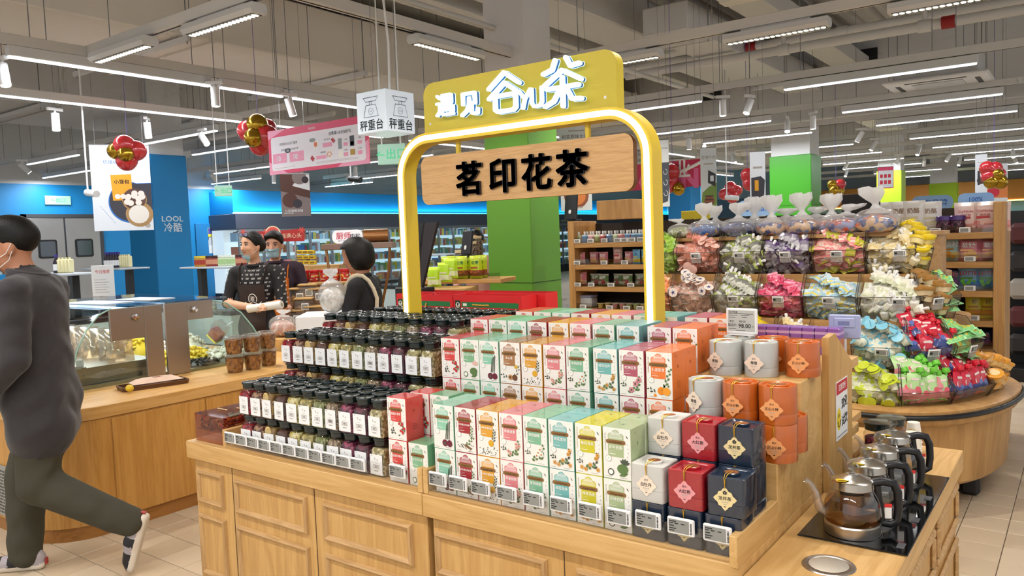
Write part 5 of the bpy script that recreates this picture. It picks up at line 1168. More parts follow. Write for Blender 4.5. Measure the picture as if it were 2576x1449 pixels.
def candy_bin(T, ti, u0, u1, kind, label, nsw=46, heap=0.085, tagu=True, depth=0.165, kind2=None, fillcols=None):
    s0, s1 = s_of(T, u0), s_of(T, u1); rnd = random.Random(int(u0)*7+ti)
    nseg = max(1, int((s1-max(s0, 0))/0.12)) if s1 > 0 else 1
    ss = [s0+(s1-s0)*i/nseg for i in range(nseg+1)]
    P0, N0 = path_at(T, (s0+s1)/2); org = Vector((P0.x, P0.y, T['zb']))
    t = thing('candy_bin', label, 'candy bin', org)
    zl = T['z']-T['zb']; slant = 0.045
    def pt(s, inn, z): p, n = path_at(T, s); q = p-n*inn; return Vector((q.x-org.x, q.y-org.y, z))
    b = MB()
    for i in range(nseg):
        a, c = ss[i], ss[i+1]
        vs = [pt(a, slant, 0), pt(c, slant, 0), pt(c, 0, zl), pt(a, 0, zl), pt(a, slant+0.003, 0), pt(c, slant+0.003, 0), pt(c, 0.003, zl), pt(a, 0.003, zl)]
        b.conv(vs, [(0, 1, 2, 3), (4, 5, 6, 7), (0, 1, 5, 4), (3, 2, 6, 7), (0, 3, 7, 4), (1, 2, 6, 5)])
    b.build('front_panel', [BINP], t)
    b = MB(); b.tube([pt(s, 0.0015, zl) for s in ss], 0.0022, 6); b.build('lip', [BINE if ti > 1 else clear('lip_clear', '#d8d8d8', 0.2)], t)
    for s in (s0+0.003, s1-0.003):
        b = MB(); p = [pt(s, slant, 0), pt(s, 0, zl), pt(s, depth*0.55, zl+heap*0.95), pt(s, depth, zl+heap), pt(s, depth, 0)]
        off = (pt(s+0.004, 0, 0)-pt(s, 0, 0))*0.6; n_ = b.add(p+[q+off for q in p]); b.face(range(n_, n_+5)); b.face([n_+5+i for i in range(5)][::-1])
        for i in range(5): b.face((n_+i, n_+5+i, n_+5+(i+1) % 5, n_+(i+1) % 5))
        b.build('divider', [BINP], t)
        b = MB(); b.tube([p[0], p[1], p[2], p[3]], 0.002, 5); b.build('divider_edge', [BINE], t)
    cols = fillcols or [tuple_hex(KINDS[kind][1][j]) for j in ((0, 0, 1) if 'cup' in kind else (0, 1, 2)) if j < len(KINDS[kind][1])]
    fm = cells('fill_bin_%d_%d' % (ti, int(u0)), cols, 58, 0.35, 0.9)
    b = MB(); nu, nd = 9, 5; g = []
    def hp(fs, fd): return zl-0.006+heap*(fd**0.75)*0.9+0.012*math.sin(fs*PI)-0.014
    for j in range(nd+1):
        for i in range(nu+1):
            fs, fd = i/nu, j/nd; g.append(pt(s0+(s1-s0)*(0.02+0.96*fs), 0.045+fd*(depth-0.05), hp(fs, fd)-0.032+rnd.uniform(-0.004, 0.004)))
    B0 = b.add(g)
    for j in range(nd):
        for i in range(nu): b.face((B0+j*(nu+1)+i, B0+j*(nu+1)+i+1, B0+(j+1)*(nu+1)+i+1, B0+(j+1)*(nu+1)+i), 0, True)
    fr = [pt(s0+(s1-s0)*(0.02+0.96*i/nu), slant+0.05, 0.002) for i in range(nu+1)]; B1 = b.add(fr)
    for i in range(nu): b.face((B1+i, B1+i+1, B0+i+1, B0+i), 0, False)
    o = b.build('fill', [fm], t); o['kind'] = 'stuff'
    KS = 1.4 if 'cup' in kind else 1.45 if 'squeeze' in kind or 'tub' in kind else 1.2 if 'pouch' in kind else 1.3
    # single sweets on the heap and against the front
    name = SHORT[kind]; me = KMESH[kind]; wd = (path_at(T, s1)[0]-path_at(T, s0)[0]).length
    yaw = math.atan2(N0.x, -N0.y)
    for q in range(nsw):
        onfront = q >= nsw*0.62
        k_ = kind if not kind2 or rnd.random() < 0.5 else kind2
        fs = (q*0.618) % 1.0; fs = 0.08+0.84*fs
        if not onfront:
            fd = 0.08+0.86*((q*0.381+rnd.random()*0.12) % 1.0); p = pt(s0+(s1-s0)*fs, 0.008+fd*(depth-0.02), hp(fs, fd)+rnd.uniform(0.0, 0.012))
        else:
            h_ = rnd.uniform(0.1, 0.92); p = pt(s0+(s1-s0)*fs, slant*(1-h_)+0.030, max(0.02, zl*h_-0.012))
        o = bpy.data.objects.new(SHORT[k_], KMESH[k_]); COL.objects.link(o); o.location = org+p; o.scale = (KS, KS, KS)
        tl = 0.35
        if name in ('jelly_cup', 'sweet_tub'): o.rotation_euler = (rnd.uniform(-1.2, 1.2)+(0.6 if not onfront else 1.2), rnd.uniform(-0.9, 0.9), rnd.uniform(0, 6.3)) if name == 'jelly_cup' else (rnd.uniform(-0.3, 0.5), rnd.uniform(-0.35, 0.35), rnd.uniform(0, 6))
        elif name == 'squeeze_pouch': o.rotation_euler = (-0.75+rnd.uniform(-0.2, 0.2), rnd.uniform(-0.25, 0.25), yaw+rnd.uniform(-0.3, 0.3)) if not onfront else (-0.15, rnd.uniform(-0.2, 0.2), yaw); o.location.z -= 0.03 if not onfront else 0.0
        elif name == 'jelly_pouch': o.rotation_euler = (-0.7+rnd.uniform(-0.5, 0.3), rnd.uniform(-0.6, 0.6), yaw+rnd.uniform(-0.5, 0.5)) if not onfront else (rnd.uniform(-0.3, 0.5), rnd.uniform(-1.4, 1.4), yaw); o.location.z -= 0.022
        elif name == 'candy_pack': o.rotation_euler = (0.5+rnd.uniform(-0.3, 0.3), rnd.uniform(-0.3, 0.3), yaw+rnd.uniform(-0.8, 0.8))
        else: o.rotation_euler = (-0.8+rnd.uniform(-0.6, 0.5), rnd.uniform(-0.6, 0.6), yaw+rnd.uniform(-0.7, 0.7)); o.location.z -= 0.012
        tag(o, '%s %s, among the %s' % (k_, 'low in its bin' if onfront else 'heaped high', BINNAME[label]), SHORT[k_].replace('_', ' '), '%s, %s' % (BINNAME[label], k_))
    if tagu:
        p = pt((s0+s1)/2, -0.006, zl-0.022); o = bpy.data.objects.new('price_tag', TAGME); COL.objects.link(o); o.location = org+p; o.rotation_euler = (0.25, 0, yaw)
        tag(o, 'electronic price tag clipped to the bin of %s' % BINNAME[label], 'price tag', 'price tags on the candy bins')
def tuple_hex(m):
    c = m.diffuse_color; o = '#'
    for x in c[:3]:
        s = 12.92*x if x <= 0.0031308 else 1.055*x**(1/2.4)-0.055; o += '%02x' % max(0, min(255, int(s*255+0.5)))
    return o if o != '#cccccc' else '#b9bab0'
D, Cc, Bb, Aa = TIERS[3], TIERS[2], TIERS[1], TIERS[0]
BINS = [(D, 3, 1648, 1694, 'lime sweet sachet', 'lime sachets', 30), (D, 3, 1698, 1804, 'salmon jelly cup', 'salmon jelly cups', 50), (D, 3, 1808, 1914, 'clear jelly pouch with white spout', 'top tier clear pouches', 48), (D, 3, 1918, 2034, 'silver purple jelly pouch', 'silver purple pouches', 48),
        (D, 3, 2038, 2172, 'pink sour sachet', 'pink and yellow sachets', 64, 'yellow sour sachet'), (D, 3, 2176, 2304, 'cream jelly pouch with white spout', 'cream jelly pouches', 52), (D, 3, 2306, 2350, 'yellow lidded sweet tub', 'yellow lidded tubs', 14),
        (Cc, 2, 1628, 1681, 'orange sweet sachet', 'orange sachets', 30), (Cc, 2, 1685, 1788, 'dusty pink jelly cup with blue star', 'star cups', 46), (Cc, 2, 1792, 1898, 'clear jelly pouch with white spout', 'third tier clear pouches', 46), (Cc, 2, 1902, 2014, 'hot pink jelly sachet', 'hot pink sachets', 56),
        (Cc, 2, 2018, 2152, 'blue and yellow snack sachet', 'blue and yellow sachets', 60), (Cc, 2, 2156, 2318, 'milky white jelly pouch', 'milky white pouches', 52), (Cc, 2, 2322, 2392, 'bronze lidded sweet tub', 'bronze lidded tubs', 22), (Cc, 2, 2394, 2420, 'mint green candy pack', 'third tier mint packs', 10),
        (Bb, 1, 1840, 1940, 'yellow lidded sweet tub', 'half hidden yellow tubs', 20), (Bb, 1, 1945, 2030, 'cream jelly pouch with white spout', 'half hidden cream pouches', 20), (Bb, 1, 2140, 2284, 'cream jelly cup with blue lid', 'blue lidded cups', 46), (Bb, 1, 2288, 2405, 'red fruit squeeze pouch', 'upper red squeeze pouches', 26), (Bb, 1, 2409, 2476, 'mint green candy pack', 'second tier mint packs', 26),
        (Aa, 0, 2120, 2264, 'cream jelly cup with lime lid', 'lime lidded cups', 46), (Aa, 0, 2268, 2404, 'green fruit squeeze pouch', 'green squeeze pouches', 24), (Aa, 0, 2408, 2504, 'red fruit squeeze pouch', 'lower red squeeze pouches', 24), (Aa, 0, 2508, 2556, 'orange lidded sweet tub', 'orange lidded tubs', 24)]
BINNAME = {}
for e in BINS:
    lab = 'clear acrylic bin of '+e[5]; BINNAME[lab] = e[5]
    candy_bin(e[0], e[1], e[2], e[3], e[4], lab, e[6], heap=(0.13, 0.15, 0.135, 0.15)[e[1]], kind2=e[7] if len(e) > 7 else None, tagu=e[2] > 1690 and e[2] not in (1840, 1945, 2394, 2306, 2120, 2268, 2408, 2508))

# ---- tied plastic bags of sweets on top -------------------------------------------
HAZE = clear('bag_film', '#fafafa', 0.2, 0.12, 0.2); HAZE2 = clear('bag_film_gathered', '#f4f4f4', 0.12, 0.25, 0.7)
def tied_bag(loc, r, cols, label, seed, lean=0.0, group='tied plastic bags on the candy stand', sq_=0.72, stem=1.0):
    rnd = random.Random(seed); t = thing('plastic_bag', label, 'plastic bag', loc, rnd.uniform(0, 6)*0+lean*0.2, group)
    def blob(rr, hh, amp, sd, mi=0):
        b = MB(); n, m = 20, 10; rd = random.Random(sd); ph = [rd.uniform(0, 6.28) for _ in range(6)]; vs = []
        for j in range(m+1):
            th = PI*j/m
            for i in range(n):
                a = 2*PI*i/n; k = 1+amp*(math.sin(3*a+ph[0]+2*th)+0.7*math.sin(5*a+ph[1]-3*th)+0.5*math.sin(9*a+ph[2]+5*th))
                vs.append((rr*k*math.sin(th)**0.8*math.cos(a), rr*0.8*k*math.sin(th)**0.8*math.sin(a), max(0.0, hh*(1-math.cos(th))/2*(1+0.3*amp*math.sin(4*a)))))
        B0 = b.add(vs)
        for j in range(m):
            for i in range(n):
                i2 = (i+1) % n; b.face((B0+j*n+i, B0+j*n+i2, B0+(j+1)*n+i2, B0+(j+1)*n+i), mi, True)
        return b
    blob(r*0.88, r*1.05*sq_*1.25, 0.07, seed).build('contents', [cells('bag_fill_%d' % seed, cols, 34, 0.4, 0.9)], t)
    H = r*1.5*sq_*1.15; blob(r, H, 0.045, seed+1).build('film', [HAZE], t)
    b = MB(); n = 18; ph = rnd.uniform(0, 6); prof = [(0.62, -0.20), (0.30, 0.0), (0.15, 0.14), (0.17, 0.22), (0.36, 0.38), (0.52, 0.60), (0.46, 0.86)]
    rings = []
    for j, (rr, hh) in enumerate(prof):
        fl_ = 0.06 if j < 3 else 0.42*(j-2)/4
        rings.append(b.add([(r*rr*(1+fl_*math.sin(4*2*PI*i/n+ph)+0.5*fl_*math.sin(7*2*PI*i/n))*math.cos(2*PI*i/n)+lean*r*hh*0.5, r*rr*0.55*(1+fl_*math.sin(3*2*PI*i/n+ph))*math.sin(2*PI*i/n), H+r*hh*stem*(1+0.12*fl_*math.sin(5*2*PI*i/n+ph))) for i in range(n)]))
    for j in range(len(prof)-1):
        for i in range(n): b.face((rings[j]+i, rings[j]+(i+1) % n, rings[j+1]+(i+1) % n, rings[j+1]+i), 0, True)
    b.build('gathered_top', [HAZE2], t)
    return t
bl = ['#2a3c7d', '#4a5ca0', '#8c93b8', '#1c2750']; bo = ['#2a3c7d', '#c9663a', '#7a86b8', '#d8b08a']; gn = ['#8f9a4a', '#b8bd72', '#5a6a3a', '#dadcc0']; rd_ = ['#c84a3a', '#3a4a94', '#e0b9a0', '#8a90c0']; lb_ = ['#4a78b8', '#7aa0d0', '#d89a4a', '#2f5a9c']
for k, (u, v, y, r, cols, ln, stm, lab) in enumerate(((1712, 578, 5.10, 0.075, gn, -1.2, 0.4, 'tied bag of green sweets at the left end of the candy stand top'), (1772, 585, 5.08, 0.088, lb_, 0.1, 1.1, 'tied bag of light blue sweets with narrow upright top'), (1800, 560, 5.2, 0.085, bl, 0.0, 1.0, 'tied bag of grey blue sweets raised behind the light blue bag'), (1858, 585, 5.08, 0.092, bl, 0.2, 0.9, 'tied bag of navy sweets with bushy top'),
        (1898, 566, 5.2, 0.088, bl, 0.1, 1.35, 'tied bag of navy sweets with heart shaped top'), (1942, 585, 5.08, 0.088, bo, -0.1, 1.35, 'tied bag of navy sweets below the bright green column'), (1978, 564, 5.2, 0.09, rd_, 0.1, 0.5, 'tied bag of navy and red sweets lying behind'), (2018, 585, 5.08, 0.095, bo, 0.0, 1.2, 'tied bag of orange and navy sweets'),
        (2052, 562, 5.2, 0.09, bl, 0.4, 0.5, 'tied bag of pale sweets folded over'), (2092, 566, 5.14, 0.09, rd_, 0.1, 1.2, 'tied bag of mixed sweets with tufted top'), (2128, 578, 5.06, 0.092, rd_, 1.0, 0.5, 'tied bag of red and blue sweets leaning aside'), (2205, 585, 5.04, 0.108, bo, -0.5, 1.0, 'large tied bag of orange sweets by the white packs'))):
    p = ony(u, v, y); tied_bag((p.x, y, 1.4925), r*1.25, cols, lab, 200+k*5, ln, sq_=0.62, stem=stm*1.1)

# ================================================================== LONG SNACK SHELF BEHIND
SY = 6.2; SX0, SX1 = -3.92, -0.455
SHW = wood('shelf_wood', '#c89a5e', '#ab7d45', 'x'); SHZ = wood('shelf_wood_upright', '#c89a5e', '#ab7d45', 'z')
t = thing('snack_shelf', 'long oak snack shelf behind the candy stand', 'shelf unit', (SX0, SY, 0)); w = SX1-SX0
BZ = [1.462, 1.262, 1.06, 0.855, 0.66, 0.3]
for x, nm in ((0, 'upright'), (w-0.07, 'upright'), (w/2-0.02, 'upright')):
    b = MB(); b.cbox(x, x+(0.07 if nm == 'upright' and x != w/2-0.02 else 0.04), 0 if x != w/2-0.02 else 0.05, 0.42, 0, 1.665 if x != w/2-0.02 else 1.62, 0.004); b.build(nm, [SHZ], t)
b = MB(); b.box(0.07, w-0.07, 0.40, 0.42, 0, 1.64); b.build('back_panel', [mat('shelf_back', '#2a2422', 0.7)], t)
for zz in BZ:
    for x0, x1 in ((0.0705, w/2-0.0205), (w/2+0.0205, w-0.0705)):
        b = MB(); b.cbox(x0, x1, 0.0, 0.40, zz-0.045, zz-0.002, 0.003); b.build('shelf_board', [SHW], t)
        b = MB(); b.box(x0, x1, 0.004, 0.006, zz-0.002, zz+0.05); b.build('clear_lip', [BINP], t)
b = MB(); b.cbox(0.30, 0.66, 0.03, 0.33, 1.666, 1.84, 0.004); b.build('top_box', [SHZ], t)
def bag_proto(name, w_, h_, d_, body, top, band, word, wc, art, label, cat='snack bag', hang=False, sub=None):
    t = thing(name, label, cat, group=None)
    b = pillow(w_, h_, d_, 0, 6, 8, top=1, band=(1, 3, 2)); b.build('pouch', [body, top, band], t)
    b = MB()
    if word: b.text(word, w_*1.25/max(4.5, len(word)), (0, -d_*0.50-0.002, h_*0.70), 0, bold=0.015)
    if sub: b.text(sub, w_*0.14, (0, -d_*0.53-0.002, h_*0.56), 0)
    rr = random.Random(len(label)*3+int(w_*1000))
    for k in range(6): disc(b, rr.uniform(-0.32, 0.32)*w_, h_*rr.uniform(0.16, 0.38), w_*rr.uniform(0.06, 0.11), 1, -d_*0.52-0.0025-0.0002*k, 10)
    b.box(-w_*0.35, w_*0.2, -d_*0.52-0.002, -d_*0.52-0.0015, h_*0.45, h_*0.52, 2)
    b.build('front_print', [wc, art, sub and wc or art], t)
    return t
def P_(n, c, r=0.3): return mat('pack_'+n, c, r, coat=0.3)
def shelf_row(zi, items, y=0.16):
    for (u, stock, lab, sc) in items:
        p = ony(u, 600, SY+y); o = stock.put((p.x, SY+y+random.uniform(-0.01, 0.02), BZ[zi]), random.uniform(-0.12, 0.12), lab); o.scale = (sc, sc, sc)
wbag = Stock(bag_proto('snack_bag', 0.15, 0.24, 0.05, P_('white', '#eceae6'), P_('white', '#eceae6'), P_('white2', '#e4dccc'), '奶酪', P_('brown', '#8a6a4a'), P_('cheese', '#d8cfa8'), 'x'))
pbag = Stock(bag_proto('snack_bag', 0.15, 0.21, 0.07, P_('blush', '#efcfc6'), P_('blush2', '#f0e0d8'), P_('marsh', '#e89a94'), 'CurNiche', P_('redtxt', '#c42a30'), P_('mallow', '#f2c6b8'), 'x', sub='棉花糖'))
mbag = Stock(bag_proto('snack_bag', 0.16, 0.17, 0.06, P_('aqua', '#a9cdc8'), P_('aqua2', '#cfe2e0'), P_('jellies', '#c9b06a'), '橡皮糖', P_('whitetxt', '#f4f4f0'), P_('fruit', '#c8862a'), 'x'))
kbag = Stock(bag_proto('snack_bag', 0.15, 0.155, 0.07, P_('rose', '#d9808e'), P_('rose2', '#e8a6ac'), P_('rose3', '#e6b8a0'), '软糖', P_('whitetxt', '#f4f4f0'), P_('peach', '#efc07a'), 'x'))
nbag = Stock(bag_proto('snack_bag', 0.135, 0.15, 0.05, P_('navy', '#1f2548'), P_('navy2', '#2c3360'), P_('navy3', '#5a2a5a'), '硬糖', P_('pinktxt', '#d8708a'), P_('violet', '#6a3a7a'), 'x'))
cbag = Stock(bag_proto('snack_bag', 0.14, 0.165, 0.05, P_('sky', '#7fb2d8'), P_('sky2', '#a9cde6'), P_('sky3', '#3f7fc0'), 'LOTTE', P_('redtxt', '#c42a30'), P_('leafg', '#5aa83a'), 'x'))
ybag = Stock(bag_proto('snack_bag', 0.115, 0.17, 0.04, P_('yel', '#d8cf3a'), P_('yel2', '#e6de7a'), P_('yel3', '#b8862a'), '糖', P_('brown', '#8a6a4a'), P_('bun', '#b8762a'), 'x'))
gbag = Stock(bag_proto('snack_bag', 0.13, 0.13, 0.05, P_('fern', '#5f7f4a'), P_('fern2', '#dfe3d2'), P_('fern3', '#c9d0b8'), '话梅', P_('whitetxt', '#f4f4f0'), P_('plum', '#a83a4a'), 'x'))
shelf_row(0, [(2226, wbag, 'white cheese snack bag with line drawing, at the left of the top shelf', 1), (2262, wbag, 'white cheese snack bag beside the purple jars, second along', 1), (2300, wbag, 'white cheese snack bag beside the purple jars, third along', 1), (2342, wbag, 'white cheese snack bag right behind the purple jars', 0.95),
              (2430, pbag, 'pink marshmallow bag beside the purple jars on the top shelf', 1), (2480, pbag, 'pink marshmallow bag in the middle of the top shelf end', 1), (2512, pbag, 'pink marshmallow bag against the right upright', 0.97)])
shelf_row(1, [(2388, mbag, 'pale teal gummy bag on the second shelf', 1), (2440, kbag, 'rose pink gummy bag beside the teal one', 1), (2492, kbag, 'rose pink gummy bag against the right upright', 1)])
shelf_row(2, [(2355, nbag, 'navy candy bag on the third shelf, first along', 1), (2396, nbag, 'navy candy bag on the third shelf, beside the blue bags', 1), (2438, cbag, 'sky blue mint bag beside the navy bags', 1), (2485, cbag, 'sky blue mint bag against the right upright', 1)])
shelf_row(3, [(2452, ybag, 'yellow candy bag on the fourth shelf, first along', 1), (2488, ybag, 'yellow candy bag on the fourth shelf, against the upright', 1)])
shelf_row(4, [(2440, nbag, 'dark candy bag low on the right shelf', 0.75), (2480, nbag, 'dark candy bag low against the right upright', 0.75)])
JPUR = mat('purple_lid', '#4a2a78', 0.3, coat=0.4)
for k, u in enumerate((2375, 2408)):
    p = ony(u, 600, SY+0.1); t2 = thing('candy_jar', 'purple lidded jar of dark sweets, %s of the pair on the top shelf' % ('left', 'right')[k], 'jar', (p.x, SY+0.1, BZ[0]))
    b = MB(); b.lathe([(0.045, 0), (0.05, 0.01), (0.052, 0.05), (0.046, 0.085)], 20); b.build('body', [cells('purple_sweets', ['#4a1f3a', '#6a2f4a', '#8a5a70', '#2d1526'], 60)], t2)
    b = MB(); b.lathe([(0.05, 0.085), (0.054, 0.088), (0.054, 0.115), (0.05, 0.12), (0, 0.121)], 20); b.build('lid', [JPUR], t2)
# left half of the shelf
sp_m = [('green', '#b8c88a', '#d8e0c0'), ('pinkish', '#e2a6a6', '#f0d6d0'), ('bluish', '#3f6a9c', '#9cc0d8'), ('reddish', '#c85a5a', '#e8b8a8')]
SPP = []
for n_, c1, c2 in sp_m:
    o = spout_mesh().build('jelly_pouch', [P_('sp'+n_, c1), P_('sp2'+n_, c2), P_('sp'+n_, c1), P_('spw', '#f2f2f0')]); tag(o, 'x', 'jelly pouch', 'spouted jelly pouches on the top shelf'); SPP.append(Stock(o))
for k in range(26):
    p = ony(1462+k*7.6, 600, SY+0.1+0.1*(k % 2)); o = SPP[(k*7//5) % 4 if k < 18 else [2, 0][k % 2]].put((p.x, SY+0.06+0.09*(k % 2), BZ[0]), random.uniform(-0.4, 0.4), 'small spouted jelly pouch on the top shelf, number %d from the left upright' % (k+1)); o.scale = (1.35, 1.35, 1.35)
for k, u in enumerate((1464, 1492, 1520, 1552, 1584)):
    kk = [kbag, kbag, kbag, pbag, kbag][k]; p = ony(u, 600, SY+0.14); o = kk.put((p.x, SY+0.12+0.03*(k % 2), BZ[1]), random.uniform(-0.2, 0.2), 'pink sweet bag on the second shelf, %s from the left upright' % ordinal(k)); o.scale = (0.62, 0.62, 0.72)
bp = Stock(bag_proto('snack_bag', 0.075, 0.13, 0.02, P_('bluecard', '#6aaed8'), P_('bluecard', '#6aaed8'), P_('ycard', '#f0d84a'), '糖', P_('navytxt', '#2a4a8c'), P_('ycard', '#f0d84a'), 'x'))
for k, u in enumerate((1600, 1622, 1646)): p = ony(u, 600, SY+0.08); bp.put((p.x, SY+0.08, BZ[1]), 0, 'blue and yellow carded sweet pack, %s of the three on the second shelf' % ordinal(k))
for k, u in enumerate((1462, 1492, 1518, 1548, 1578, 1606, 1634)):
    kk = [kbag, gbag, gbag, gbag, gbag, gbag, kbag][k]; p = ony(u, 600, SY+0.14); o = kk.put((p.x, SY+0.12+0.05*(k % 2), BZ[2]), random.uniform(-0.3, 0.3), 'plum sweet bag on the third shelf, %s from the left upright' % ordinal(k)); o.scale = (0.85, 0.85, 0.85)
p = ony(1472, 600, SY+0.12); t2 = thing('snack_tub', 'white plastic tub with lilac lid on the fourth shelf', 'tub', (p.x, SY+0.14, BZ[3]))
b = MB(); b.cbox(-0.07, 0.07, -0.06, 0.06, 0, 0.095, 0.012); b.build('body', [mat('tub_white', '#d8dce0', 0.4)], t2)
b = MB(); b.cbox(-0.076, 0.076, -0.066, 0.066, 0.0955, 0.115, 0.008); b.build('lid', [mat('tub_lilac', '#a9b2d8', 0.4)], t2)
jc = [Stock(tag(cup_mesh('a', 'b').build('jelly_cup', [P_('jc%d' % i, c), P_('jcl%d' % i, c2), INK]), 'x', 'jelly cup', 'large jelly cups on the fourth shelf')) for i, (c, c2) in enumerate((('#e8c87a', '#f2e2a8'), ('#e8a8a8', '#f4d8d0'), ('#b8cf8a', '#dfe8c0')))]
for k in range(18):
    p = ony(1512+k*9, 600, SY+0.1); o = jc[(k//4) % 3].put((p.x, SY+0.06+0.08*(k % 2), BZ[3]+0.002), 0.3*k, 'large jelly cup on the fourth shelf, number %d from the white tub' % (k+1)); o.scale = (1.6, 1.6, 1.7)
tl = 0
for zi, us in ((0, (1452, 1486, 1520, 1554, 1571, 1590, 1612, 2353, 2427)), (1, (1450, 1518, 1570, 2364, 2440)), (2, (1450, 1484, 1534, 1584, 2440)), (3, (1462, 1529, 1572, 1606, 2410, 2450)), (4, (2430,))):
    for u in us:
        p = ony(u, 600, SY); o = bpy.data.objects.new('price_tag', TAGME2) if 'TAGME2' in globals() else None
        if o is None:
            q_ = MB(); q_.cbox(-0.035, 0.035, -0.004, 0.003, -0.018, 0.018, 0.003, 0); q_.box(-0.027, 0.021, -0.0046, -0.004, -0.012, 0.012, 1); TAGME2 = q_.data('price_tag', [TAGW, EINK]); o = bpy.data.objects.new('price_tag', TAGME2)
        COL.objects.link(o); o.location = (p.x, SY-0.001, BZ[zi]+0.018); tl += 1
        tag(o, 'small price tag on the %s shelf of the oak unit, %s half, number %d' % (ordinal(zi), 'left' if u < 2000 else 'right', tl), 'price tag', 'price tags on the oak snack shelf')
# ================================================================== DELI COUNTER
CX, CTZ = -4.303, 0.712
DOAK = wood('deli_oak', '#cf9a52', '#b8823c', 'z', scale=1.2); DOAKT = wood('deli_oak_top', '#dcae6c', '#c8954f', 'y'); DOAKB = wood('deli_oak_base', '#a9743a', '#94622c', 'y')
def dpath(o=0.0, n=10, far=3.80):                        # outline of the rounded counter, o = outward offset
    r = 0.30+o; cx, cy = CX-0.30, 2.03
    return [(CX+o, far)]+[(cx+r*math.cos(-PI/2*i/n), cy+r*math.sin(-PI/2*i/n)) for i in range(n+1)]+[(-6.2, cy-r), (-6.2, far)]
t = thing('deli_counter', 'long oak deli counter with rounded corner behind the walking man', 'counter', (0, 0, 0))
b = MB(); loft(b, [(dpath(-0.012), 0.0), (dpath(-0.012), 0.075)], sm=False); b.build('plinth', [DOAKB], t)
b = MB(); loft(b, [(dpath(-0.004), 0.075), (dpath(-0.004), 0.64)], sm=False); b.build('body', [DOAK], t)
b = MB(); loft(b, [(dpath(0.002), 0.643), (dpath(0.006), 0.648), (dpath(0.006), CTZ-0.003), (dpath(0.002), CTZ)], sm=False); b.build('counter_top', [DOAKT], t)
for y0, y1 in ((2.085, 2.645), (2.655, 3.20), (3.21, 3.78)):
    b = MB(); b.cbox(CX-0.003, CX+0.004, y0, y1, 0.08, 0.632, 0.002); b.build('door_panel', [DOAK], t)
GRL = mat('vent_metal', '#b4b4b0', 0.45, 0.6)
q = ony(36, 1245, 1.735)
b = MB(); b.cbox(q.x-0.30, q.x+0.10, 1.722, 1.732, q.z-0.14, q.z+0.15, 0.004); gv = b.build('vent_grille', [GRL], t)
hole = MB()
for i in range(18):
    for j in range(14): hole.box(q.x-0.26+0.019*i, q.x-0.26+0.019*i+0.009, 1.7212, 1.7222, q.z-0.12+0.018*j, q.z-0.12+0.018*j+0.010)
hole.build('vent_holes', [mat('vent_dark', '#2a2a28', 0.7)], gv)['kind'] = 'stuff'

# ---- two glass display cases back to back -------------------------------------------
CG = clear('case_glass', '#eef6f4', 0.10); CGE = mat('glass_edge', '#9fc8bd', 0.15); ROSE = mat('case_steel', '#a99d92', 0.35, 0.85)
EX = -4.86; XB = -6.1; KE = 4.86/4.40
def case(label, prof, steel, curve_ix, knob, frontedge):
    t = thing('display_case', label, 'display case', (EX, 0, CTZ))
    zk = lambda z: CTZ+0.001 if z < CTZ+0.03 else max(CTZ+0.001, 1.55-(1.55-z)*KE)
    prof = [(y*KE, zk(z)) for y, z in prof]; steel = [(a_*KE, b_*KE, zk(c_), zk(d_)) for a_, b_, c_, d_ in steel]; knob = (knob[0]*KE, zk(knob[1]))
    pr = [(y, z-CTZ) for y, z in prof]
    for k, (y0, y1, z0, z1) in enumerate(steel):
        b = MB(); b.cbox(-0.02, 0.0, y0, y1, z0-CTZ+0.0005, z1-CTZ, 0.003); b.build('steel_end', [ROSE], t)
    b = MB(); n = b.add([(-0.006, y, z) for y, z in pr]); b.face(range(n, n+len(pr))); n = b.add([(-0.012, y, z) for y, z in pr]); b.face(list(range(n, n+len(pr)))[::-1]); b.build('end_glass', [CG], t)
    a, c = curve_ix
    for i0, i1, nm in ((a, c, 'curved_glass'),):
        b = MB()
        n = b.add([(0.002, *pr[i]) for i in range(i0, i1+1)]); m = b.add([(XB-EX, *pr[i]) for i in range(i0, i1+1)])
        for i in range(i1-i0): b.face((n+i, n+i+1, m+i+1, m+i), 0, True)
        b.build(nm, [CG], t)
        b = MB(); b.tube([(0.001, *pr[i]) for i in range(i0, i1+1)], 0.005, 6); b.build('glass_rim', [CGE], t)
    ys = [p[0] for p in pr if p[1] > 0.44]
    b = MB(); b.box(XB-EX, 0.002, min(ys), max(ys), zk(1.2235)-CTZ, zk(1.232)-CTZ); b.build('glass_top', [clear('case_top_glass', '#cfe0ec', 0.3)], t)
    b = MB(); b.lathe([(0.012, 0.0), (0.016, 0.004), (0.014, 0.014), (0.019, 0.018), (0.019, 0.026), (0.0, 0.028)], 18, (0, knob[0], knob[1]-CTZ), axis='x'); b.build('lock_knob', [CHROME], t)
    b = MB(); b.box(XB-EX, -0.02, min(p[0] for p in pr)+0.02, max(p[0] for p in pr)-0.02, 0.001, 0.02); b.build('deck', [STEEL], t)
    return t
pl = [(2.468, CTZ+0.001), (2.468, 1.222), (2.17, 1.225), (2.10, 1.195), (2.03, 1.12), (1.975, 1.02), (1.94, 0.90), (1.925, 0.74), (1.925, CTZ+0.001)]
case('glass deli case with steel end, curving toward the walking man', pl, [(2.36, 2.468, CTZ, 1.222), (2.16, 2.36, 1.04, 1.222)], (2, 7), (2.30, 1.165), 1)
kn = onx(486, 778, -4.40)
prr = [(2.486, CTZ+0.001), (2.486, 1.222), (2.80, 1.218), (2.90, 1.19), (3.0, 1.12), (3.08, 1.02), (3.15, 0.90), (3.20, 0.78), (3.22, CTZ+0.001)]
case('glass deli case with steel end, curving toward the staff', prr, [(2.486, 2.63, CTZ, 1.222), (2.63, 2.80, 1.11, 1.222)], (2, 8), (kn.y, kn.z), 1)
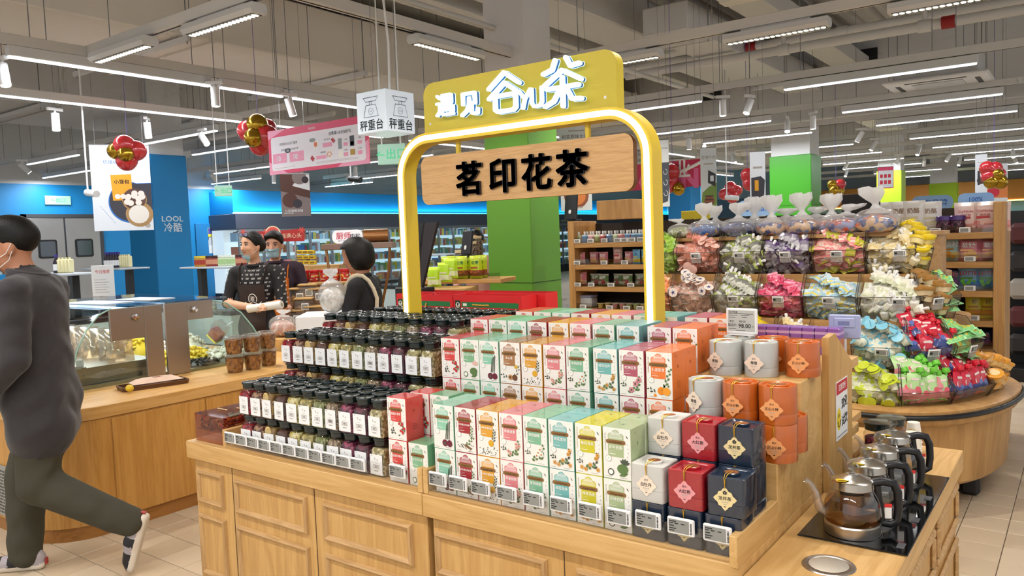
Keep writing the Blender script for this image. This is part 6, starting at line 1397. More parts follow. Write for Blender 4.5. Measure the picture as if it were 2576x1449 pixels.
lamp('case_glow', (EX-0.6, 2.53, 1.165), 1.1, 0.04, 4, (1.0, 0.97, 0.92)); lamp('case_glow', (EX-0.6, 3.0, 1.165), 1.1, 0.04, 5, (1.0, 0.97, 0.92))
b = MB(); b.cbox(-1.25, -0.05, -0.012, 0.012, 0, 0.014, 0.003); o = b.build('case_lamp', [LED], None, (EX, 2.55, 1.1665)); tag(o, 'thin white lamp tube under the top of the first deli case', 'lamp')
# trays and tags in the first case
ETAG = MB(); ETAG.cbox(-0.004, 0.004, -0.024, 0.024, 0, 0.045, 0.003, 0); ETAG.box(0.004, 0.0046, -0.018, 0.018, 0.008, 0.038, 1); ETAGM = ETAG.data('price_tag', [TAGW, mat('eink_pale', '#b9bcba', 0.6)])
t = thing('case_shelf', 'steel shelf rail inside the first deli case', 'shelf', (0, 0, CTZ+0.022))
b = MB(); b.box(XB+0.05, EX-0.05, 2.22, 2.25, 0.10, 0.112); b.build('shelf_rail', [STEEL], t)
for k in range(3): b = MB(); b.tube([(XB+0.05, 2.24+0.12*k, 0.06), (EX-0.05, 2.24+0.12*k, 0.06)], 0.004, 6); b.build('wire', [STEEL], t)
b = MB(); b.box(XB+0.05, EX-0.05, 2.25, 2.70, 0.10, 0.106); b.build('shelf_plate', [STEEL], t)
for x in (EX-0.08, XB+0.1):
    b = MB(); b.box(x-0.01, x+0.01, 2.2, 2.7, 0.0, 0.10); b.build('shelf_leg', [STEEL], t)
for k in range(9):
    o = bpy.data.objects.new('price_tag', ETAGM); COL.objects.link(o); o.location = (EX-0.10-0.10*k-(0.05 if k % 2 else 0), 2.235, CTZ+0.1345); o.rotation_euler = (0, 0, -0.9)
    tag(o, 'white price tag standing on the rail in the first deli case, %s from the end' % ordinal(k), 'price tag', 'white price tags in the first deli case')
BAGC = clear('sealed_pack', '#e6d6c2', 0.3, 0.15, 0.1)
for k in range(6):
    b = pillow(0.16, 0.20, 0.05, 0, 5, 5); o = b.build('sealed_pack', [BAGC]); tag(o, 'glossy sealed food pack hanging in the first deli case, %s from the end' % ordinal(k), 'food pack', 'sealed packs in the first deli case'); o.location = (EX-0.12-0.17*k, 2.5+0.03*(k % 2), CTZ+0.1285); o.rotation_euler = (-0.3, 0, 1.2)
ROLLM = mat('pale_rolls', '#e6dcc8', 0.4); BRW = mat('braised_brown', '#7a4a26', 0.35, coat=0.4)
for k in range(12):
    b = MB(); b.tube([(-0.3, 0, 0), (-0.1, 0, 0.004), (0.3, 0, 0)], 0.012, 8); o = b.build('pastry_stick', [ROLLM]); tag(o, 'pale pastry stick lying in the first deli case', 'pastry', 'pastry sticks in the first deli case'); o.location = (EX-0.4-0.02*(k % 3), 2.23+0.028*k, CTZ+0.04)
for k in range(5):
    b = MB(); b.cbox(-0.07, 0.07, -0.035, 0.035, 0, 0.05, 0.015); o = b.build('braised_block', [BRW]); tag(o, 'brown braised block near the glass of the first deli case', 'food', 'braised blocks in the first deli case'); o.location = (EX-0.12-0.16*k, 2.165, CTZ+0.0215)
# peanuts and seeds in the second case
def pile(cx, cy, rx, ry, h, m, n, nm, lab, grp, s=0.017, seed=1):
    rnd = random.Random(seed); b = MB(); b.ball((0, 0, 0), s*0.62, 7, 5, 0, (1.6, 0.85, 0.8)); b.ball((s*0.5, 0, 0), s*0.58, 7, 5, 0, (1.0, 0.9, 0.85)); me = b.data(nm, [m])
    bb = MB(); bb.ball((0, 0, 0), 1.0, 16, 10, 0, (rx*0.95, ry*0.95, h*0.9)); o = bb.build(nm+'_mound', [m], None, (cx, cy, CTZ+0.021)); tag(o, 'mound of %s under the loose pieces' % lab, 'mound', None, 'stuff')
    for k in range(n):
        a, q = rnd.uniform(0, 6.28), math.sqrt(rnd.random())*0.97; o = bpy.data.objects.new(nm, me); COL.objects.link(o)
        o.location = (cx+rx*q*math.cos(a), cy+ry*q*math.sin(a), CTZ+0.024+h*math.sqrt(max(0, 1-q*q))); o.rotation_euler = (rnd.uniform(-0.6, 0.6), rnd.uniform(-0.8, 0.8), rnd.uniform(0, 6.3))
        tag(o, '%s loose in the second deli case' % lab, nm.replace('_', ' '), grp)
YP = mat('yellow_peanut', '#e6c22e', 0.5); WP = mat('white_peanut', '#dcd6c6', 0.6); BS = mat('black_seed', '#2a2624', 0.5)
pile(-5.22, 3.08, 0.21, 0.18, 0.10, YP, 90, 'peanut', 'yellow coated peanut', 'yellow peanuts', 0.022, 3)
pile(-5.05, 3.28, 0.15, 0.17, 0.08, WP, 90, 'peanut', 'white shelled peanut', 'white peanuts', 0.020, 4)
pile(-5.0, 3.05, 0.12, 0.15, 0.035, BS, 70, 'melon_seed', 'black melon seed', 'black melon seeds', 0.015, 5)
pile(-5.6, 3.3, 0.20, 0.15, 0.16, WP, 60, 'peanut', 'white peanut at the back', 'white peanuts at the back', 0.022, 6)
pile(-5.8, 3.0, 0.15, 0.2, 0.15, YP, 50, 'peanut', 'yellow peanut at the back', 'yellow peanuts at the back', 0.022, 7)
t = thing('scoop_box', 'clear scoop box with red and yellow bottom hanging in the case', 'scoop', at(550, 832, 5.75)); t.rotation_euler = (0.2, 0.75, 0.4)
b = MB(); b.cbox(-0.05, 0.05, -0.04, 0.04, -0.07, 0.07, 0.006); b.build('box', [clear('scoop_clear', '#ececec', 0.2, 0.1, 0.12)], t)
b = MB(); b.cbox(-0.044, 0.044, -0.034, 0.034, -0.064, 0.0, 0.004); b.build('insert', [mat('scoop_red', '#a83238', 0.4)], t)
b = MB(); b.cbox(-0.047, 0.047, -0.037, 0.037, -0.084, -0.0705, 0.004); b.build('bottom', [mat('scoop_yellow', '#e6cf1e', 0.4)], t)
b = MB(); b.tube([(0.03, 0, 0.07), (0.06, 0, 0.16)], 0.006, 8); b.build('handle', [clear('scoop_handle', '#e0e0e0', 0.3, 0.1, 0.2)], t)
# cups of nuts
NUT = cells('brown_nuts', ['#7a4a22', '#8f5c2e', '#5c3417', '#a9743c'], 75, 0.45, 1.0)
CUPC = clear('cup_plastic', '#f2efec', 0.14)
def nutcup(loc, lab):
    t = thing('nut_cup', lab, 'cup', loc, group='clear cups of candied nuts')
    b = MB(); b.lathe([(0.036, 0), (0.038, 0.004), (0.046, 0.082)], 24, cap=False); b.build('cup_wall', [CUPC], t)
    b = MB(); b.lathe([(0, 0.001), (0.0345, 0.001), (0.0435, 0.072), (0.02, 0.078), (0, 0.079)], 20, cap=False); b.build('nuts', [NUT], t)
    b = MB(); b.lathe([(0.049, 0.080), (0.0495, 0.087), (0.046, 0.090), (0.0, 0.091)], 24); b.build('lid', [clear('cup_lid', '#f4f4f4', 0.22, 0.08, 0.08)], t)
    return t
for k, (u, v) in enumerate(((592, 945), (637, 938), (676, 928))):
    q = onz(u, v-9, CTZ)
    for l in range(2): nutcup((q.x, q.y, CTZ+0.0005+0.0925*1.32*l), '%s clear cup of candied nuts in the %s stack from the steel case' % (('lower', 'upper')[l], ordinal(k))).scale = (1.32, 1.32, 1.32)
# tray with paper parcel and lemon
q = onz(390, 972, CTZ); t = thing('serving_tray', 'brown plastic tray on the deli counter', 'tray', (q.x-0.02, q.y, CTZ+0.0005), 1.35)
TRM = mat('tray_brown', '#5c3a22', 0.4)
b = MB(); b.prism(rrect(-0.19, 0.19, -0.08, 0.08, 0.02, 4), 0, 0.006, 'xy'); b.build('tray_base', [TRM], t)
b = MB(); o_ = rrect(-0.19, 0.19, -0.08, 0.08, 0.02, 4); i_ = rrect(-0.184, 0.184, -0.074, 0.074, 0.016, 4)
A_ = b.add([(x, y, 0.006) for x, y in o_]); B_ = b.add([(x*1.03, y*1.05, 0.024) for x, y in o_]); D_ = b.add([(x, y, 0.024) for x, y in i_]); E_ = b.add([(x, y, 0.006) for x, y in i_]); n = len(o_)
for k in range(n):
    k2 = (k+1) % n; b.face((A_+k, A_+k2, B_+k2, B_+k)); b.face((B_+k, B_+k2, D_+k2, D_+k)); b.face((D_+k, D_+k2, E_+k2, E_+k))
b.build('tray_rim', [TRM], t)
t2 = thing('paper_parcel', 'pinkish paper parcel lying on the brown tray', 'parcel', (q.x-0.02, q.y+0.02, CTZ+0.008), 1.35)
b = pillow(0.30, 0.11, 0.05, 0, 7, 5)
b.v = [(x, z-0.055, y+0.022) for x, y, z in b.v]; b.build('wrapper', [mat('parcel_paper', '#e2c4b0', 0.6, noise=0.08, nscale=25)], t2)
b = MB(); b.box(-0.02, 0.02, -0.02, 0.015, 0.0475, 0.0485); b.box(-0.018, 0.024, -0.026, -0.022, 0.047, 0.0478, 1); b.box(0.05, 0.10, -0.004, 0.002, 0.042, 0.0435); b.build('print', [mat('parcel_ink', '#9a7c6a', 0.6), mat('parcel_red', '#c8523a', 0.6)], t2)
q2 = onz(326, 976, CTZ+0.03); b = MB(); b.ball((0, 0, 0), 0.022, 14, 10, 0, (1.2, 1, 1)); b.ball((0.026, 0, 0), 0.005, 8, 6, 0); o = b.build('lemon', [mat('lemon_skin', '#e0bf2a', 0.4)], None, (q2.x, q2.y, CTZ+0.0285)); tag(o, 'yellow lemon at the corner of the brown tray', 'lemon')
# things on the case tops
q = onz(262, 745, 1.1975); t = thing('menu_stand', 'white menu card standing on the deli case', 'menu card', q, 0.5)
b = MB(); b.cbox(-0.095, 0.095, -0.002, 0.002, 0.0, 0.24, 0.001); b.build('card', [mat('menu_white', '#eceef0', 0.5)], t)
b = MB(); b.text('今日推荐', 0.032, (0, -0.003, 0.19), 1, bold=0.01)
for k in range(6): b.box(-0.07, 0.05-0.02*(k % 2), -0.003, -0.0022, 0.03+0.019*k, 0.034+0.019*k, 0)
b.build('print', [PGREY, mat('menu_red', '#d8706a', 0.5)], t)
for k, (x, y, w_, d_) in enumerate(((-5.4, 2.57, 0.5, 0.11), (-5.35, 2.88, 0.4, 0.1))):
    b = MB(); b.cbox(-w_/2, w_/2, -d_, d_, 0, 0.006, 0.001); o = b.build('paper_stack', [mat('paper_blue_white', '#c9d6e2', 0.5)], None, (x, y, 1.1975), 0.1); tag(o, 'thin stack of pale paper on the %s deli case top' % ('first', 'second')[k], 'paper')

# ================================================================== FROZEN FOOD ZONE
FRZ = mat('freezer_white', '#c9d8d6', 0.4); FRD = mat('freezer_frame', '#24282c', 0.4); FGL = clear('freezer_glass', '#b8d8d4', 0.25); FTOP = clear('freezer_lid_glass', '#8fa9b4', 0.35)
def freezer(x, y, w, d, label, h=0.86, shelf=True, sw=1.0):
    t = thing('chest_freezer', label, 'freezer', (x, y, 0))
    b = MB(); b.cbox(-w/2, w/2, -d/2, d/2, 0.02, h*0.55, 0.02); b.build('cabinet', [FRD], t)
    b = MB(); b.cbox(-w/2+0.01, w/2-0.01, -d/2+0.01, d/2-0.01, h*0.55, h-0.05, 0.01); b.build('frosted_window', [FRZ], t)
    b = MB(); b.cbox(-w/2, w/2, -d/2, d/2, h-0.05, h, 0.01); b.build('rim', [FRD], t)
    for k in range(2): b = MB(); b.box(-w/2+0.03+k*(w/2-0.02), -0.02+k*(w/2-0.02), -d/2+0.03, d/2-0.03, h+0.0005, h+0.012); b.build('sliding_lid', [FTOP], t)
    if shelf:
        for sx in (-sw/2+0.15, sw/2-0.15): b = MB(); b.cbox(sx-0.04, sx+0.04, -0.04, 0.04, h+0.0005, 1.2975, 0.004); b.build('shelf_post', [FRD], t)
        b = MB(); b.cbox(-sw/2, sw/2, -0.2, 0.2, 1.298, 1.32, 0.004); b.build('shelf', [mat('freezer_shelf', '#bcc6d0', 0.4)], t)
    return t
for k, (u, v, d_) in enumerate(((150, 720, 8.6), (292, 705, 10.3), (552, 702, 9.2), (1090, 690, 12.0))):
    q = at(u, v, d_); freezer(q.x, q.y, 1.7, 0.9, ['chest freezer with top shelf in front of the steel doors', 'chest freezer with top shelf left of the blue column', 'chest freezer with top shelf right of the blue column', 'chest freezer with top shelf far behind the red gift bags'][k])
BOT = {}
def bottle(kind):
    b = MB()
    if kind == 'dark': b.lathe([(0.033, 0), (0.035, 0.01), (0.035, 0.12), (0.015, 0.16), (0.015, 0.175)], 12, mi=0); b.lathe([(0.018, 0.175), (0.018, 0.205), (0, 0.206)], 10, mi=1); b.lathe([(0.0355, 0.03), (0.0355, 0.1)], 12, mi=2, cap=False)
    elif kind == 'cream': b.cbox(-0.035, 0.035, -0.03, 0.03, 0, 0.15, 0.01, 0); b.lathe([(0.015, 0.15), (0.015, 0.17)], 8, mi=1)
    else: b.lathe([(0.04, 0), (0.042, 0.01), (0.042, 0.09), (0.036, 0.1)], 12, mi=0); b.lathe([(0.042, 0.1), (0.042, 0.125), (0, 0.126)], 12, mi=1); b.lathe([(0.0425, 0.025), (0.0425, 0.08)], 12, mi=2, cap=False)
    return b
bk = {'dark': [mat('dark_bottle', '#2c2230', 0.3), mat('violet_cap', '#3a2f8c', 0.4), LABP], 'cream': [mat('cream_carton', '#e8dfae', 0.5), mat('cream_cap', '#e8e0b0', 0.4)], 'amber': [mat('amber_jar', '#b8862a', 0.3), mat('yellow_cap', '#d8c23a', 0.4), mat('red_lab', '#a83a2a', 0.5)], 'redjar': [mat('red_jar', '#8c2a22', 0.3), mat('dark_cap', '#3a2222', 0.4), mat('wine_lab', '#c88a6a', 0.5)], 'mint': [mat('mint_tub', '#cfe0b8', 0.5), mat('mint_cap', '#e8efe0', 0.4), mat('mint_lab', '#a9c88a', 0.5)]}
for kd in bk: BOT[kd] = bottle('dark' if kd == 'dark' else 'cream' if kd == 'cream' else 'jar').data('bottle', bk[kd])
def bottles(u0, u1, v, d_, n, kd, where, nm='bottle'):
    for k in range(n):
        q = at(u0+(u1-u0)*k/max(1, n-1), v, d_); o = bpy.data.objects.new(nm, BOT[kd]); COL.objects.link(o); o.location = (q.x, q.y, 1.3205)
        tag(o, '%s %s %s, %s along' % ({'dark': 'dark purple capped', 'cream': 'cream', 'amber': 'amber', 'redjar': 'dark red', 'mint': 'pale green'}[kd], nm, where, ordinal(k)), nm, '%s %ss %s' % (kd, nm, where))
bottles(268, 300, 660, 10.3, 6, 'dark', 'on the freezer shelf left of the blue column'); bottles(304, 325, 660, 10.3, 5, 'cream', 'on the freezer shelf left of the blue column')
bottles(150, 176, 664, 8.6, 4, 'cream', 'on the freezer shelf behind the walking man'); bottles(142, 142, 664, 8.6, 1, 'dark', 'on the freezer shelf behind the walking man')
bottles(498, 518, 660, 9.2, 4, 'amber', 'on the shelf right of the blue column', 'jar'); bottles(523, 546, 660, 9.2, 5, 'redjar', 'on the shelf right of the blue column', 'jar'); bottles(556, 592, 660, 9.2, 6, 'mint', 'on the shelf beside the woman', 'jar')
bottles(598, 612, 660, 9.2, 3, 'redjar', 'on the shelf just left of the woman', 'jar')
# steel double doors in the blue wall
q0, q1 = onx(62, 545, WX+0.02), onx(247, 548, WX+0.02)
t = thing('door_1', 'double stainless steel swing doors in the blue wall', 'door', (WX+0.001, q0.y, 0)); t['kind'] = 'structure'; dw = q1.y-q0.y; dh = 2.33
DST = mat('door_steel', '#a9a7a6', 0.32, 0.9, noise=0.08, nscale=3)
b = MB(); b.box(0, 0.05, -0.08, 0.02, 0, dh+0.08); b.box(0, 0.05, dw-0.02, dw+0.08, 0, dh+0.08); b.box(0, 0.05, -0.08, dw+0.08, dh, dh+0.08); b.build('door_frame', [mat('door_frame_grey', '#3c4044', 0.5)], t)
b = MB(); b.box(0, 0.02, 0, dw, 0.02, dh); b.build('door_stop', [mat('door_frame_grey', '#3c4044', 0.5)], t)
for k in range(2):
    y0 = 0.03+k*dw/2; y1 = y0+dw/2-0.035
    b = MB(); b.cbox(0.02, 0.06, y0, y1, 0.02, dh-0.01, 0.006); lf = b.build('door_leaf', [DST], t)
    b = MB(); b.prism(rrect((y0+y1)/2-0.2, (y0+y1)/2+0.2, 1.42, 1.84, 0.05, 4), 0.06, 0.075, 'yz'); b.build('window_gasket', [BLACK], lf)
    b = MB(); b.prism(rrect((y0+y1)/2-0.16, (y0+y1)/2+0.16, 1.46, 1.80, 0.04, 4), 0.075, 0.078, 'yz'); b.build('window_pane', [mat('dark_pane', '#3a4248', 0.1, coat=0.5)], lf)
# wall signs
EXG = mat('exit_green', '#3aa872', 0.5, emit='#5fe0a0', es=0.5)
def exit_sign(loc, label, hang, rz=0.0, w_=0.36, h_=0.16):
    t = thing('exit_sign', label, 'exit sign', loc, rz)
    b = MB(); b.cbox(-w_/2, w_/2, -0.015, 0.015, -h_/2, h_/2, 0.004); b.build('panel', [mat('exit_pale', '#9fc4b4', 0.4, emit='#a8d8c0', es=0.35)], t)
    b = MB(); b.text('←出口', h_*0.55, (0, -0.017, 0), 0, bold=0.01); b.build('print', [EXG], t)
    if hang:
        for sx in (-0.35, 0.35): b = MB(); b.tube([(sx*w_, 0, h_/2), (sx*w_, 0, CEILZ-loc[2])], 0.006, 6); b.build('rod', [WHITE], t)
    return t
q = onx(145, 504, WX+0.02); exit_sign((q.x+0.012, q.y, q.z), 'green exit sign on the blue wall above the steel doors', False, PI/2, 0.55, 0.2)
exit_sign(at(562, 480, 9.5), 'green exit sign hanging before the blue fridges', True, 0.9, 0.2, 0.13)
exit_sign(at(985, 388, 6.2), 'green exit sign with arrow hanging behind the arch corner', True, 0.5, 0.22, 0.16)
for k, (u, v, d_) in enumerate(((232, 487, 9.0), (895, 452, 11.0), (1843, 498, 13.0))):
    t = thing('security_camera', ['white security camera beside the dumpling poster', 'dark dome camera beyond the bread poster', 'white security camera above the candy bags'][k], 'camera', at(u, v, d_))
    b = MB(); b.tube([(-0.12, 0, 0.02), (0.1, 0, -0.01)], 0.04, 12); b.build('barrel', [WHITE if k != 1 else BLACK], t)
    b = MB(); b.tube([(-0.1, 0, 0.05), (-0.1, 0, CEILZ-t.location.z)], 0.01, 8); b.build('bracket', [WHITE], t)
# fridge bank along the blue wall
FX = -17.7; q = onx(592, 540, FX); FY0 = q.y
NAVYG = mat('fridge_fascia', '#4a5264', 0.45); CYAN = mat('cyan_led', '#ffffff', emit='#1fd8f0', es=2.2)
zt = onx(800, 536, FX).z
t = thing('fridge_canopy', 'dark canopy with cyan light cove above the tall fridges', 'canopy', (FX, FY0, 0)); t['kind'] = 'structure'; FL_ = 40-FY0
b = MB(); b.cbox(WX-FX+0.001, 0.0, 0, FL_, zt-0.42, zt-0.02, 0.01); b.build('fascia', [NAVYG], t)
b = MB(); b.box(-0.14, -0.03, 0.02, FL_, zt-0.0195, zt+0.02); b.build('cyan_cove', [CYAN], t)
b = MB(); b.cbox(WX-FX+0.001, -0.16, 0.05, FL_, zt-0.019, 3.0, 0.01); b.build('blue_bulkhead', [BLUE], t)
b = MB(); b.text('HC', 0.4, (-0.155, onx(771, 505, FX).y-FY0, zt+0.35), 0, 'yz', bold=0.02); b.build('lettering', [mat('lit_letter', '#ffffff', emit='#e8f6ff', es=1.2)], t)
lamp('cove_glow', (FX-0.08, FY0+7, zt+0.05), 14, 0.1, 60, (0.15, 0.85, 1.0), PI/2).rotation_euler = (PI, 0, PI/2)
lamp('cove_glow', (FX-0.08, FY0+20, zt+0.05), 12, 0.1, 60, (0.15, 0.85, 1.0), PI/2).rotation_euler = (PI, 0, PI/2)
FIN = mat('fridge_interior', '#d6e4e8', 0.5, emit='#dff2fa', es=0.55); FFR = mat('fridge_frame', '#7f8890', 0.4, 0.5)
prodc = ['#d8d2c8', '#b83a3a', '#3f6fa8', '#e0c23a', '#6a9a5a', '#e8e8ea', '#a8c8d8', '#c8805a']
PCM = [mat('carton_%d' % i, c, 0.5) for i, c in enumerate(prodc)]
k = 0; y = FY0+0.05
rnd = random.Random(5)
while y < FY0+19:
    t = thing('upright_fridge', 'tall glass door fridge along the blue wall, %s from the corner' % ordinal(k), 'fridge', (FX, y, 0), 0, 'tall fridges along the blue wall'); w_ = 1.55
    b = MB(); b.box(WX-FX+0.02, -0.66, 0, w_, 0.3, zt-0.43); b.build('back', [FIN], t)
    b = MB(); b.cbox(WX-FX+0.02, -0.01, 0.0, w_, 0.0, 0.3, 0.01); b.build('base', [FRD], t)
    for z_ in (0.62, 0.98, 1.32, 1.66): b = MB(); b.box(-0.65, -0.08, 0.02, w_-0.02, z_-0.02, z_); b.build('shelf', [FIN], t)
    pb = MB()
    for z_ in (0.3, 0.62, 0.98, 1.32, 1.66):
        yy = 0.03
        while yy < w_-0.1:
            ww = rnd.uniform(0.07, 0.13); hh = rnd.uniform(0.14, 0.28); pb.box(-0.4, -0.12, yy, yy+ww-0.008, z_+0.001, z_+hh, rnd.randrange(8)); yy += ww
    o = pb.build('products', PCM, t); o['kind'] = 'stuff'
    for j in range(2):
        b = MB(); y0 = j*w_/2
        for bx in ((-0.03, 0, y0+0.004, y0+0.045, 0.3, zt-0.43), (-0.03, 0, y0+w_/2-0.045, y0+w_/2-0.004, 0.3, zt-0.43), (-0.03, 0, y0+0.045, y0+w_/2-0.045, 0.3, 0.36), (-0.03, 0, y0+0.045, y0+w_/2-0.045, zt-0.5, zt-0.43)): b.box(*bx)
        dr = b.build('door', [FFR], t); b = MB(); b.box(-0.018, -0.014, y0+0.045, y0+w_/2-0.045, 0.36, zt-0.5); b.build('pane', [clear('fridge_pane', '#eef6fa', 0.14)], dr)
    y += w_; k += 1
lamp('fridge_glow', (FX+0.1, FY0+6, zt-0.5), 12, 0.3, 30, (0.85, 0.95, 1.0), PI/2)
# blue service door with posters
q = onx(548, 640, WX+0.01)
t = thing('door_2', 'flush blue service door with two notices', 'door', (WX+0.001, q.y, 0)); t['kind'] = 'structure'
b = MB(); b.cbox(0, 0.03, -0.62, 0.62, 0, onx(548, 562, WX).z, 0.005); b.build('leaf', [BLUED], t)
for (v, cols, h_) in ((588, ('#e0cf3a', '#4a4aa8'), 0.16), (616, ('#d4d8dc', '#b8bcc4'), 0.22)):
    z_ = onx(544, v, WX).z; b = MB(); b.box(0.03, 0.034, -0.27, 0.27, z_-h_, z_+h_, 0); b.box(0.034, 0.036, -0.26, 0.26, z_+0.0, z_+h_*0.95, 1); b.build('notice', [mat('notice'+cols[0], cols[0], 0.5), mat('notice'+cols[1], cols[1], 0.5)], t)
# ================================================================== GOODS BEHIND THE ISLAND
t = thing('back_plinth', 'oak plinth on the far side of the tea island', 'plinth', (0, 0, TZ))
b = MB(); b.cbox(-2.95, -1.5, 3.04, 3.44, 0.0005, 0.26, 0.004); b.build('block', [OAKX], t)
b = MB(); b.prism([(3.03, 0.0005), (3.03, 0.40), (3.12, 0.40), (3.44, 0.08), (3.44, 0.0005)], -1.4995, -1.478, 'yz'); b.build('wedge_board', [OAKY], t)
REDB = mat('gift_red', '#d8262a', 0.42); GRB = mat('gift_green', '#1f7a44', 0.5); ROPE = mat('gold_rope', '#d2a53c', 0.5)
def gift_bag(x0, y0, w_, lab, deep=0.11, h=0.30, z=TZ+0.2605, front=True):
    t = thing('gift_bag', lab, 'gift bag', (x0, y0, z), 0, 'open red gift bags behind the tea boxes'); e = 0.003
    for nm, bx in (('front_wall', (0, w_, 0, e, 0, h)), ('back_wall', (0, w_, deep-e, deep, 0, h)), ('side_wall', (0, e, e, deep-e, 0, h)), ('side_wall', (w_-e, w_, e, deep-e, 0, h)), ('base', (e, w_-e, e, deep-e, 0, 0.004))):
        b = MB(); b.box(*bx); b.build(nm, [REDB], t)
    if front:
        b = MB(); b.box(0.055, w_-0.02, -0.0008, -0.0002, h-0.062, h-0.035, 0); b.box(0.012, 0.048, -0.0008, -0.0002, h-0.075, h-0.028, 1)
        disc(b, 0.03, h-0.052, 0.0145, 2, -0.0012, 18); disc(b, 0.03, h-0.052, 0.011, 1, -0.0015, 18)
        for sx in (-1, 1): leaf(b, 0.03, h-0.062, PI/2-sx*0.6, 0.022, 0.006, 2, -0.0019)
        b.box(0.065, 0.09, -0.0012, -0.0008, h-0.056, h-0.042, 2)
        for j in range(9): disc(b, w_*0.62+0.03*math.cos(j*0.7), h-0.165+0.03*math.sin(j*0.7), 0.008, 3, -0.0016, 8)
        disc(b, w_*0.5, h-0.175, 0.018, 4, -0.0013, 14); disc(b, w_*0.56, h-0.18, 0.016, 4, -0.0014, 14)
        for j in range(9): leaf(b, w_*0.78, h-0.17+0.008*j, PI/2+(0.6 if j % 2 else -0.6), 0.012, 0.004, 3, -0.0012)
        b.build('front_print', [GRB, mat('gift_dark_green', '#143c24', 0.5), PW, mat('gift_pink', '#f0c4c4', 0.5), INK], t)
        b = MB(); b.tube([(w_*0.3, -0.004, h-0.048), (w_*0.42, -0.006, h-0.05), (w_*0.54, -0.004, h-0.049)] if 'rope flat' in lab else [(w_*0.55, -0.004, h-0.045), (w_*0.53, -0.012, h-0.09), (w_*0.5, -0.010, h-0.15)], 0.004, 8); b.build('rope_handle', [ROPE], t)
    return t
qa = ony(997, 745, 3.10); qb = ony(1140, 742, 3.10); qc = ony(1312, 750, 3.10)
hz = qb.z-(TZ+0.2605)
gift_bag(qa.x, 3.10, qb.x-qa.x-0.004, 'open red gift bag with hanging rope, behind the arch post', h=hz)
gift_bag(qb.x, 3.10, qc.x-qb.x, 'open red gift bag with rope flat across its green band', h=hz, deep=0.13)
gift_bag(qb.x+0.02, 3.235, qc.x-qb.x+0.03, 'open red gift bag at the back, beside the green column', h=hz+0.006, front=False)
gift_bag(qa.x-0.02, 3.235, qb.x-qa.x-0.004, 'open red gift bag at the back, below the black screen', h=hz+0.003, front=False)
# black display screens seen from behind
def black_screen(loc, w_, h_, rz, tilt, lab, dot=True):
    t = thing('display_screen', lab, 'screen', loc, rz); ca, sa = math.cos(tilt), math.sin(tilt)
    b = MB(); b.cbox(-w_/2, w_/2, -0.012, 0.012, 0.02, h_, 0.005); b.v = [(x, y*ca+z*sa, z*ca-y*sa) for x, y, z in b.v]; b.build('panel', [mat('screen_black', '#101014', 0.35)], t)
    b = MB(); b.cbox(-w_*0.35, w_*0.35, -0.08, 0.10, 0, 0.02, 0.006); b.build('foot', [BLACK], t)
    if dot:
        b = MB(); b.lathe([(0.02, 0), (0.02, 0.003), (0, 0.0035)], 16, (0.0, 0, 0), axis='y'); b.v = [(x, -0.0125-y+h_*0.35*sa*0, z+h_*0.35) for x, y, z in b.v]; b.v = [(x, y*ca+z*sa, z*ca-y*sa) for x, y, z in b.v]; b.build('round_badge', [WHITE], t)
    return t
qd = ony(1040, 722, 3.30)
t = thing('pos_screen', 'tall black double sided screen behind the arch post', 'screen', (qd.x, 3.30, TZ+0.2605))
HB = qd.z-(TZ+0.2605)
b = MB(); b.cbox(-0.10, 0.12, -0.055, 0.055, 0, HB, 0.006); b.build('stand', [BLACK], t)
for sg, w0, w1 in ((-1, -0.12, 0.02), (1, 0.0, 0.15)):
    b = MB(); top = 0.37
    b.conv([(-0.11 if sg < 0 else 0.0, -0.02, HB), (0.05 if sg < 0 else 0.085, -0.02, HB), (0.055 if sg < 0 else 0.15, 0.06, HB+top), (-0.06 if sg < 0 else 0.045, 0.06, HB+top), (-0.11 if sg < 0 else 0.0, 0.0, HB), (0.05 if sg < 0 else 0.085, 0.0, HB), (0.055 if sg < 0 else 0.15, 0.08, HB+top), (-0.06 if sg < 0 else 0.045, 0.08, HB+top)], [(0, 1, 2, 3), (4, 5, 6, 7), (0, 1, 5, 4), (3, 2, 6, 7), (0, 3, 7, 4), (1, 2, 6, 5)]); b.build('panel', [mat('screen_black', '#101014', 0.35) if sg < 0 else mat('screen_wine', '#1d1216', 0.4)], t)
q = ony(1435, 552, SY+0.2); black_screen((q.x, q.y, 1.666), 0.17, 0.27, -0.3, 0.1, 'black screen with white badge beside the green column')
q = at(1172, 646, 6.6); black_screen((q.x, q.y, q.z), 0.16, 0.22, -0.4, 0.15, 'small black screen with white badge left of the green column')
q = at(2168, 548, 5.6); black_screen((q.x, q.y, 1.493), 0.26, 0.27, -0.1, -0.1, 'black screen standing among the candy bags')
# purple and yellow packs on the back shelf
PUR = [mat('purple_pack', '#8a5aa8', 0.3, coat=0.4), mat('purple_pack_orange', '#b8704a', 0.35), mat('purple_pack_pale', '#c3a0c8', 0.35)]
b = MB(); b.cbox(-0.021, 0.021, -0.032, 0.032, 0, 0.115, 0.003, 0); b.box(-0.0215, 0.0215, -0.0325, 0.0325, 0.045, 0.075, 1); b.box(-0.0215, 0.0215, -0.0325, 0.0325, 0.09, 0.10, 2); PPM = b.data('purple_pack', PUR)
xa, xb = ony(1868, 820, 2.975).x, XR-0.045
for k in range(18):
    o = bpy.data.objects.new('tea_pack', PPM); COL.objects.link(o); o.location = (xb-0.0445*k, 2.975+0.002*(k % 2), 1.0605); tag(o, 'slim purple tea pack on the back shelf, %s from the end panel' % (ordinal(k) if k < 16 else 'further '+ordinal(k-16)), 'tea pack', 'purple tea packs on the back shelf')
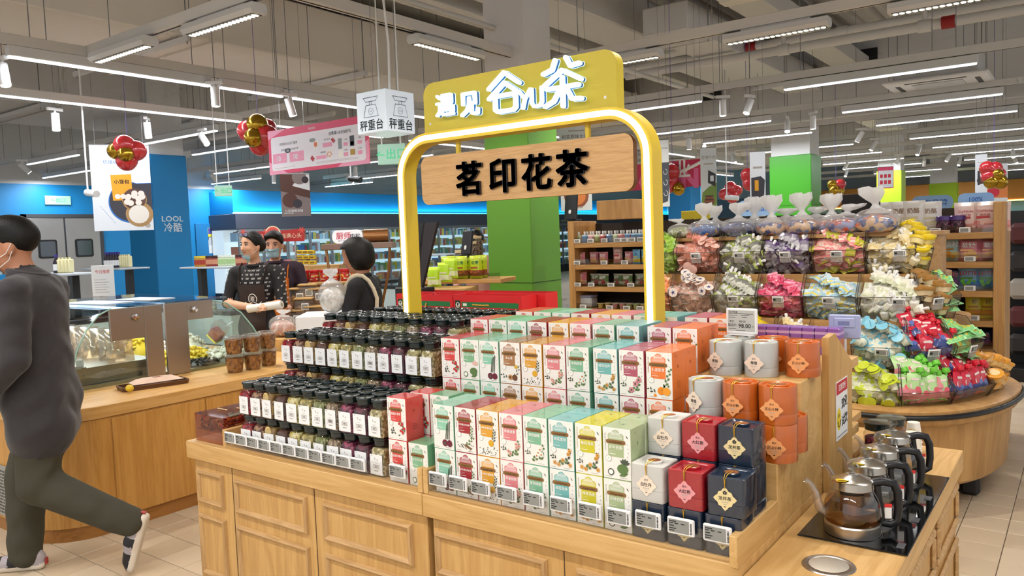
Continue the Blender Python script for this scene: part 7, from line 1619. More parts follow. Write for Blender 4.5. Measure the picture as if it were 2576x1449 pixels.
b = MB(); b.cbox(-0.021, 0.021, -0.032, 0.032, 0, 0.118, 0.003, 0); b.cbox(-0.018, 0.018, -0.02, 0.02, 0.118, 0.128, 0.003, 1); YPM = b.data('yellow_pack', [mat('yellow_pack', '#e6d9a8', 0.35), mat('yellow_pack_top', '#e0b83a', 0.35)])
x0 = xb-0.0445*18-0.01
for k in range(15):
    o = bpy.data.objects.new('tea_pack', YPM); COL.objects.link(o); o.location = (x0-0.0445*k, 2.975, 1.0605); tag(o, 'cream tea pack with yellow top on the back shelf, %s beyond the purple packs' % ordinal(k), 'tea pack', 'yellow topped packs on the back shelf')
LIL = mat('lilac_casing', '#aab2d6', 0.45)
def lilac(loc, lab, rz=0.0):
    t = thing('price_display', lab, 'price display', loc, rz); b = MB(); b.cbox(-0.055, 0.055, -0.004, 0.006, 0, 0.09, 0.005); b.build('casing', [LIL], t)
    b = MB(); b.cbox(-0.036, 0.036, -0.009, -0.004, 0.042, 0.078, 0.003); c = b.build('clip', [LIL], t); b = MB(); b.box(-0.022, 0.018, -0.0095, -0.009, 0.05, 0.066); b.build('stamp', [mat('lilac_print', '#7d84b0', 0.6)], c)
q = ony(2122, 852, 3.04); lilac((q.x+0.004, 3.04, q.z), 'back of a lilac price display beside the purple packs', 0.1)
b = MB(); b.tube([(0, 0, 0), (0, 0, q.z-0.815)], 0.006, 8); o = b.build('display_pole', [WHITE], None, (q.x+0.004, 3.045, 0.8155)); tag(o, 'thin pole holding the lilac price display', 'pole')
q = ony(1470, 790, 3.25); lilac((q.x, 3.25, TZ+0.262), 'back of a lilac price display beyond the tea boxes', -0.2)

# ================================================================== HANGING SIGNS
def wires(t, pts, z): 
    for x, y, zz in pts: b = MB(); b.tube([(x, y, zz), (x, y, CEILZ-z)], 0.002, 5); b.build('wire', [RODM], t)
# weighing station cube
q = at(970, 275, 5.6); S = 0.30; cz = q.z
t = thing('weighing_sign', 'white hanging light cube with weighing scale drawings', 'sign', (q.x-S/2, q.y+S/2, cz))
b = MB(); b.cbox(-S/2, S/2, -S/2, S/2, -S/2, S/2, 0.004); cu = b.build('cube', [mat('light_cube', '#dfe8f0', 0.3, emit='#dceaf8', es=0.4, coat=0.3)], t)
for pl_ in ('xz', 'yz'):
    b = MB(); o_ = (0, -S/2-0.001, -0.095) if pl_ == 'xz' else (S/2+0.001, 0, -0.095)
    b.text('秤重台', 0.082, o_, 0, pl_, bold=0.012)
    def Q(a, c): return (a, -S/2-0.001, c) if pl_ == 'xz' else (S/2+0.001, a, c)
    for pts in ([(-0.075, 0.105), (0.075, 0.105), (0.05, 0.075), (-0.05, 0.075), (-0.075, 0.105)], [(-0.012, 0.075), (-0.012, 0.05), (0.012, 0.05), (0.012, 0.075)], [(-0.05, 0.05), (0.05, 0.05), (0.075, -0.035), (-0.075, -0.035), (-0.05, 0.05)]): b.tube([Q(*p) for p in pts], 0.002, 4)
    b.tube([Q(0.024*math.cos(k*PI/6), 0.005+0.024*math.sin(k*PI/6)) for k in range(13)], 0.0012, 4); b.text('KG', 0.018, Q(0, 0.005), 0, pl_)
    b.build('print', [INK], cu)
wires(t, [(-0.12, 0, S/2), (0.12, 0, S/2)], cz)
b = MB(); b.tube([(0.05, 0, S/2), (0.06, 0, 0.5), (0.02, 0, 0.9), (0.0, 0, CEILZ-cz)], 0.009, 8); b.build('cable', [WHITE], t)
# pink promotion banner
PY = 4.9; q0, q1 = ony(680, 440, PY), ony(931, 412, PY); zt_ = ony(895, 293, PY).z
bw, zb_ = q1.x-q0.x, (q0.z+q1.z)/2; bh = zt_-zb_
t = thing('promotion_banner', 'pink hanging promotion banner with coupons and prizes', 'banner', ((q0.x+q1.x)/2, PY, zb_))
PK, PK2, PKB = mat('banner_pink', '#e0476f', 0.5), mat('banner_pale_pink', '#f0a0bf', 0.5), mat('banner_white', '#ece9f2', 0.5)
b = MB(); b.cbox(-bw/2, bw/2, -0.004, 0.004, 0, bh, 0.001); b.build('board', [PK], t)
b = MB(); Yb = -0.0046
b.poly([(x, Yb, z) for x, z in rrect(-bw/2+0.05*bw*0.6, bw/2-0.03*bw, 0.08*bh, 0.84*bh, 0.03, 4)], 0)
b.poly([(-bw/2, Yb+0.0003, 0), (-bw*0.3, Yb+0.0003, 0), (-bw*0.5, Yb+0.0003, bh*0.3)], 1); b.poly([(-bw*0.5, Yb+0.0003, bh*0.8), (-bw*0.3, Yb+0.0003, bh), (-bw*0.5, Yb+0.0003, bh)], 1); b.poly([(bw*0.2, Yb+0.0003, 0), (bw*0.5, Yb+0.0003, 0), (bw*0.5, Yb+0.0003, bh*0.5)], 1)
Yt = -0.0054
b.text('消费满118元抽好礼', bh*0.085, (bw*0.24, Yt, bh*0.73), 2, bold=0.01); b.text('扫码领10元无门槛券', bh*0.07, (-bw*0.28, Yt, bh*0.66), 2); b.text('会员消费实付满50元送50元券', bh*0.055, (-bw*0.27, Yt, bh*0.53), 2, sx=0.85)
for k in range(2):
    x = -bw*0.38+k*bw*0.18; b.poly([(x-bw*0.075, Yb-0.0004, bh*0.24), (x+bw*0.075, Yb-0.0004, bh*0.24), (x+bw*0.075, Yb-0.0004, bh*0.46), (x-bw*0.075, Yb-0.0004, bh*0.46)], 3); b.text('10', bh*0.17, (x-bw*0.01, Yt-0.0006, bh*0.35), 0, bold=0.03); b.text('元', bh*0.05, (x+bw*0.05, Yt-0.0006, bh*0.31), 0)
b.poly([(-bw*0.29+bw*0.03*math.cos(k*PI/8), Yt-0.001, bh*0.5+bh*0.05*math.sin(k*PI/8)) for k in range(16)], 2); b.text('5张', bh*0.06, (-bw*0.29, Yt-0.0014, bh*0.5), 0, bold=0.01)
def pic(x, z, r, mi, sx=1.0, d=0.0): disc(b, x*bw, z*bh, r*bh, mi, Yt-d, 14, sx)
pic(0.0, 0.55, 0.09, 4); pic(0.0, 0.55, 0.06, 5, 0.9, 0.0003); pic(-0.03, 0.65, 0.045, 6, 2.4, 0.0005); pic(0.13, 0.3, 0.09, 4); 
for k in range(6): pic(0.13+0.02*math.cos(k), 0.3+0.045*math.sin(k), 0.026, 7, 1, 0.0004+0.0001*k)
for (x0, x1, z0, z1, mi) in ((0.22, 0.255, 0.38, 0.6, 6), (0.33, 0.37, 0.4, 0.62, 2), (0.335, 0.365, 0.42, 0.5, 6), (0.22, 0.26, 0.2, 0.34, 4), (0.33, 0.375, 0.22, 0.34, 8), (0.07, 0.16, 0.46, 0.55, 3), (0.27, 0.31, 0.43, 0.5, 3), (0.27, 0.31, 0.21, 0.29, 3), (0.4, 0.44, 0.43, 0.5, 3), (0.4, 0.44, 0.21, 0.29, 3), (0.0, 0.10, 0.22, 0.29, 3)):
    b.box(x0*bw, x1*bw, Yt-0.0004, Yt, z0*bh, z1*bh, mi)
for (x, z, s_) in ((0.115, 0.62, '鲜三文鱼1条'), (0.07, 0.36, '1000枚鸡蛋'), (0.29, 0.56, '一等奖'), (0.29, 0.34, '三等奖'), (0.42, 0.56, '二等奖'), (0.42, 0.34, '参与奖')): b.text(s_, bh*0.042, (x*bw, Yt-0.0006, z*bh), 2, sx=0.85)
for k in range(4): b.box((-0.44+0.2*(k % 2))*bw if k < 2 else 0.0, -0.22*bw if k < 2 else 0.4*bw, Yt, Yt+0.0003, (0.13+0.025*(k % 2))*bh, (0.137+0.025*(k % 2))*bh, 9)
for x in (0.17, -0.04): b.poly([((x-0.02)*bw, Yt-0.0008, (0.6 if x > 0 else 0.26)*bh), ((x+0.005)*bw, Yt-0.0008, (0.52 if x > 0 else 0.18)*bh), ((x+0.025)*bw, Yt-0.0008, (0.56 if x > 0 else 0.25)*bh), ((x+0.0)*bw, Yt-0.0008, (0.64 if x > 0 else 0.32)*bh)], 10)
b.text('世纪联华', bh*0.06, (-bw*0.03, Yt, bh*0.91), 0)
b.build('print', [PKB, PK2, mat('banner_ink', '#3a3a44', 0.5), PK2, mat('plate_white', '#f6f2ea', 0.5), mat('salmon_pic', '#d8704a', 0.5), mat('fish_grey', '#8f979c', 0.5), mat('egg_pic', '#dfb0a0', 0.5), mat('gold_pic', '#b89030', 0.5), PGREY, mat('ticket_red', '#b82a3c', 0.5)], t)
wires(t, [(-bw*0.4, 0, bh), (bw*0.4, 0, bh)], zb_)
# posters facing the aisle
def poster(u0, v0, u1, v1, d_, lab, mats_, draw, rz=None, thick=0.004, gname='hanging_poster'):
    qa_, qb_ = at(u0, v1, d_), at(u1, v1, d_); c = at((u0+u1)/2, v1, d_); w_ = (qb_-qa_).length; h_ = at((u0+u1)/2, v0, d_).z-c.z
    v_ = c-CAMP; face = math.atan2(v_.x, v_.y) if rz is None else rz
    t = thing(gname, lab, 'poster', c, -face)
    b = MB(); b.cbox(-w_/2, w_/2, -thick/2, thick/2, 0, h_, 0.0008); b.build('sheet', [mats_[0]], t)
    b = MB(); draw(b, w_, h_, -thick/2-0.0008); b.build('print', mats_, t)
    b = MB(); b.tube([(-w_/2, 0, h_), (w_/2, 0, h_)], 0.006, 6); b.build('top_rod', [RODM], t)
    wires(t, [(-w_*0.4, 0, h_), (w_*0.4, 0, h_)], c.z)
    return t
PB = [mat('poster_white', '#e6ebf0', 0.5), mat('poster_blue', '#2a6fc0', 0.5), mat('poster_dark', '#3c3a42', 0.5), mat('poster_yellow', '#e8a52a', 0.5), mat('poster_bun', '#ece6dc', 0.5), mat('poster_basket', '#b08a5a', 0.5), INK, mat('poster_meat', '#9a5a40', 0.5), mat('poster_red', '#d8344a', 0.5), mat('poster_slate', '#4a505a', 0.5), mat('poster_brown', '#5c4038', 0.5), mat('poster_greybread', '#8a7f80', 0.5), PGREY, mat('poster_orange', '#ea8a4a', 0.5), mat('poster_green', '#7f9a4a', 0.5)]
def dr_bao(b, w, h, y):
    b.text('优飨嵊州小笼包', h*0.052, (0, y, h*0.80), 1); b.text('世纪联华', h*0.028, (-w*0.28, y, h*0.955), 12)
    pts = [(w*0.5, y, h*0.24), (w*0.5, y, h*0.56)]+[(w*(0.12+0.36*math.cos(a)), y, h*(0.33+0.24*math.sin(a))) for a in [PI*0.38+PI*1.2*k/24 for k in range(25)]]
    b.poly(pts, 1); b.poly([(min(w*0.5, x*0.97+w*0.012), y-0.0004, (z-h*0.33)*0.94+h*0.335) for x, _, z in pts], 2)
    b.poly([(-w*0.16, y-0.0008, h*0.35), (w*0.17, y-0.0008, h*0.36), (w*0.17, y-0.0008, h*0.66), (-w*0.18, y-0.0008, h*0.65)], 3); b.text('小笼包', h*0.055, (0, y-0.0013, h*0.57), 6, bold=0.02)
    for cx, cz, r in ((0.2, 0.36, 0.17), (0.27, 0.19, 0.19)):
        disc(b, cx*w, cz*h, r*h*0.78, 5, y-0.0011, 22, 1.0); disc(b, cx*w, cz*h+h*0.01, r*h*0.72, 10 if r < 0.18 else 5, y-0.0014, 22)
    for k in range(9): disc(b, w*(0.2+0.17*math.cos(k*0.8)*(0.4+0.6*(k % 2))), h*(0.375+0.06*math.sin(k*1.3)), h*0.035, 4, y-0.0017-0.0002*k, 12)
    for k in range(3): disc(b, w*(-0.08+0.09*k), h*0.40, h*0.03, 4, y-0.0016-0.0002*k, 12)
    disc(b, w*0.26, h*0.19, h*0.11, 4, y-0.0020, 16, 1.0)
    for k in range(12): b.box(w*(-0.38+0.02*k), w*(-0.37+0.02*k), y-0.0002, y, h*(0.28-0.017*k), h*(0.288-0.017*k), 1)
    disc(b, w*0.4, h*0.055, h*0.03, 12, y, 12)
poster(247, 366, 381, 580, 9.6, 'white hanging poster of steamed dumplings with yellow pack', PB, dr_bao)
def dr_bread(b, w, h, y):
    b.poly([(-w/2, y, 0), (w/2, y, 0), (w/2, y, h*0.45), (-w/2, y, h*0.6)], 11); b.poly([(-w/2, y-0.0004, h*0.6), (w/2, y-0.0004, h*0.42), (w/2, y-0.0004, h*0.6), (-w*0.1, y-0.0004, h*0.72), (w*0.2, y-0.0004, h), (-w/2, y-0.0004, h)], 10)
    disc(b, -w*0.2, h*0.38, w*0.26, 10, y-0.0006, 16); disc(b, w*0.15, h*0.92, w*0.25, 11, y-0.0007, 14); disc(b, w*0.35, h*0.86, w*0.12, 2, y-0.001, 12); disc(b, w*0.05, h*0.3, w*0.16, 2, y-0.0008, 12)
    b.text('让爱慢慢发酵', h*0.07, (-w*0.08, y-0.0014, h*0.13), 0, bold=0.01); b.box(-w*0.42, -w*0.1, y-0.0014, y-0.0012, h*0.07, h*0.085, 0)
poster(711, 438, 782, 544, 9.0, 'dark hanging bread poster with white slogan', PB, dr_bread)
def dr_meat(title, sub):
    def f(b, w, h, y):
        b.text(title, w*0.9/max(4, len(title)), (0, y, h*0.86), 12 if sub else 6, bold=0.01); b.box(-w*0.3, w*0.3, y-0.0003, y, h*0.76, h*0.775, 12)
        b.poly([(-w*0.5, y, h*0.12), (w*0.2, y, 0.05*h), (w*0.5, y, h*0.2), (w*0.5, y, h*0.5), (0, y, h*0.44), (-w*0.4, y, h*0.36)], 14); disc(b, w*0.02, h*0.24, w*0.32, 7, y-0.0005, 14, 1.0)
        for k in range(4): b.box(-w*0.24, w*0.28, y-0.0010, y-0.0007, h*(0.15+0.05*k), h*(0.17+0.05*k), 10)
        b.poly([(-w*0.05, y-0.001, h*0.5), (w*0.42, y-0.001, h*0.44), (w*0.44, y-0.001, h*0.62), (-w*0.02, y-0.001, h*0.68)], 2); b.box(w*0.1, w*0.32, y-0.0016, y-0.0012, h*0.52, h*0.6, 0)
    return f
poster(1765, 372, 1804, 548, 9.2, 'white hanging banner of grilled patties above the candy', PB, dr_meat('爽滑牛肉', True))
def dr_dark(b, w, h, y):
    b.text('风干牛肉', w*0.2, (0, y, h*0.87), 6); b.poly([(-w*0.5, y, h*0.04), (w*0.3, y, 0.08*h), (w*0.5, y, h*0.3), (w*0.5, y, h*0.66), (-w*0.5, y, h*0.66)], 9)
    for k in range(3): b.tube([(w*(0.1+0.2*math.sin(a)), y-0.003, h*(0.52-0.16*k+0.04*math.cos(a))) for a in [j*0.5 for j in range(11)]], w*0.03, 5, 0)
poster(1662, 352, 1685, 520, 8.6, 'narrow dark beef banner hanging behind the arch post', PB, dr_dark)
def dr_pack(b, w, h, y):
    b.box(-w*0.3, w*0.3, y-0.0003, y, h*0.74, h*0.77, 12); b.poly([(-w*0.42, y, h*0.2), (w*0.36, y, 0.16*h), (w*0.46, y, h*0.56), (w*0.2, y, h*0.62), (-w*0.42, y, h*0.6)], 2); b.box(-w*0.2, w*0.05, y-0.0006, y-0.0002, h*0.4, h*0.56, 3); disc(b, w*0.1, h*0.1, w*0.4, 5, y-0.0002, 14, 1.0)
poster(1889, 382, 1926, 545, 10.5, 'grey hanging banner with a dark meat pack', PB, dr_pack)
def dr_top(b, w, h, y):
    b.text('祯奖原味士多', w*0.14, (0, y, h*0.86), 10); b.box(-w*0.2, w*0.3, y-0.0003, y, h*0.92, h*0.935, 12); disc(b, 0.0, h*0.17, w*0.4, 7, y, 14, 1.0); disc(b, 0.0, h*0.17, w*0.3, 13, y-0.0004, 14); b.box(-w*0.3, w*0.2, y-0.0006, y-0.0003, h*0.03, h*0.045, 12)
poster(1412, 315, 1490, 530, 8.8, 'white hanging banner half hidden behind the wooden name board', PB, dr_top)
def dr_salmon(b, w, h, y):
    b.poly([(-w*0.5, y, h*0.12), (w*0.5, y, h*0.1), (w*0.5, y, h*0.5), (0, y, h*0.42), (-w*0.5, y, h*0.52)], 13); disc(b, -w*0.1, h*0.26, w*0.26, 8, y-0.0004, 14); b.text('新品上市', w*0.2, (0, y, h*0.8), 8)
poster(2480, 412, 2530, 508, 12.0, 'white and orange salmon poster beside the balloons', PB, dr_salmon)
def dr_wine(b, w, h, y): disc(b, 0, h*0.4, w*0.36, 10, y, 14, 1.0); b.box(-w*0.3, -w*0.1, y-0.0006, y, h*0.3, h*0.62, 2); b.box(-w*0.3, w*0.3, y-0.0003, y, h*0.8, h*0.815, 12)
poster(2455, 388, 2481, 498, 11.5, 'grey hanging banner with a bottle, beside the salmon poster', PB, dr_wine)
def dr_sheet(b, w, h, y):
    b.poly([(x, y, z) for x, z in rrect(-w*0.46, w*0.46, h*0.04, h*0.84, w*0.04, 3)], 0)
    for k in range(6): b.box(w*(-0.35+0.25*(k % 3)), w*(-0.18+0.25*(k % 3)), y-0.0006, y-0.0003, h*(0.2+0.3*(k//3)), h*(0.38+0.28*(k//3)), 8)
tt = poster(2210, 420, 2246, 474, 14.0, 'small pink edged promotion sheet by the lime column', [PK]+PB[1:], lambda b, w, h, y: None)
b = MB(); dr_sheet(b, 0.26, 0.38, -0.0032); b.build('print', PB, tt)
# pink opening banner
PY2 = 9.0; q0, q1 = ony(1588, 478, PY2), ony(1772, 465, PY2); zt_ = ony(1700, 405, PY2).z; zb_ = ony(1700, 472, PY2).z; bw, bh = q1.x-q0.x, zt_-zb_
t = thing('opening_banner', 'crimson opening banner with large pale letters behind the arch', 'banner', ((q0.x+q1.x)/2, PY2, zb_))
b = MB(); b.cbox(-bw/2, bw/2, -0.005, 0.005, 0, bh, 0.001); b.build('board', [mat('banner_crimson', '#cf2450', 0.5)], t)
b = MB(); b.text('OPEN', bh*0.95, (bw*0.02, -0.006, bh*0.32), 0, bold=0.05); b.text('开业', bh*0.7, (bw*0.1, -0.0075, bh*0.66), 1, bold=0.02); b.tube([(bw*(-0.2+0.7*k/12), -0.008, bh*(0.42+0.5*(k/12)**2)) for k in range(13)], 0.02, 5, 1); b.build('print', [mat('banner_rose', '#ea6a9a', 0.5), PW], t)
wires(t, [(-bw*0.4, 0, bh), (bw*0.4, 0, bh)], zb_)
# balloons
BRED = mat('balloon_red', '#c62a32', 0.22, coat=0.6); BGLD = mat('balloon_gold', '#b08a2a', 0.2, 0.85)
def bunch(u, v, d_, r, spec, lab, up=0.35):
    q = at(u, v, d_); t = thing('balloon_bunch', lab, 'balloons', q)
    for (dx, dz, dy, col, k) in spec:
        c = RGT*(dx*r)-DWN*(dz*r)-Vector((FWD.x, FWD.y, 0))*(dy*r)
        b = MB(); n = 16; rr = r*k
        ax = c.normalized() if c.length > 1e-4 else Vector((0, 0, 1)); rot = Vector((0, 0, 1)).rotation_difference(ax).to_matrix()
        b.ball(c, rr, n, 12, 0, (0.94, 0.94, 1.06), rot); o = b.build('balloon', [BRED if col == 'r' else BGLD], t)
        b = MB(); kk = c-ax*rr*1.06; b.tube([kk+ax*rr*0.02, kk-ax*rr*0.12], [rr*0.04, rr*0.10], 8); b.build('knot', [BRED if col == 'r' else BGLD], o)
    b = MB(); b.tube([(0, 0, 0), (0, 0, CEILZ-q.z)], 0.003, 5); b.build('string', [mat('violet_string', '#6a5ab0', 0.6)], t)
bunch(322, 380, 8.95, 0.135, [(-0.55, 0.25, -0.2, 'r', 0.85), (0.0, 0.32, 0.5, 'r', 1.0), (0.62, 0.02, 0.1, 'r', 0.95), (-0.62, -0.05, 0.5, 'g', 0.8), (0.0, -0.72, 0.2, 'r', 0.95), (0.22, -0.30, 0.8, 'g', 0.75)], 'bunch of red and gold balloons over the dumpling poster')
bunch(650, 338, 8.2, 0.125, [(-0.62, 0.2, 0.1, 'r', 1.05), (0.05, 0.62, 0.4, 'g', 1.0), (0.5, 0.5, -0.4, 'r', 0.9), (0.72, -0.22, 0.3, 'r', 1.1), (-0.08, -0.36, 0.8, 'g', 0.9), (0.12, -0.78, 0.0, 'r', 1.0)], 'bunch of red and gold balloons left of the pink banner')
bunch(1692, 452, 9.6, 0.10, [(-0.1, 0.9, 0.2, 'r', 1.0), (-0.2, -0.1, 0.1, 'r', 1.0), (-0.6, -0.9, 0, 'r', 0.9), (0.6, -1.1, 0.3, 'g', 0.85)], 'bunch of balloons beside the crimson banner')
bunch(1838, 485, 14.0, 0.12, [(0, 0.7, 0, 'r', 1.0), (0.8, 0.3, 0.1, 'r', 0.9), (-0.8, -0.2, 0, 'r', 0.95), (0.15, -0.6, 0.3, 'r', 1.0)], 'bunch of four red balloons above the candy bags')
bunch(1880, 452, 10.8, 0.10, [(0, 0.6, 0, 'r', 1.0), (0.2, -0.6, 0.1, 'r', 0.95), (0.7, 0.1, -0.2, 'r', 0.9)], 'bunch of red balloons half behind the grey banner')
bunch(2103, 472, 14.0, 0.11, [(-0.5, 0.4, 0, 'g', 0.9), (0.5, 0.4, 0.1, 'r', 1.0), (-0.3, -0.5, 0.3, 'g', 1.0), (0.5, -0.6, 0, 'g', 0.85)], 'bunch of gold and red balloons beside the bright green column')
bunch(2500, 440, 11.0, 0.115, [(-0.7, 0.7, 0, 'r', 1.0), (0.0, 0.6, 0.2, 'r', 0.95), (-0.6, -0.2, 0.1, 'r', 0.95), (0.6, 0.1, 0, 'r', 0.8), (0.0, 0.0, 0.6, 'g', 0.8), (-0.5, -0.8, 0.3, 'g', 0.9), (0.5, -0.8, 0.3, 'g', 0.95)], 'bunch of red and gold balloons before the salmon poster')

# ================================================================== STANDS BETWEEN DELI AND ARCH
TW = wood('stand_oak', '#c9a36a', '#b08a50', 'x')
# jar stand with red lidded jars
q = at(822, 706, 7.7); ang = 0.75
t = thing('jar_stand', 'wooden tasting stand carrying red lidded jars', 'display stand', (q.x, q.y, 0), ang)
b = MB(); b.cbox(-0.44, 0.44, -0.2, 0.25, 0, q.z-0.03, 0.006); b.build('body', [TW], t)
b = MB(); b.cbox(-0.47, 0.47, -0.24, 0.28, q.z-0.03, q.z, 0.006); b.build('top', [TW], t)
def rjar():
    t = thing('condiment_jar', 'x', 'jar', group='red lidded jars on the tasting stand')
    b = MB(); b.lathe([(0.036, 0), (0.04, 0.006), (0.04, 0.078), (0.034, 0.088)], 16); b.build('body', [mat('floss_jar', '#b8302a', 0.3)], t)
    b = MB(); b.lathe([(0.0405, 0.02), (0.0405, 0.066)], 16, cap=False); b.build('label', [cells('floss_label', ['#c8322a', '#e0b23a', '#d8c8a8', '#b02420'], 55, bump=0.0)], t)
    b = MB(); b.lathe([(0.04, 0.088), (0.041, 0.09), (0.041, 0.112), (0.038, 0.114), (0, 0.114)], 16); b.build('lid', [mat('red_lid', '#cf2a2c', 0.3, coat=0.4)], t)
    return t
rs = Stock(rjar()); ca, sa = math.cos(ang), math.sin(ang)
for r in range(2):
    for k in range(9):
        lx, ly = -0.385+0.096*k, -0.17+0.1*r; rs.put((q.x+lx*ca-ly*sa, q.y+lx*sa+ly*ca, q.z+0.0005), 0.4*k, 'red lidded jar in the %s row of the tasting stand, %s from the left' % (('front', 'back')[r], ordinal(k)))
# scoop bins under the stand
for k, (u, v) in enumerate(((752, 745), (775, 735), (800, 745), (765, 770), (790, 790), (745, 800))):
    p = at(u, v, 7.0-0.15*(k//3)); t = thing('scoop_bin', 'clear tan food bin below the red jars, %s of six' % ordinal(k), 'food bin', (p.x, p.y, p.z-0.08), ang)
    b = MB(); b.cbox(-0.075, 0.075, -0.07, 0.07, 0, 0.14, 0.01); b.build('bin', [clear('bin_tan', '#e0d0b8', 0.15, 0.1, 0.1)], t)
    b = MB(); b.cbox(-0.07, 0.07, -0.065, 0.065, 0.004, 0.09, 0.02); b.build('contents', [cells('bin_snack_%d' % (k % 2), ['#b8925a', '#a87c44', '#c8a878', '#8f6232'], 70)], t)
    b = MB(); b.cbox(-0.08, 0.08, -0.075, 0.075, 0.14, 0.155, 0.004); b.build('lid', [TW], t)
    b = MB(); b.cbox(-0.012, 0.05, -0.085, -0.078, 0.05, 0.11, 0.003); b.build('price_card', [TAGW], t)
    b = MB(); b.box(-0.006, 0.044, -0.0856, -0.085, 0.058, 0.102); b.build('card_screen', [EINK], t)
# shelf that carries those bins
p = at(772, 800, 6.85); t = thing('bin_rack', 'low wooden rack under the tan food bins', 'rack', (p.x, p.y, 0), ang)
b = MB(); b.cbox(-0.5, 0.5, -0.25, 0.25, 0, p.z-0.13, 0.006); b.build('body', [TW], t)
# light box sign of the floss stand
q = at(877, 612, 7.9); t = thing('floss_stand', 'bronze stand with white light box sign in red and black', 'display stand', (q.x, q.y, 0), 0.62); z_ = q.z
BRZ = mat('bronze', '#a87a4e', 0.3, 0.85)
b = MB(); b.prism(rrect(-0.16, 0.15, z_, z_+0.135, 0.06, 6), -0.02, 0.02, 'xz'); sg = b.build('sign_box', [mat('sign_white', '#f0f0f2', 0.4, emit='#f4f6ff', es=0.3)], t)
b = MB(); b.text('厨师', 0.075, (-0.045, -0.0215, z_+0.075), 0, bold=0.01); b.text('肉松', 0.055, (0.075, -0.0215, z_+0.07), 1, bold=0.01); b.text('源于1986年', 0.02, (-0.05, -0.0215, z_+0.026), 1); b.build('print', [mat('sign_red', '#d8344a', 0.5), mat('sign_navy', '#2a2c48', 0.5)], sg)
b = MB(); b.tube([(0.155, 0.02, z_+0.068), (0.40, 0.04, z_+0.068)], 0.066, 24); b.build('bronze_drum', [BRZ], t)
b = MB(); b.cbox(-0.26, 0.46, -0.10, 0.14, z_-0.06, z_-0.001, 0.006); b.build('crossbar', [mat('stand_mauve', '#8a7468', 0.5)], t)
for x0, x1 in ((-0.22, -0.12), (0.42, 0.32)):
    b = MB(); b.tube([(x0, -0.04, z_-0.06), (x0+(x1-x0)*0.2, -0.04, z_-0.3), (x1, -0.04, z_-0.62), (x1, -0.04, 0.0)], 0.014, 8); b.build('leg', [BRZ], t)
b = MB(); b.cbox(-0.3, 0.5, -0.15, 0.25, 0.55, 0.60, 0.01); b.build('shelf', [TW], t)
# red festive board
q = at(688, 604, 7.4); t = thing('festive_board', 'red festive board with bun emblem above the staff', 'sign board', (q.x, q.y, 0), 0.65); z_ = q.z
b = MB(); b.prism([(-0.28, z_), (0.0, z_-0.015), (0.29, z_-0.02), (0.30, z_+0.10), (0.0, z_+0.085), (-0.28, z_+0.09)], -0.006, 0.006, 'xz'); bo_ = b.build('board', [mat('festive_red', '#b02a2c', 0.5)], t)
b = MB(); disc(b, 0, z_+0.06, 0.075, 0, -0.009, 18); disc(b, 0, z_+0.06, 0.064, 1, -0.010, 18); disc(b, 0, z_+0.04, 0.03, 2, -0.011, 14); b.text('臻享到头', 0.045, (-0.16, -0.0075, z_+0.04), 0, sx=0.9); b.text('福满心头', 0.05, (0.17, -0.0075, z_+0.035), 0)
for x in (-0.28, 0.27, -0.06):
    for j in range(6): leaf(b, x, z_+0.085, j*1.05, 0.035, 0.012, 1, -0.0085-0.0002*j)
b.build('emblem', [mat('festive_cream', '#f0d8b8', 0.5), mat('festive_coral', '#d8524a', 0.5), PW], bo_)
for x in (-0.2, 0.2): b = MB(); b.tube([(x, 0.012, 0), (x, 0.012, z_)], 0.01, 8); b.build('post', [STEEL], t)
# pink notice, yellow boxes, e-paper cards on the stand behind the staff
q = at(718, 695, 7.6); t = thing('pink_notice', 'pink topped white notice card behind the staff', 'notice', q, 0.55)
b = MB(); b.cbox(-0.06, 0.06, -0.003, 0.003, -0.2, 0.16, 0.001); b.build('card', [mat('notice_pale', '#eadfe2', 0.5)], t); b = MB(); b.box(-0.06, 0.06, -0.0036, -0.003, 0.07, 0.16, 0); 
for k in range(4): b.box(-0.045, 0.02+0.01*k, -0.0036, -0.003, 0.0-0.03*k, 0.008-0.03*k, 1)
b.build('print', [mat('notice_rose', '#e88a9a', 0.5), PGREY], t)
for k in range(9):
    r, c = k//3, k % 3; q = at(758+c*14-r*2, 665-r*13, 8.6); b = MB(); b.cbox(-0.045, 0.045, -0.03, 0.03, 0, 0.042, 0.003, 0); b.box(-0.03, 0.03, -0.0305, -0.03, 0.01, 0.03, 1)
    o = b.build('yellow_carton', [mat('carton_yellow', '#e0c21e', 0.4), mat('carton_yellow_print', '#8a6a1a', 0.5)], None, (q.x, q.y, q.z), 0.6); tag(o, 'small yellow carton in the stack behind the red jars, %s counted up' % ordinal(k), 'carton', 'yellow cartons behind the red jars')
q = at(772, 667, 8.6); b = MB(); b.cbox(-0.4, 0.4, -0.15, 0.15, 0, q.z, 0.006); o = b.build('carton_table', [TW], None, (q.x, q.y, 0), 0.6); tag(o, 'plain wooden table under the yellow cartons', 'table')
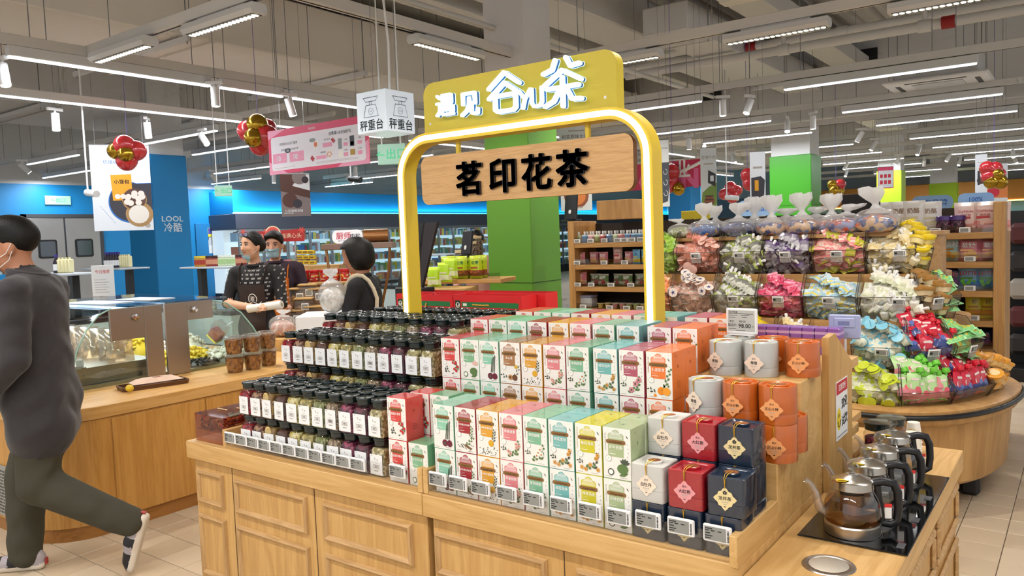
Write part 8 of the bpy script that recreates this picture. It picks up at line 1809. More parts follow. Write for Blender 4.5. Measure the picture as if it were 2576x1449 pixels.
# lime snack shelf left of the green column
q = at(1160, 700, 6.6); t = thing('nut_shelf', 'low oak shelf with lime green snack bags', 'shelf unit', (q.x, q.y, 0), 0.3)
b = MB(); b.cbox(-0.42, 0.42, -0.18, 0.2, q.z-0.035, q.z, 0.004); b.build('board', [SHW], t); b = MB(); b.cbox(-0.42, 0.42, -0.18, 0.2, 0, 0.75, 0.004); b.build('base', [SHW], t); b = MB(); b.cbox(-0.42, -0.38, -0.18, 0.2, 0.75, q.z-0.035, 0.003); b.build('side', [SHW], t); b = MB(); b.box(-0.42, 0.42, -0.185, -0.182, q.z, q.z+0.05); b.build('clear_lip', [BINP], t)
lim = Stock(bag_proto('snack_bag', 0.11, 0.19, 0.05, P_('limebag', '#b9cf1e'), P_('limebag2', '#c6da3a'), P_('limebag3', '#8a4a2a'), '红枣', P_('dkgreen', '#1f6a4a'), P_('nutc', '#a8582a'), 'x'))
for k in range(6):
    lx, ly = -0.08+0.13*(k % 3), -0.1+0.12*(k//3); lim.put((q.x+lx*math.cos(0.3)-ly*math.sin(0.3), q.y+lx*math.sin(0.3)+ly*math.cos(0.3), q.z), 0.3+random.uniform(-0.1, 0.1), 'lime green nut bag in the %s row of the low shelf, %s along' % (('front', 'back')[k//3], ordinal(k % 3)))
for k in range(4):
    lx = -0.28+0.17*k; o = lim.put((q.x+lx*math.cos(0.3), q.y+lx*math.sin(0.3), 0.7505), 0.3, 'lime green nut bag on the bottom board of the low shelf, %s along' % ordinal(k)); o.scale = (1.2, 1.2, 0.85)
lg = Stock(bag_proto('snack_bag', 0.12, 0.16, 0.06, P_('neon', '#b6e01e'), P_('neon2', '#c8ea4a'), P_('neon3', '#dce8b0'), '', P_('dkgreen', '#1f6a4a'), P_('paleseed', '#e0dcc0'), 'x'))
for k, (u, v) in enumerate(((1093, 722), (1120, 710), (1135, 700))):
    p = at(u, v, 6.3); lg.put((p.x, p.y, p.z), 0.4, 'neon green nut bag beside the black screen, %s of three' % ordinal(k))
p = at(1110, 723, 6.3); b = MB(); b.cbox(-0.25, 0.25, -0.15, 0.2, 0, p.z-0.0, 0.006); o = b.build('nut_table', [TW], None, (p.x, p.y, 0), 0.35); tag(o, 'small wooden table under the neon green bags', 'table')
for k, (u, v) in enumerate(((1198, 645), (1160, 668), (1198, 632))):
    p = at(u, v, 6.9); b = MB(); b.lathe([(0.05, 0), (0.055, 0.01), (0.055, 0.09), (0.045, 0.11)], 16, mi=0); b.lathe([(0.05, 0.11), (0.052, 0.112), (0.052, 0.135), (0, 0.136)], 16, mi=1); o = b.build('nut_jar', [cells('nutjar', ['#3a3026', '#5c4a36', '#28221c', '#7a6a54'], 60), mat('nutlid', '#d8c8a0', 0.4)], None, p); tag(o, 'dark nut jar by the green column, %s of three' % ordinal(k), 'jar', 'dark nut jars')
# sample sign, blue clouds
q = at(1750, 560, 7.2); t = thing('tasting_board', 'yellow free tasting board behind the candy bags', 'sign board', q, 0.2)
b = MB(); b.cbox(-0.13, 0.13, -0.006, 0.006, -0.03, 0.11, 0.002); b.build('board', [mat('tasting_yellow', '#e8cf1e', 0.5)], t); b = MB(); b.text('欢迎试吃', 0.05, (0, -0.0075, 0.015), 0, bold=0.01); b.build('print', [mat('tasting_ink', '#6a5a3a', 0.5)], t); b = MB(); b.tube([(0, 0.01, -1.6), (0, 0.01, 0.0)], 0.01, 8); b.build('post', [STEEL], t)
for k, (u, v, d_) in enumerate(((1905, 528, 8.0), (2345, 515, 8.5), (2455, 505, 10.0))):
    q = at(u, v, d_); t = thing('shelf_topper', 'pale blue cloud shaped topper, %s' % ['above the candy bags', 'above the white snack bags', 'beside the salmon poster'][k], 'shelf topper', q, 0.2)
    b = MB(); b.prism(rrect(-0.2, 0.2, -0.06, 0.10, 0.07, 5), -0.004, 0.004, 'xz'); b.build('board', [mat('cloud_blue', '#8fb4e0', 0.5)], t); b = MB(); b.text('自有品牌' if k < 2 else '100%', 0.075, (0, -0.0055, 0.02), 0, bold=0.015); b.build('print', [mat('cloud_ink', '#2f5fb0', 0.5)], t); b = MB(); b.tube([(0, 0.008, -q.z+0.0), (0, 0.008, 0.0)], 0.008, 6); b.build('post', [STEEL], t)

# dark rack at the picture edge
q = at(2600, 720, 7.4); t = thing('accessory_rack', 'tall black rack of dark accessories beyond the oak shelf', 'rack', (q.x+0.05, q.y, 0), 0.0)
b = MB(); b.cbox(-0.3, 0.5, 0.3, 0.34, 0, 1.62, 0.005); b.build('back', [BLACK], t); b = MB(); b.cbox(-0.3, 0.5, -0.1, 0.3, 0, 0.12, 0.005); b.build('base', [BLACK], t)
for j in range(5):
    for i in range(3):
        b = MB(); b.cbox(-0.26+0.24*i, -0.06+0.24*i, 0.12, 0.26, 0.22+0.27*j, 0.42+0.27*j, 0.04); b.build('accessory', [mat('acc_%d' % ((i+j) % 3), ['#2a2628', '#5a2428', '#a8a29a'][(i+j) % 3], 0.6)], t)
# ================================================================== PEOPLE
import numpy as np
def sd_cap(P, a, ra, b, rb):
    a, b = np.array(a, np.float32), np.array(b, np.float32); ab = b-a; L2 = float(ab@ab)+1e-9
    t_ = np.clip(((P-a)@ab)/L2, 0, 1); return np.linalg.norm(P-a-t_[..., None]*ab, axis=-1)-(ra+(rb-ra)*t_)
def sd_ell(P, c, r, rot=None):
    q = P-np.array(c, np.float32)
    if rot is not None: q = q@np.array(rot, np.float32)
    r = np.array(r, np.float32); k0 = np.linalg.norm(q/r, axis=-1); k1 = np.linalg.norm(q/(r*r), axis=-1)+1e-6; return k0*(k0-1)/k1
def smin(a, b, k):
    h = np.clip(0.5+0.5*(b-a)/k, 0, 1); return b*(1-h)+a*h-k*h*(1-h)
def sdf(prims, P):
    d = None; best = None; tagi = None
    for p in prims:
        v = sd_cap(P, p[1], p[2], p[3], p[4]) if p[0] == 'c' else sd_ell(P, p[1], p[2], p[5] if len(p) > 5 else None)
        k = p[-2] if p[0] == 'c' else p[4]; tg = p[-1] if p[0] == 'c' else p[3]
        if d is None: d = v; best = v.copy(); tagi = np.full(v.shape, tg)
        else:
            tagi = np.where(v < best, tg, tagi); best = np.minimum(best, v); d = smin(d, v, k)
    return d, tagi
def cap(a, ra, b, rb, tg, k=0.025): return ('c', a, ra, b, rb, k, tg)
def ell(c, r, tg, k=0.03, rot=None): return ('e', c, r, tg, k, rot) if rot is not None else ('e', c, r, tg, k)
def tagof(p): return p[-1] if p[0] == 'c' else p[3]
def nets(fn, lo, hi, h):
    lo = np.array(lo, np.float32); n = [int((hi[i]-lo[i])/h)+2 for i in range(3)]
    ax = [lo[i]+h*np.arange(n[i], dtype=np.float32) for i in range(3)]
    P = np.stack(np.meshgrid(*ax, indexing='ij'), -1); D, T = fn(P)
    S = D < 0; ny, nz = n[1], n[2]
    c = [S[i:n[0]-1+i, j:n[1]-1+j, k:n[2]-1+k] for i in (0, 1) for j in (0, 1) for k in (0, 1)]
    cnt = sum(x.astype(np.int8) for x in c); act = (cnt > 0) & (cnt < 8)
    acc = np.zeros(act.shape+(3,), np.float32); num = np.zeros(act.shape, np.float32)
    cor = [(i, j, k) for i in (0, 1) for j in (0, 1) for k in (0, 1)]
    for a in range(8):
        for b in range(a+1, 8):
            if sum(abs(cor[a][q]-cor[b][q]) for q in range(3)) != 1: continue
            A, B = cor[a], cor[b]
            da = D[A[0]:n[0]-1+A[0], A[1]:n[1]-1+A[1], A[2]:n[2]-1+A[2]]; db = D[B[0]:n[0]-1+B[0], B[1]:n[1]-1+B[1], B[2]:n[2]-1+B[2]]
            m = (da < 0) != (db < 0); t_ = np.where(m, da/(da-db+1e-12), 0)
            for q in range(3): acc[..., q] += np.where(m, A[q]+(B[q]-A[q])*t_, 0)
            num += m
    ids = -np.ones(act.shape, np.int64); w = np.argwhere(act); ids[act] = np.arange(len(w))
    V = lo+h*(w+acc[act]/num[act][:, None]); TG = T[:-1, :-1, :-1][act]
    F = []
    for a in range(3):
        b, c2 = (a+1) % 3, (a+2) % 3
        s0 = [slice(None)]*3; s1 = [slice(None)]*3; s0[a] = slice(0, n[a]-1); s1[a] = slice(1, n[a])
        for q in (b, c2): s0[q] = slice(1, n[q]-1); s1[q] = slice(1, n[q]-1)
        A, B = S[tuple(s0)], S[tuple(s1)]; e = np.argwhere(A != B)
        if not len(e): continue
        flip = A[A != B]; base = e.copy(); base[:, b] += 1; base[:, c2] += 1
        def g(db, dc): q = base.copy(); q[:, b] -= db; q[:, c2] -= dc; return ids[q[:, 0], q[:, 1], q[:, 2]]
        Q = np.stack([g(1, 1), g(0, 1), g(0, 0), g(1, 0)], 1); Q[~flip] = Q[~flip][:, ::-1]; F.append(Q)
    return V, np.concatenate(F), TG
def body_mesh(name, prims, mats_, lo, hi, h, parent, fold=0.0):
    V, F, T = nets(lambda P: sdf(prims, P), lo, hi, h)
    if fold:                                         # cloth creases
        sh = (T > 0); ph = V[:, 2]*38+np.sin(V[:, 0]*21)*2.2+V[:, 1]*17
        n_ = fold*np.sin(ph)*np.sin(V[:, 2]*11+V[:, 1]*9); V = V+(n_*sh)[:, None]*np.array([0.5, 0.6, 0.1])
    me = bpy.data.meshes.new(name); me.from_pydata(V.tolist(), [], F.tolist())
    for m in mats_: me.materials.append(m)
    ft = T[F[:, 0]]; me.polygons.foreach_set('material_index', ft.astype(np.int32)); me.polygons.foreach_set('use_smooth', np.ones(len(F), bool)); me.update()
    return obj(name, me, parent)
def march_many(prims, O, Dv, tmax=0.6):
    O = np.array(O, np.float32); Dv = np.array(Dv, np.float32); Dv = Dv/np.linalg.norm(Dv, axis=1, keepdims=True); t_ = np.zeros(len(O), np.float32); hit = np.zeros(len(O), bool)
    for _ in range(45):
        v = sdf(prims, O+Dv*t_[:, None])[0]; hit |= v < 0.0012; t_ = np.where(hit | (t_ > tmax), t_, t_+v*0.9)
    P = O+Dv*t_[:, None]; return [P[k] if hit[k] else None for k in range(len(O))]
def march(prims, o, d, tmax=0.6): return march_many(prims, [o], [d], tmax)[0]
def patch(prims, us, vs, of, dr, off, name, mt, parent, thick=0.004):     # cloth lying on the body: rows vs, columns us
    g = []; hits = march_many(prims, [tuple(of(u, v)) for v in vs for u in us], [tuple(dr(u, v)) for v in vs for u in us])
    for jj, v in enumerate(vs):
        row = []
        for ii, u in enumerate(us):
            p = hits[jj*len(us)+ii]; row.append(None if p is None else Vector(p)-Vector(dr(u, v)).normalized()*off)
        last = None
        for i in list(range(len(row))): 
            if row[i] is None: row[i] = last
            last = row[i]
        last = None
        for i in reversed(range(len(row))):
            if row[i] is None: row[i] = last
            last = row[i]
        g.append(row)
    ok = [j for j in range(len(vs)) if g[j][0] is not None]
    for j in range(len(vs)):
        if g[j][0] is None:
            k = min(ok, key=lambda q: abs(q-j)); g[j] = [p+Vector((0, 0, vs[j]-vs[k])) for p in g[k]]
    b = MB(); nu = len(us)
    for sgn in (0, 1):
        vsn = []
        for j, v in enumerate(vs):
            for i, u in enumerate(us): vsn.append(g[j][i]-Vector(dr(u, v)).normalized()*(thick if sgn else 0))
        B0 = b.add(vsn)
        for j in range(len(vs)-1):
            for i in range(nu-1):
                q = (B0+j*nu+i, B0+j*nu+i+1, B0+(j+1)*nu+i+1, B0+(j+1)*nu+i); b.face(q if sgn else q[::-1], 0, True)
    return b.build(name, [mt], parent), g
SKIN = mat('skin_light', '#d9a586', 0.55, noise=0.05, nscale=12); SKIN2 = mat('skin_tan', '#b57c5e', 0.55); HAIR = mat('hair_black', '#0b0908', 0.5, spec=0.3, bump=0.25, bscale=140); MASK = mat('mask_blue', '#a9cbdc', 0.7)
EYEW, EYED, LIP = mat('eye_white', '#dcd6d0', 0.4), mat('eye_dark', '#1a1210', 0.3), mat('lip', '#a8594e', 0.5)
def head_prims(c, s=1.0, tg=0, yaw=0.0, down=0.0):
    x, y, z = c; cy, sy, cd, sd = math.cos(yaw), math.sin(yaw), math.cos(down), math.sin(down)
    def P(a, b, d):
        b, d = b*cd+d*sd, d*cd-b*sd; return (x+(a*cy-b*sy)*s, y+(a*sy+b*cy)*s, z+d*s)
    R = np.array([[cy, -sy, 0], [sy, cy, 0], [0, 0, 1]])
    return [ell(P(0, 0, 0.03), (0.074*s, 0.094*s, 0.088*s), tg, 0.03, R), ell(P(0, 0.018, -0.045), (0.060*s, 0.068*s, 0.070*s), tg, 0.03, R), ell(P(0, 0.040, -0.085), (0.034*s, 0.036*s, 0.028*s), tg, 0.03, R),
            cap(P(0, 0.088, 0.012), 0.010*s, P(0, 0.104, -0.026), 0.014*s, tg, 0.012), ell(P(-0.073, -0.004, -0.010), (0.011*s, 0.022*s, 0.032*s), tg, 0.008, R), ell(P(0.073, -0.004, -0.010), (0.011*s, 0.022*s, 0.032*s), tg, 0.008, R),
            ell(P(-0.032, 0.070, -0.02), (0.022*s, 0.018*s, 0.02*s), tg, 0.02, R), ell(P(0.032, 0.070, -0.02), (0.022*s, 0.018*s, 0.02*s), tg, 0.02, R)], P
def face_parts(P, parent, eyes=True, mouth=True, s=1.0):
    if eyes:
        for sx in (-1, 1):
            b = MB(); b.ball(P(sx*0.031, 0.078, 0.012), 0.0125*s, 10, 8, 0, (1, 1, 0.62)); e = b.build('eye', [EYEW], parent)
            b = MB(); b.ball(P(sx*0.031, 0.0855, 0.012), 0.0068*s, 8, 6, 0); b.build('iris', [EYED], e)
            b = MB(); b.tube([P(sx*0.014, 0.090, 0.030), P(sx*0.032, 0.090, 0.036), P(sx*0.050, 0.076, 0.030)], [0.003*s, 0.004*s, 0.002*s], 6); b.build('eyebrow', [HAIR], parent)
            b = MB(); b.tube([P(sx*0.017, 0.088, 0.016), P(sx*0.031, 0.0905, 0.0195), P(sx*0.046, 0.080, 0.016)], 0.0022*s, 5); b.build('eyelid', [mat('lid_shadow', '#6a4636', 0.6)], parent)
    if mouth:
        b = MB(); b.tube([P(-0.022, 0.083, -0.054), P(0, 0.0915, -0.052), P(0.022, 0.083, -0.054)], [0.003*s, 0.006*s, 0.003*s], 6); b.build('mouth', [LIP], parent)
def hand_prims(w, d, n, tg, side=1, curl=0.6, s=1.0):      # wrist, pointing direction, palm normal (fingers curl toward it)
    w, d, n = Vector(w), Vector(d).normalized(), Vector(n).normalized(); sd = d.cross(n).normalized()*side; out = []
    pc = w+d*0.045*s; out.append(cap(tuple(w), 0.024*s, tuple(pc), 0.028*s, tg, 0.015)); 
    for k in range(4):
        off = (-0.027+0.018*k)*s; L_ = (0.034, 0.040, 0.038, 0.030)[k]*s; r = 0.0085*s
        p0 = w+d*0.062*s+sd*off; out.append(cap(tuple(pc+sd*off*0.7), 0.013*s, tuple(p0), 0.011*s, tg, 0.010)); a = curl*0.5; dd = d*math.cos(a)+n*math.sin(a); p1 = p0+dd*L_; a += curl*0.9; dd = d*math.cos(a)+n*math.sin(a); p2 = p1+dd*L_*0.75; a += curl*0.7; dd = d*math.cos(a)+n*math.sin(a); p3 = p2+dd*L_*0.55
        out += [cap(tuple(p0), r*1.08, tuple(p1), r, tg, 0.004), cap(tuple(p1), r, tuple(p2), r*0.92, tg, 0.003), cap(tuple(p2), r*0.92, tuple(p3), r*0.8, tg, 0.003)]
    t0 = w+d*0.018*s-sd*0.026*s; t1 = t0+(d*0.6-sd*0.55+n*0.45).normalized()*0.036*s; t2 = t1+(d*0.85-sd*0.1+n*0.4).normalized()*0.028*s
    out += [cap(tuple(t0), 0.013*s, tuple(t1), 0.0105*s, tg, 0.008), cap(tuple(t1), 0.0105*s, tuple(t2), 0.009*s, tg, 0.003)]
    return out
def hair_mesh(prims, keep, lo, hi, h, parent, m=HAIR):     # prims union, limited to keep(P) > 0
    def fn(P):
        d, t_ = sdf(prims, P); return np.maximum(d, -keep(P)), np.zeros(d.shape, int)
    V, F, T = nets(fn, lo, hi, h); me = bpy.data.meshes.new('hair'); me.from_pydata(V.tolist(), [], F.tolist()); me.materials.append(m); me.polygons.foreach_set('use_smooth', np.ones(len(F), bool)); me.update(); return obj('hair', me, parent)
def heading(f): return math.atan2(-f[0], f[1])

# ---- man walking past -----------------------------------------------------------------
JKT = mat('jacket_charcoal', '#2b2629', 0.8, noise=0.12, nscale=8, bump=0.35, bscale=22, sheen=0.2); OLV = mat('trousers_olive', '#3f3d2f', 0.85, noise=0.1, nscale=6, bump=0.5, bscale=14)
f_ = (-0.72, -0.70); rz = heading(f_); foot = onz(62, 1432, 0.0)
lf = Vector((0.085, 0.17, 0)); off = Matrix.Rotation(rz, 3, 'Z') @ lf
t = thing('person', 'man in charcoal jacket and olive trousers striding past, seen from behind', 'person', (foot.x-off.x, foot.y-off.y, 0), rz)
hd, HP = head_prims((0, 0.07, 1.585), 1.06, 0, 0.22, -0.02)
pr = hd+[cap((0, 0.015, 1.40), 0.062, (0, 0.055, 1.52), 0.056, 0, 0.02),
  ell((0, 0.02, 1.25), (0.195, 0.135, 0.20), 1, 0.05), ell((0, 0.0, 1.04), (0.19, 0.145, 0.24), 1, 0.06), cap((-0.15, 0.0, 1.375), 0.075, (0.15, 0.0, 1.375), 0.075, 1, 0.06), ell((0, -0.045, 1.29), (0.16, 0.085, 0.15), 1, 0.05),
  cap((-0.085, -0.01, 0.86), 0.14, (0.085, -0.01, 0.86), 0.14, 1, 0.06), cap((-0.095, -0.035, 0.73), 0.145, (0.095, 0.01, 0.73), 0.14, 1, 0.03), ell((0, 0.012, 1.445), (0.082, 0.078, 0.042), 1, 0.015),
  cap((-0.205, 0.0, 1.365), 0.078, (-0.262, -0.02, 1.09), 0.066, 1, 0.03), cap((-0.262, -0.02, 1.09), 0.066, (-0.235, 0.16, 0.90), 0.052, 1, 0.02), cap((0.205, 0.0, 1.365), 0.078, (0.265, 0.03, 1.09), 0.066, 1, 0.03), cap((0.265, 0.03, 1.09), 0.066, (0.25, 0.22, 0.96), 0.052, 1, 0.02),
  cap((0.085, 0.0, 0.80), 0.115, (0.085, 0.13, 0.47), 0.088, 2, 0.03), cap((0.085, 0.13, 0.47), 0.088, (0.085, 0.155, 0.14), 0.078, 2, 0.02), cap((0.085, 0.155, 0.16), 0.078, (0.085, 0.16, 0.085), 0.074, 2, 0.01),
  cap((-0.085, -0.02, 0.80), 0.115, (-0.10, -0.01, 0.47), 0.09, 2, 0.03), cap((-0.10, -0.01, 0.47), 0.09, (-0.105, -0.33, 0.295), 0.074, 2, 0.02), cap((-0.105, -0.33, 0.295), 0.074, (-0.105, -0.40, 0.262), 0.070, 2, 0.01)]
pr += hand_prims((-0.235, 0.165, 0.885), (0.1, 0.6, -0.7), (1, 0, 0.1), 0, 1, 0.7)+hand_prims((0.25, 0.225, 0.945), (-0.1, 0.8, -0.5), (-1, 0, 0.1), 0, -1, 0.7)
body_mesh('body', pr, [SKIN2, JKT, OLV], (-0.40, -0.62, 0.0), (0.40, 0.40, 1.80), 0.012, t, 0.009)
hp_ = [ell(HP(0, -0.010, 0.045), (0.088, 0.108, 0.092), 0, 0.03), ell(HP(0, 0.02, 0.085), (0.075, 0.095, 0.055), 0, 0.03)]
ctr = np.array(HP(0, 0, 0), np.float32); fw_ = np.array(HP(0, 1, 0), np.float32)-ctr; fw_ /= np.linalg.norm(fw_)
hair_mesh(hp_, lambda P: (P[..., 2]-ctr[2]+0.022)-np.where((P-ctr)@fw_ > 0, 1.0, 0.42)*((P-ctr)@fw_), (-0.15, -0.12, 1.45), (0.15, 0.28, 1.82), 0.008, t)
o, g = patch(hd, [-0.08+0.16*i/10 for i in range(11)], [-0.125+0.075*j/6 for j in range(7)], lambda u, v: HP(u*2.2, 0.30-abs(u)*1.2, v+0.005), lambda u, v: Vector(HP(0, 0.0, v))-Vector(HP(u*2.2, 0.30-abs(u)*1.2, v+0.005)), 0.006, 'face_mask', MASK, t)
for sx in (-1, 1):
    b = MB(); b.tube([HP(sx*0.062, 0.05, -0.055), HP(sx*0.080, 0.01, -0.03), HP(sx*0.086, -0.012, 0.012)], 0.0016, 5); b.tube([HP(sx*0.062, 0.05, -0.10), HP(sx*0.082, 0.0, -0.06), HP(sx*0.086, -0.014, -0.02)], 0.0016, 5); b.build('mask_loop', [WHITE], t)
face_parts(HP, t, True, False, 1.06)
b = MB(); rr = [(0.074*math.cos(a)*(1.05), 0.012+0.076*math.sin(a), 1.455+0.016*math.sin(a)) for a in [2*PI*k/20 for k in range(21)]]; b.tube(rr, 0.019, 8, cap=False); b.build('collar', [JKT], t)
SOLE, UPP, ACC, RDT_ = mat('sole_white', '#e2d6c6', 0.6), mat('upper_grey', '#a9a0a4', 0.7), mat('shoe_black', '#1e1c20', 0.6), mat('shoe_red', '#a83230', 0.5)
def shoe(M, nm, parent):                               # heel at origin, toe along +y, sole down
    pr_ = [cap((0, -0.02, 0.045), 0.034, (0, 0.09, 0.04), 0.04, 1, 0.02), cap((0, 0.09, 0.04), 0.04, (0.004, 0.185, 0.032), 0.034, 1, 0.02), cap((0, -0.015, 0.06), 0.034, (0, 0.015, 0.10), 0.036, 1, 0.02), cap((-0.012, -0.03, 0.022), 0.024, (0.0, 0.205, 0.018), 0.030, 0, 0.008), cap((0.012, -0.03, 0.022), 0.024, (0.004, 0.205, 0.018), 0.030, 0, 0.008)]
    V, F, T = nets(lambda P: (lambda d, t_: (np.maximum(d, -P[..., 2]), t_))(*sdf(pr_, P)), (-0.08, -0.09, -0.012), (0.08, 0.27, 0.16), 0.006)
    T = np.where(V[:, 2] < 0.030, 0, np.where((V[:, 1] > 0.14) | ((V[:, 1] < 0.10) & (V[:, 1] > 0.06) & (np.abs(V[:, 0]) > 0.02)), 2, 1))
    me = bpy.data.meshes.new(nm); me.from_pydata([tuple(M @ Vector(v)) for v in V.tolist()], [], F.tolist())
    for m in (SOLE, UPP, ACC): me.materials.append(m)
    me.polygons.foreach_set('material_index', T[F[:, 0]].astype(np.int32)); me.polygons.foreach_set('use_smooth', np.ones(len(F), bool)); me.update(); s_ = obj(nm, me, parent)
    b = MB()
    for k in range(4): b.tube([M @ Vector((-0.028, 0.045+0.022*k, 0.072-0.006*k)), M @ Vector((0, 0.05+0.022*k, 0.086-0.008*k)), M @ Vector((0.028, 0.045+0.022*k, 0.072-0.006*k))], 0.0035, 5)
    b.build('lace', [ACC], s_)
    b = MB(); b.box(-0.012, 0.012, -0.062, -0.056, 0.02, 0.05); b.v = [tuple(M @ Vector(v)) for v in b.v]; b.build('heel_tab', [RDT_], s_)
shoe(Matrix.Translation((0.085, 0.125, 0.0)), 'shoe', t)
shoe(Matrix.Translation((-0.105, -0.475, 0.235)) @ Matrix.Rotation(math.radians(-72), 4, 'X'), 'shoe', t)

# ---- generic standing figure --------------------------------------------------------------
def standing(tz, sw, top, low, arms, lean=0.0, fem=True):
    s = tz/1.66; w = sw
    pr = [cap((0, 0.0, 1.36*s), 0.046*s, (0, 0.018, 1.46*s), 0.045*s, 0, 0.02), ell((0, 0.005, 1.20*s), (w*0.86, 0.115*s, 0.17*s), top, 0.05), ell((0, 0.0, 1.02*s), (w*0.74, 0.108*s, 0.18*s), top, 0.06), cap((-w*0.78, -0.005, 1.325*s), 0.058*s, (w*0.78, -0.005, 1.325*s), 0.058*s, top, 0.05), ell((0, 0.0, 0.88*s), (w*0.88, 0.125*s, 0.13*s), low, 0.04),
          cap((-0.08, 0, 0.84*s), 0.10*s, (-0.09, 0.0, 0.47*s), 0.072*s, low, 0.02), cap((-0.09, 0, 0.47*s), 0.072*s, (-0.09, -0.02, 0.09*s), 0.055*s, low, 0.02), cap((0.08, 0, 0.84*s), 0.10*s, (0.09, 0, 0.47*s), 0.072*s, low, 0.02), cap((0.09, 0, 0.47*s), 0.072*s, (0.09, -0.02, 0.09*s), 0.055*s, low, 0.02),
          cap((-0.09, -0.03, 0.04), 0.04, (-0.09, 0.15, 0.035), 0.035, 3, 0.01), cap((0.09, -0.03, 0.04), 0.04, (0.09, 0.15, 0.035), 0.035, 3, 0.01), ell((0, -0.035, 1.22*s), (w*0.74, 0.085*s, 0.14*s), top, 0.04)]
    for sx, el, wr, slv, hd_, hn, hs in arms:
        sh = (sx*w, -0.005, 1.315*s); pr.append(cap(sh, 0.056*s, el, 0.046*s, top, 0.025)); pr.append(cap(el, 0.040*s if not slv else 0.044*s, wr, 0.028*s if not slv else 0.036*s, top if slv else 0, 0.012))
        pr += hand_prims(wr, hd_, hn, 0, hs, 0.75, 0.92)
    return pr
DARKP = mat('dark_trousers', '#22222a', 0.85); SHOEB = mat('dark_shoes', '#1c1a1c', 0.6)
def ground(u, v, d_): q = at(u, v, d_); return (q.x, q.y, 0.0), q
def world_f(u, side, away):                            # heading from picture-left and away amounts
    v_ = (ray(u, 620)); v_ = Vector((v_.x, v_.y, 0)).normalized(); l_ = Vector((-v_.y, v_.x, 0)); return (l_*side+v_*away).normalized()
# woman with the roll of bags
loc, q = ground(640, 620, 6.7); f_ = world_f(640, 0.45, -0.9); rz = heading(f_)
t = thing('person', 'woman in black patterned shirt and brown apron holding a white roll', 'person', loc, rz)
SH1 = mat('shirt_black', '#17161a', 0.8)
arms = [(1, (0.245, 0.06, 1.06), (-0.03, 0.245, 1.045), False, (-1, 0.25, 0.05), (0, 0.3, -1), -1), (-1, (-0.255, 0.07, 1.05), (-0.21, 0.27, 1.05), False, (-0.15, 0.9, 0.05), (0.3, 0.0, -1), 1)]
pr = standing(1.66, 0.195, 1, 2, arms); hd, HP = head_prims((0.0, 0.045, 1.545), 0.98, 0, -0.42, 0.02); pr = hd+pr
body_mesh('body', pr, [SKIN, SH1, DARKP, SHOEB], (-0.36, -0.2, 0.0), (0.36, 0.42, 1.72), 0.012, t, 0.004)
hp_ = [ell(HP(0, -0.012, 0.040), (0.084, 0.102, 0.090), 0, 0.02), ell(HP(0, -0.085, 0.0), (0.055, 0.05, 0.055), 0, 0.03)]
ctr = np.array(HP(0, 0, 0), np.float32); fw_ = np.array(HP(0, 1, 0), np.float32)-ctr; fw_ /= np.linalg.norm(fw_)
hair_mesh(hp_, lambda P: (P[..., 2]-ctr[2]+0.030)-1.35*((P-ctr)@fw_), (-0.15, -0.2, 1.38), (0.15, 0.25, 1.72), 0.008, t)
face_parts(HP, t, True, True, 0.98)
patch(hd, [-0.07+0.14*i/10 for i in range(11)], [-0.150+0.060*j/6 for j in range(7)], lambda u, v: HP(u*2.2, 0.30-abs(u)*1.2, v+0.0), lambda u, v: Vector(HP(0, 0.0, v+0.02))-Vector(HP(u*2.2, 0.30-abs(u)*1.2, v)), 0.010, 'face_mask', MASK, t)
for sx in (-1, 1): b = MB(); b.tube([HP(sx*0.058, 0.05, -0.07), HP(sx*0.076, 0.01, -0.035), HP(sx*0.082, -0.01, 0.0)], 0.0015, 5); b.build('mask_loop', [WHITE], t)
for sx in (-1, 1):
    b = MB(); b.tube([HP(sx*0.034+0.024*math.cos(a), 0.082, 0.102+0.018*math.sin(a)) for a in [k*PI/6 for k in range(13)]], 0.0022, 5); b.tube([HP(sx*0.058, 0.08, 0.102), HP(sx*0.09, 0.0, 0.07)], 0.002, 5); b.build('sunglasses_rim', [EYED], t)
    b = MB(); disc(b, 0, 0, 0.022, 0, 0); b.v = [HP(sx*0.034+x, 0.083, 0.102+z*0.8) for x, y, z in b.v]; b.build('sunglasses_lens', [mat('lens_violet', '#7a7f9a', 0.1, coat=0.5)], t)
b = MB(); b.tube([(0.062*math.cos(a), 0.012+0.058*math.sin(a), 1.385*1.0+0.010*-math.sin(a)) for a in [2*PI*k/20 for k in range(21)]], 0.0145, 8, cap=False); b.build('neckline', [SH1], t)
APB = mat('apron_brown', '#33241f', 0.75)
front = lambda u, v: (u, 0.5, v)
tor = [p for p in pr if tagof(p) in (1, 2)][:4]
o, APG = patch(tor, [-0.115+0.23*i/12 for i in range(13)], [0.62+0.60*j/14 for j in range(15)], front, lambda u, v: (0, -1, 0), 0.008, 'apron', APB, t)
for sx in (-1, 1):
    b = MB(); pts = []
    for k in range(6):
        p = march(tor, (sx*(0.10+0.004*k), 0.4, 1.21+0.028*k), (0, -1, 0)); 
        if p is not None: pts.append((p[0], p[1]+0.006, p[2]))
    pts.append((sx*0.125, -0.01, 1.395)); b.tube(pts, 0.014, 6, flat=0.35); b.build('apron_strap', [APB], t)
b = MB(); cx, cz, yy = -0.02, 1.0, 0.17
def onapron(x, z):
    i_ = min(14, max(0, int(round((z-0.62)/0.60*14)))); k_ = min(12, max(0, int(round((x+0.115)/0.23*12)))); return (x, APG[i_][k_].y+0.0075, z)
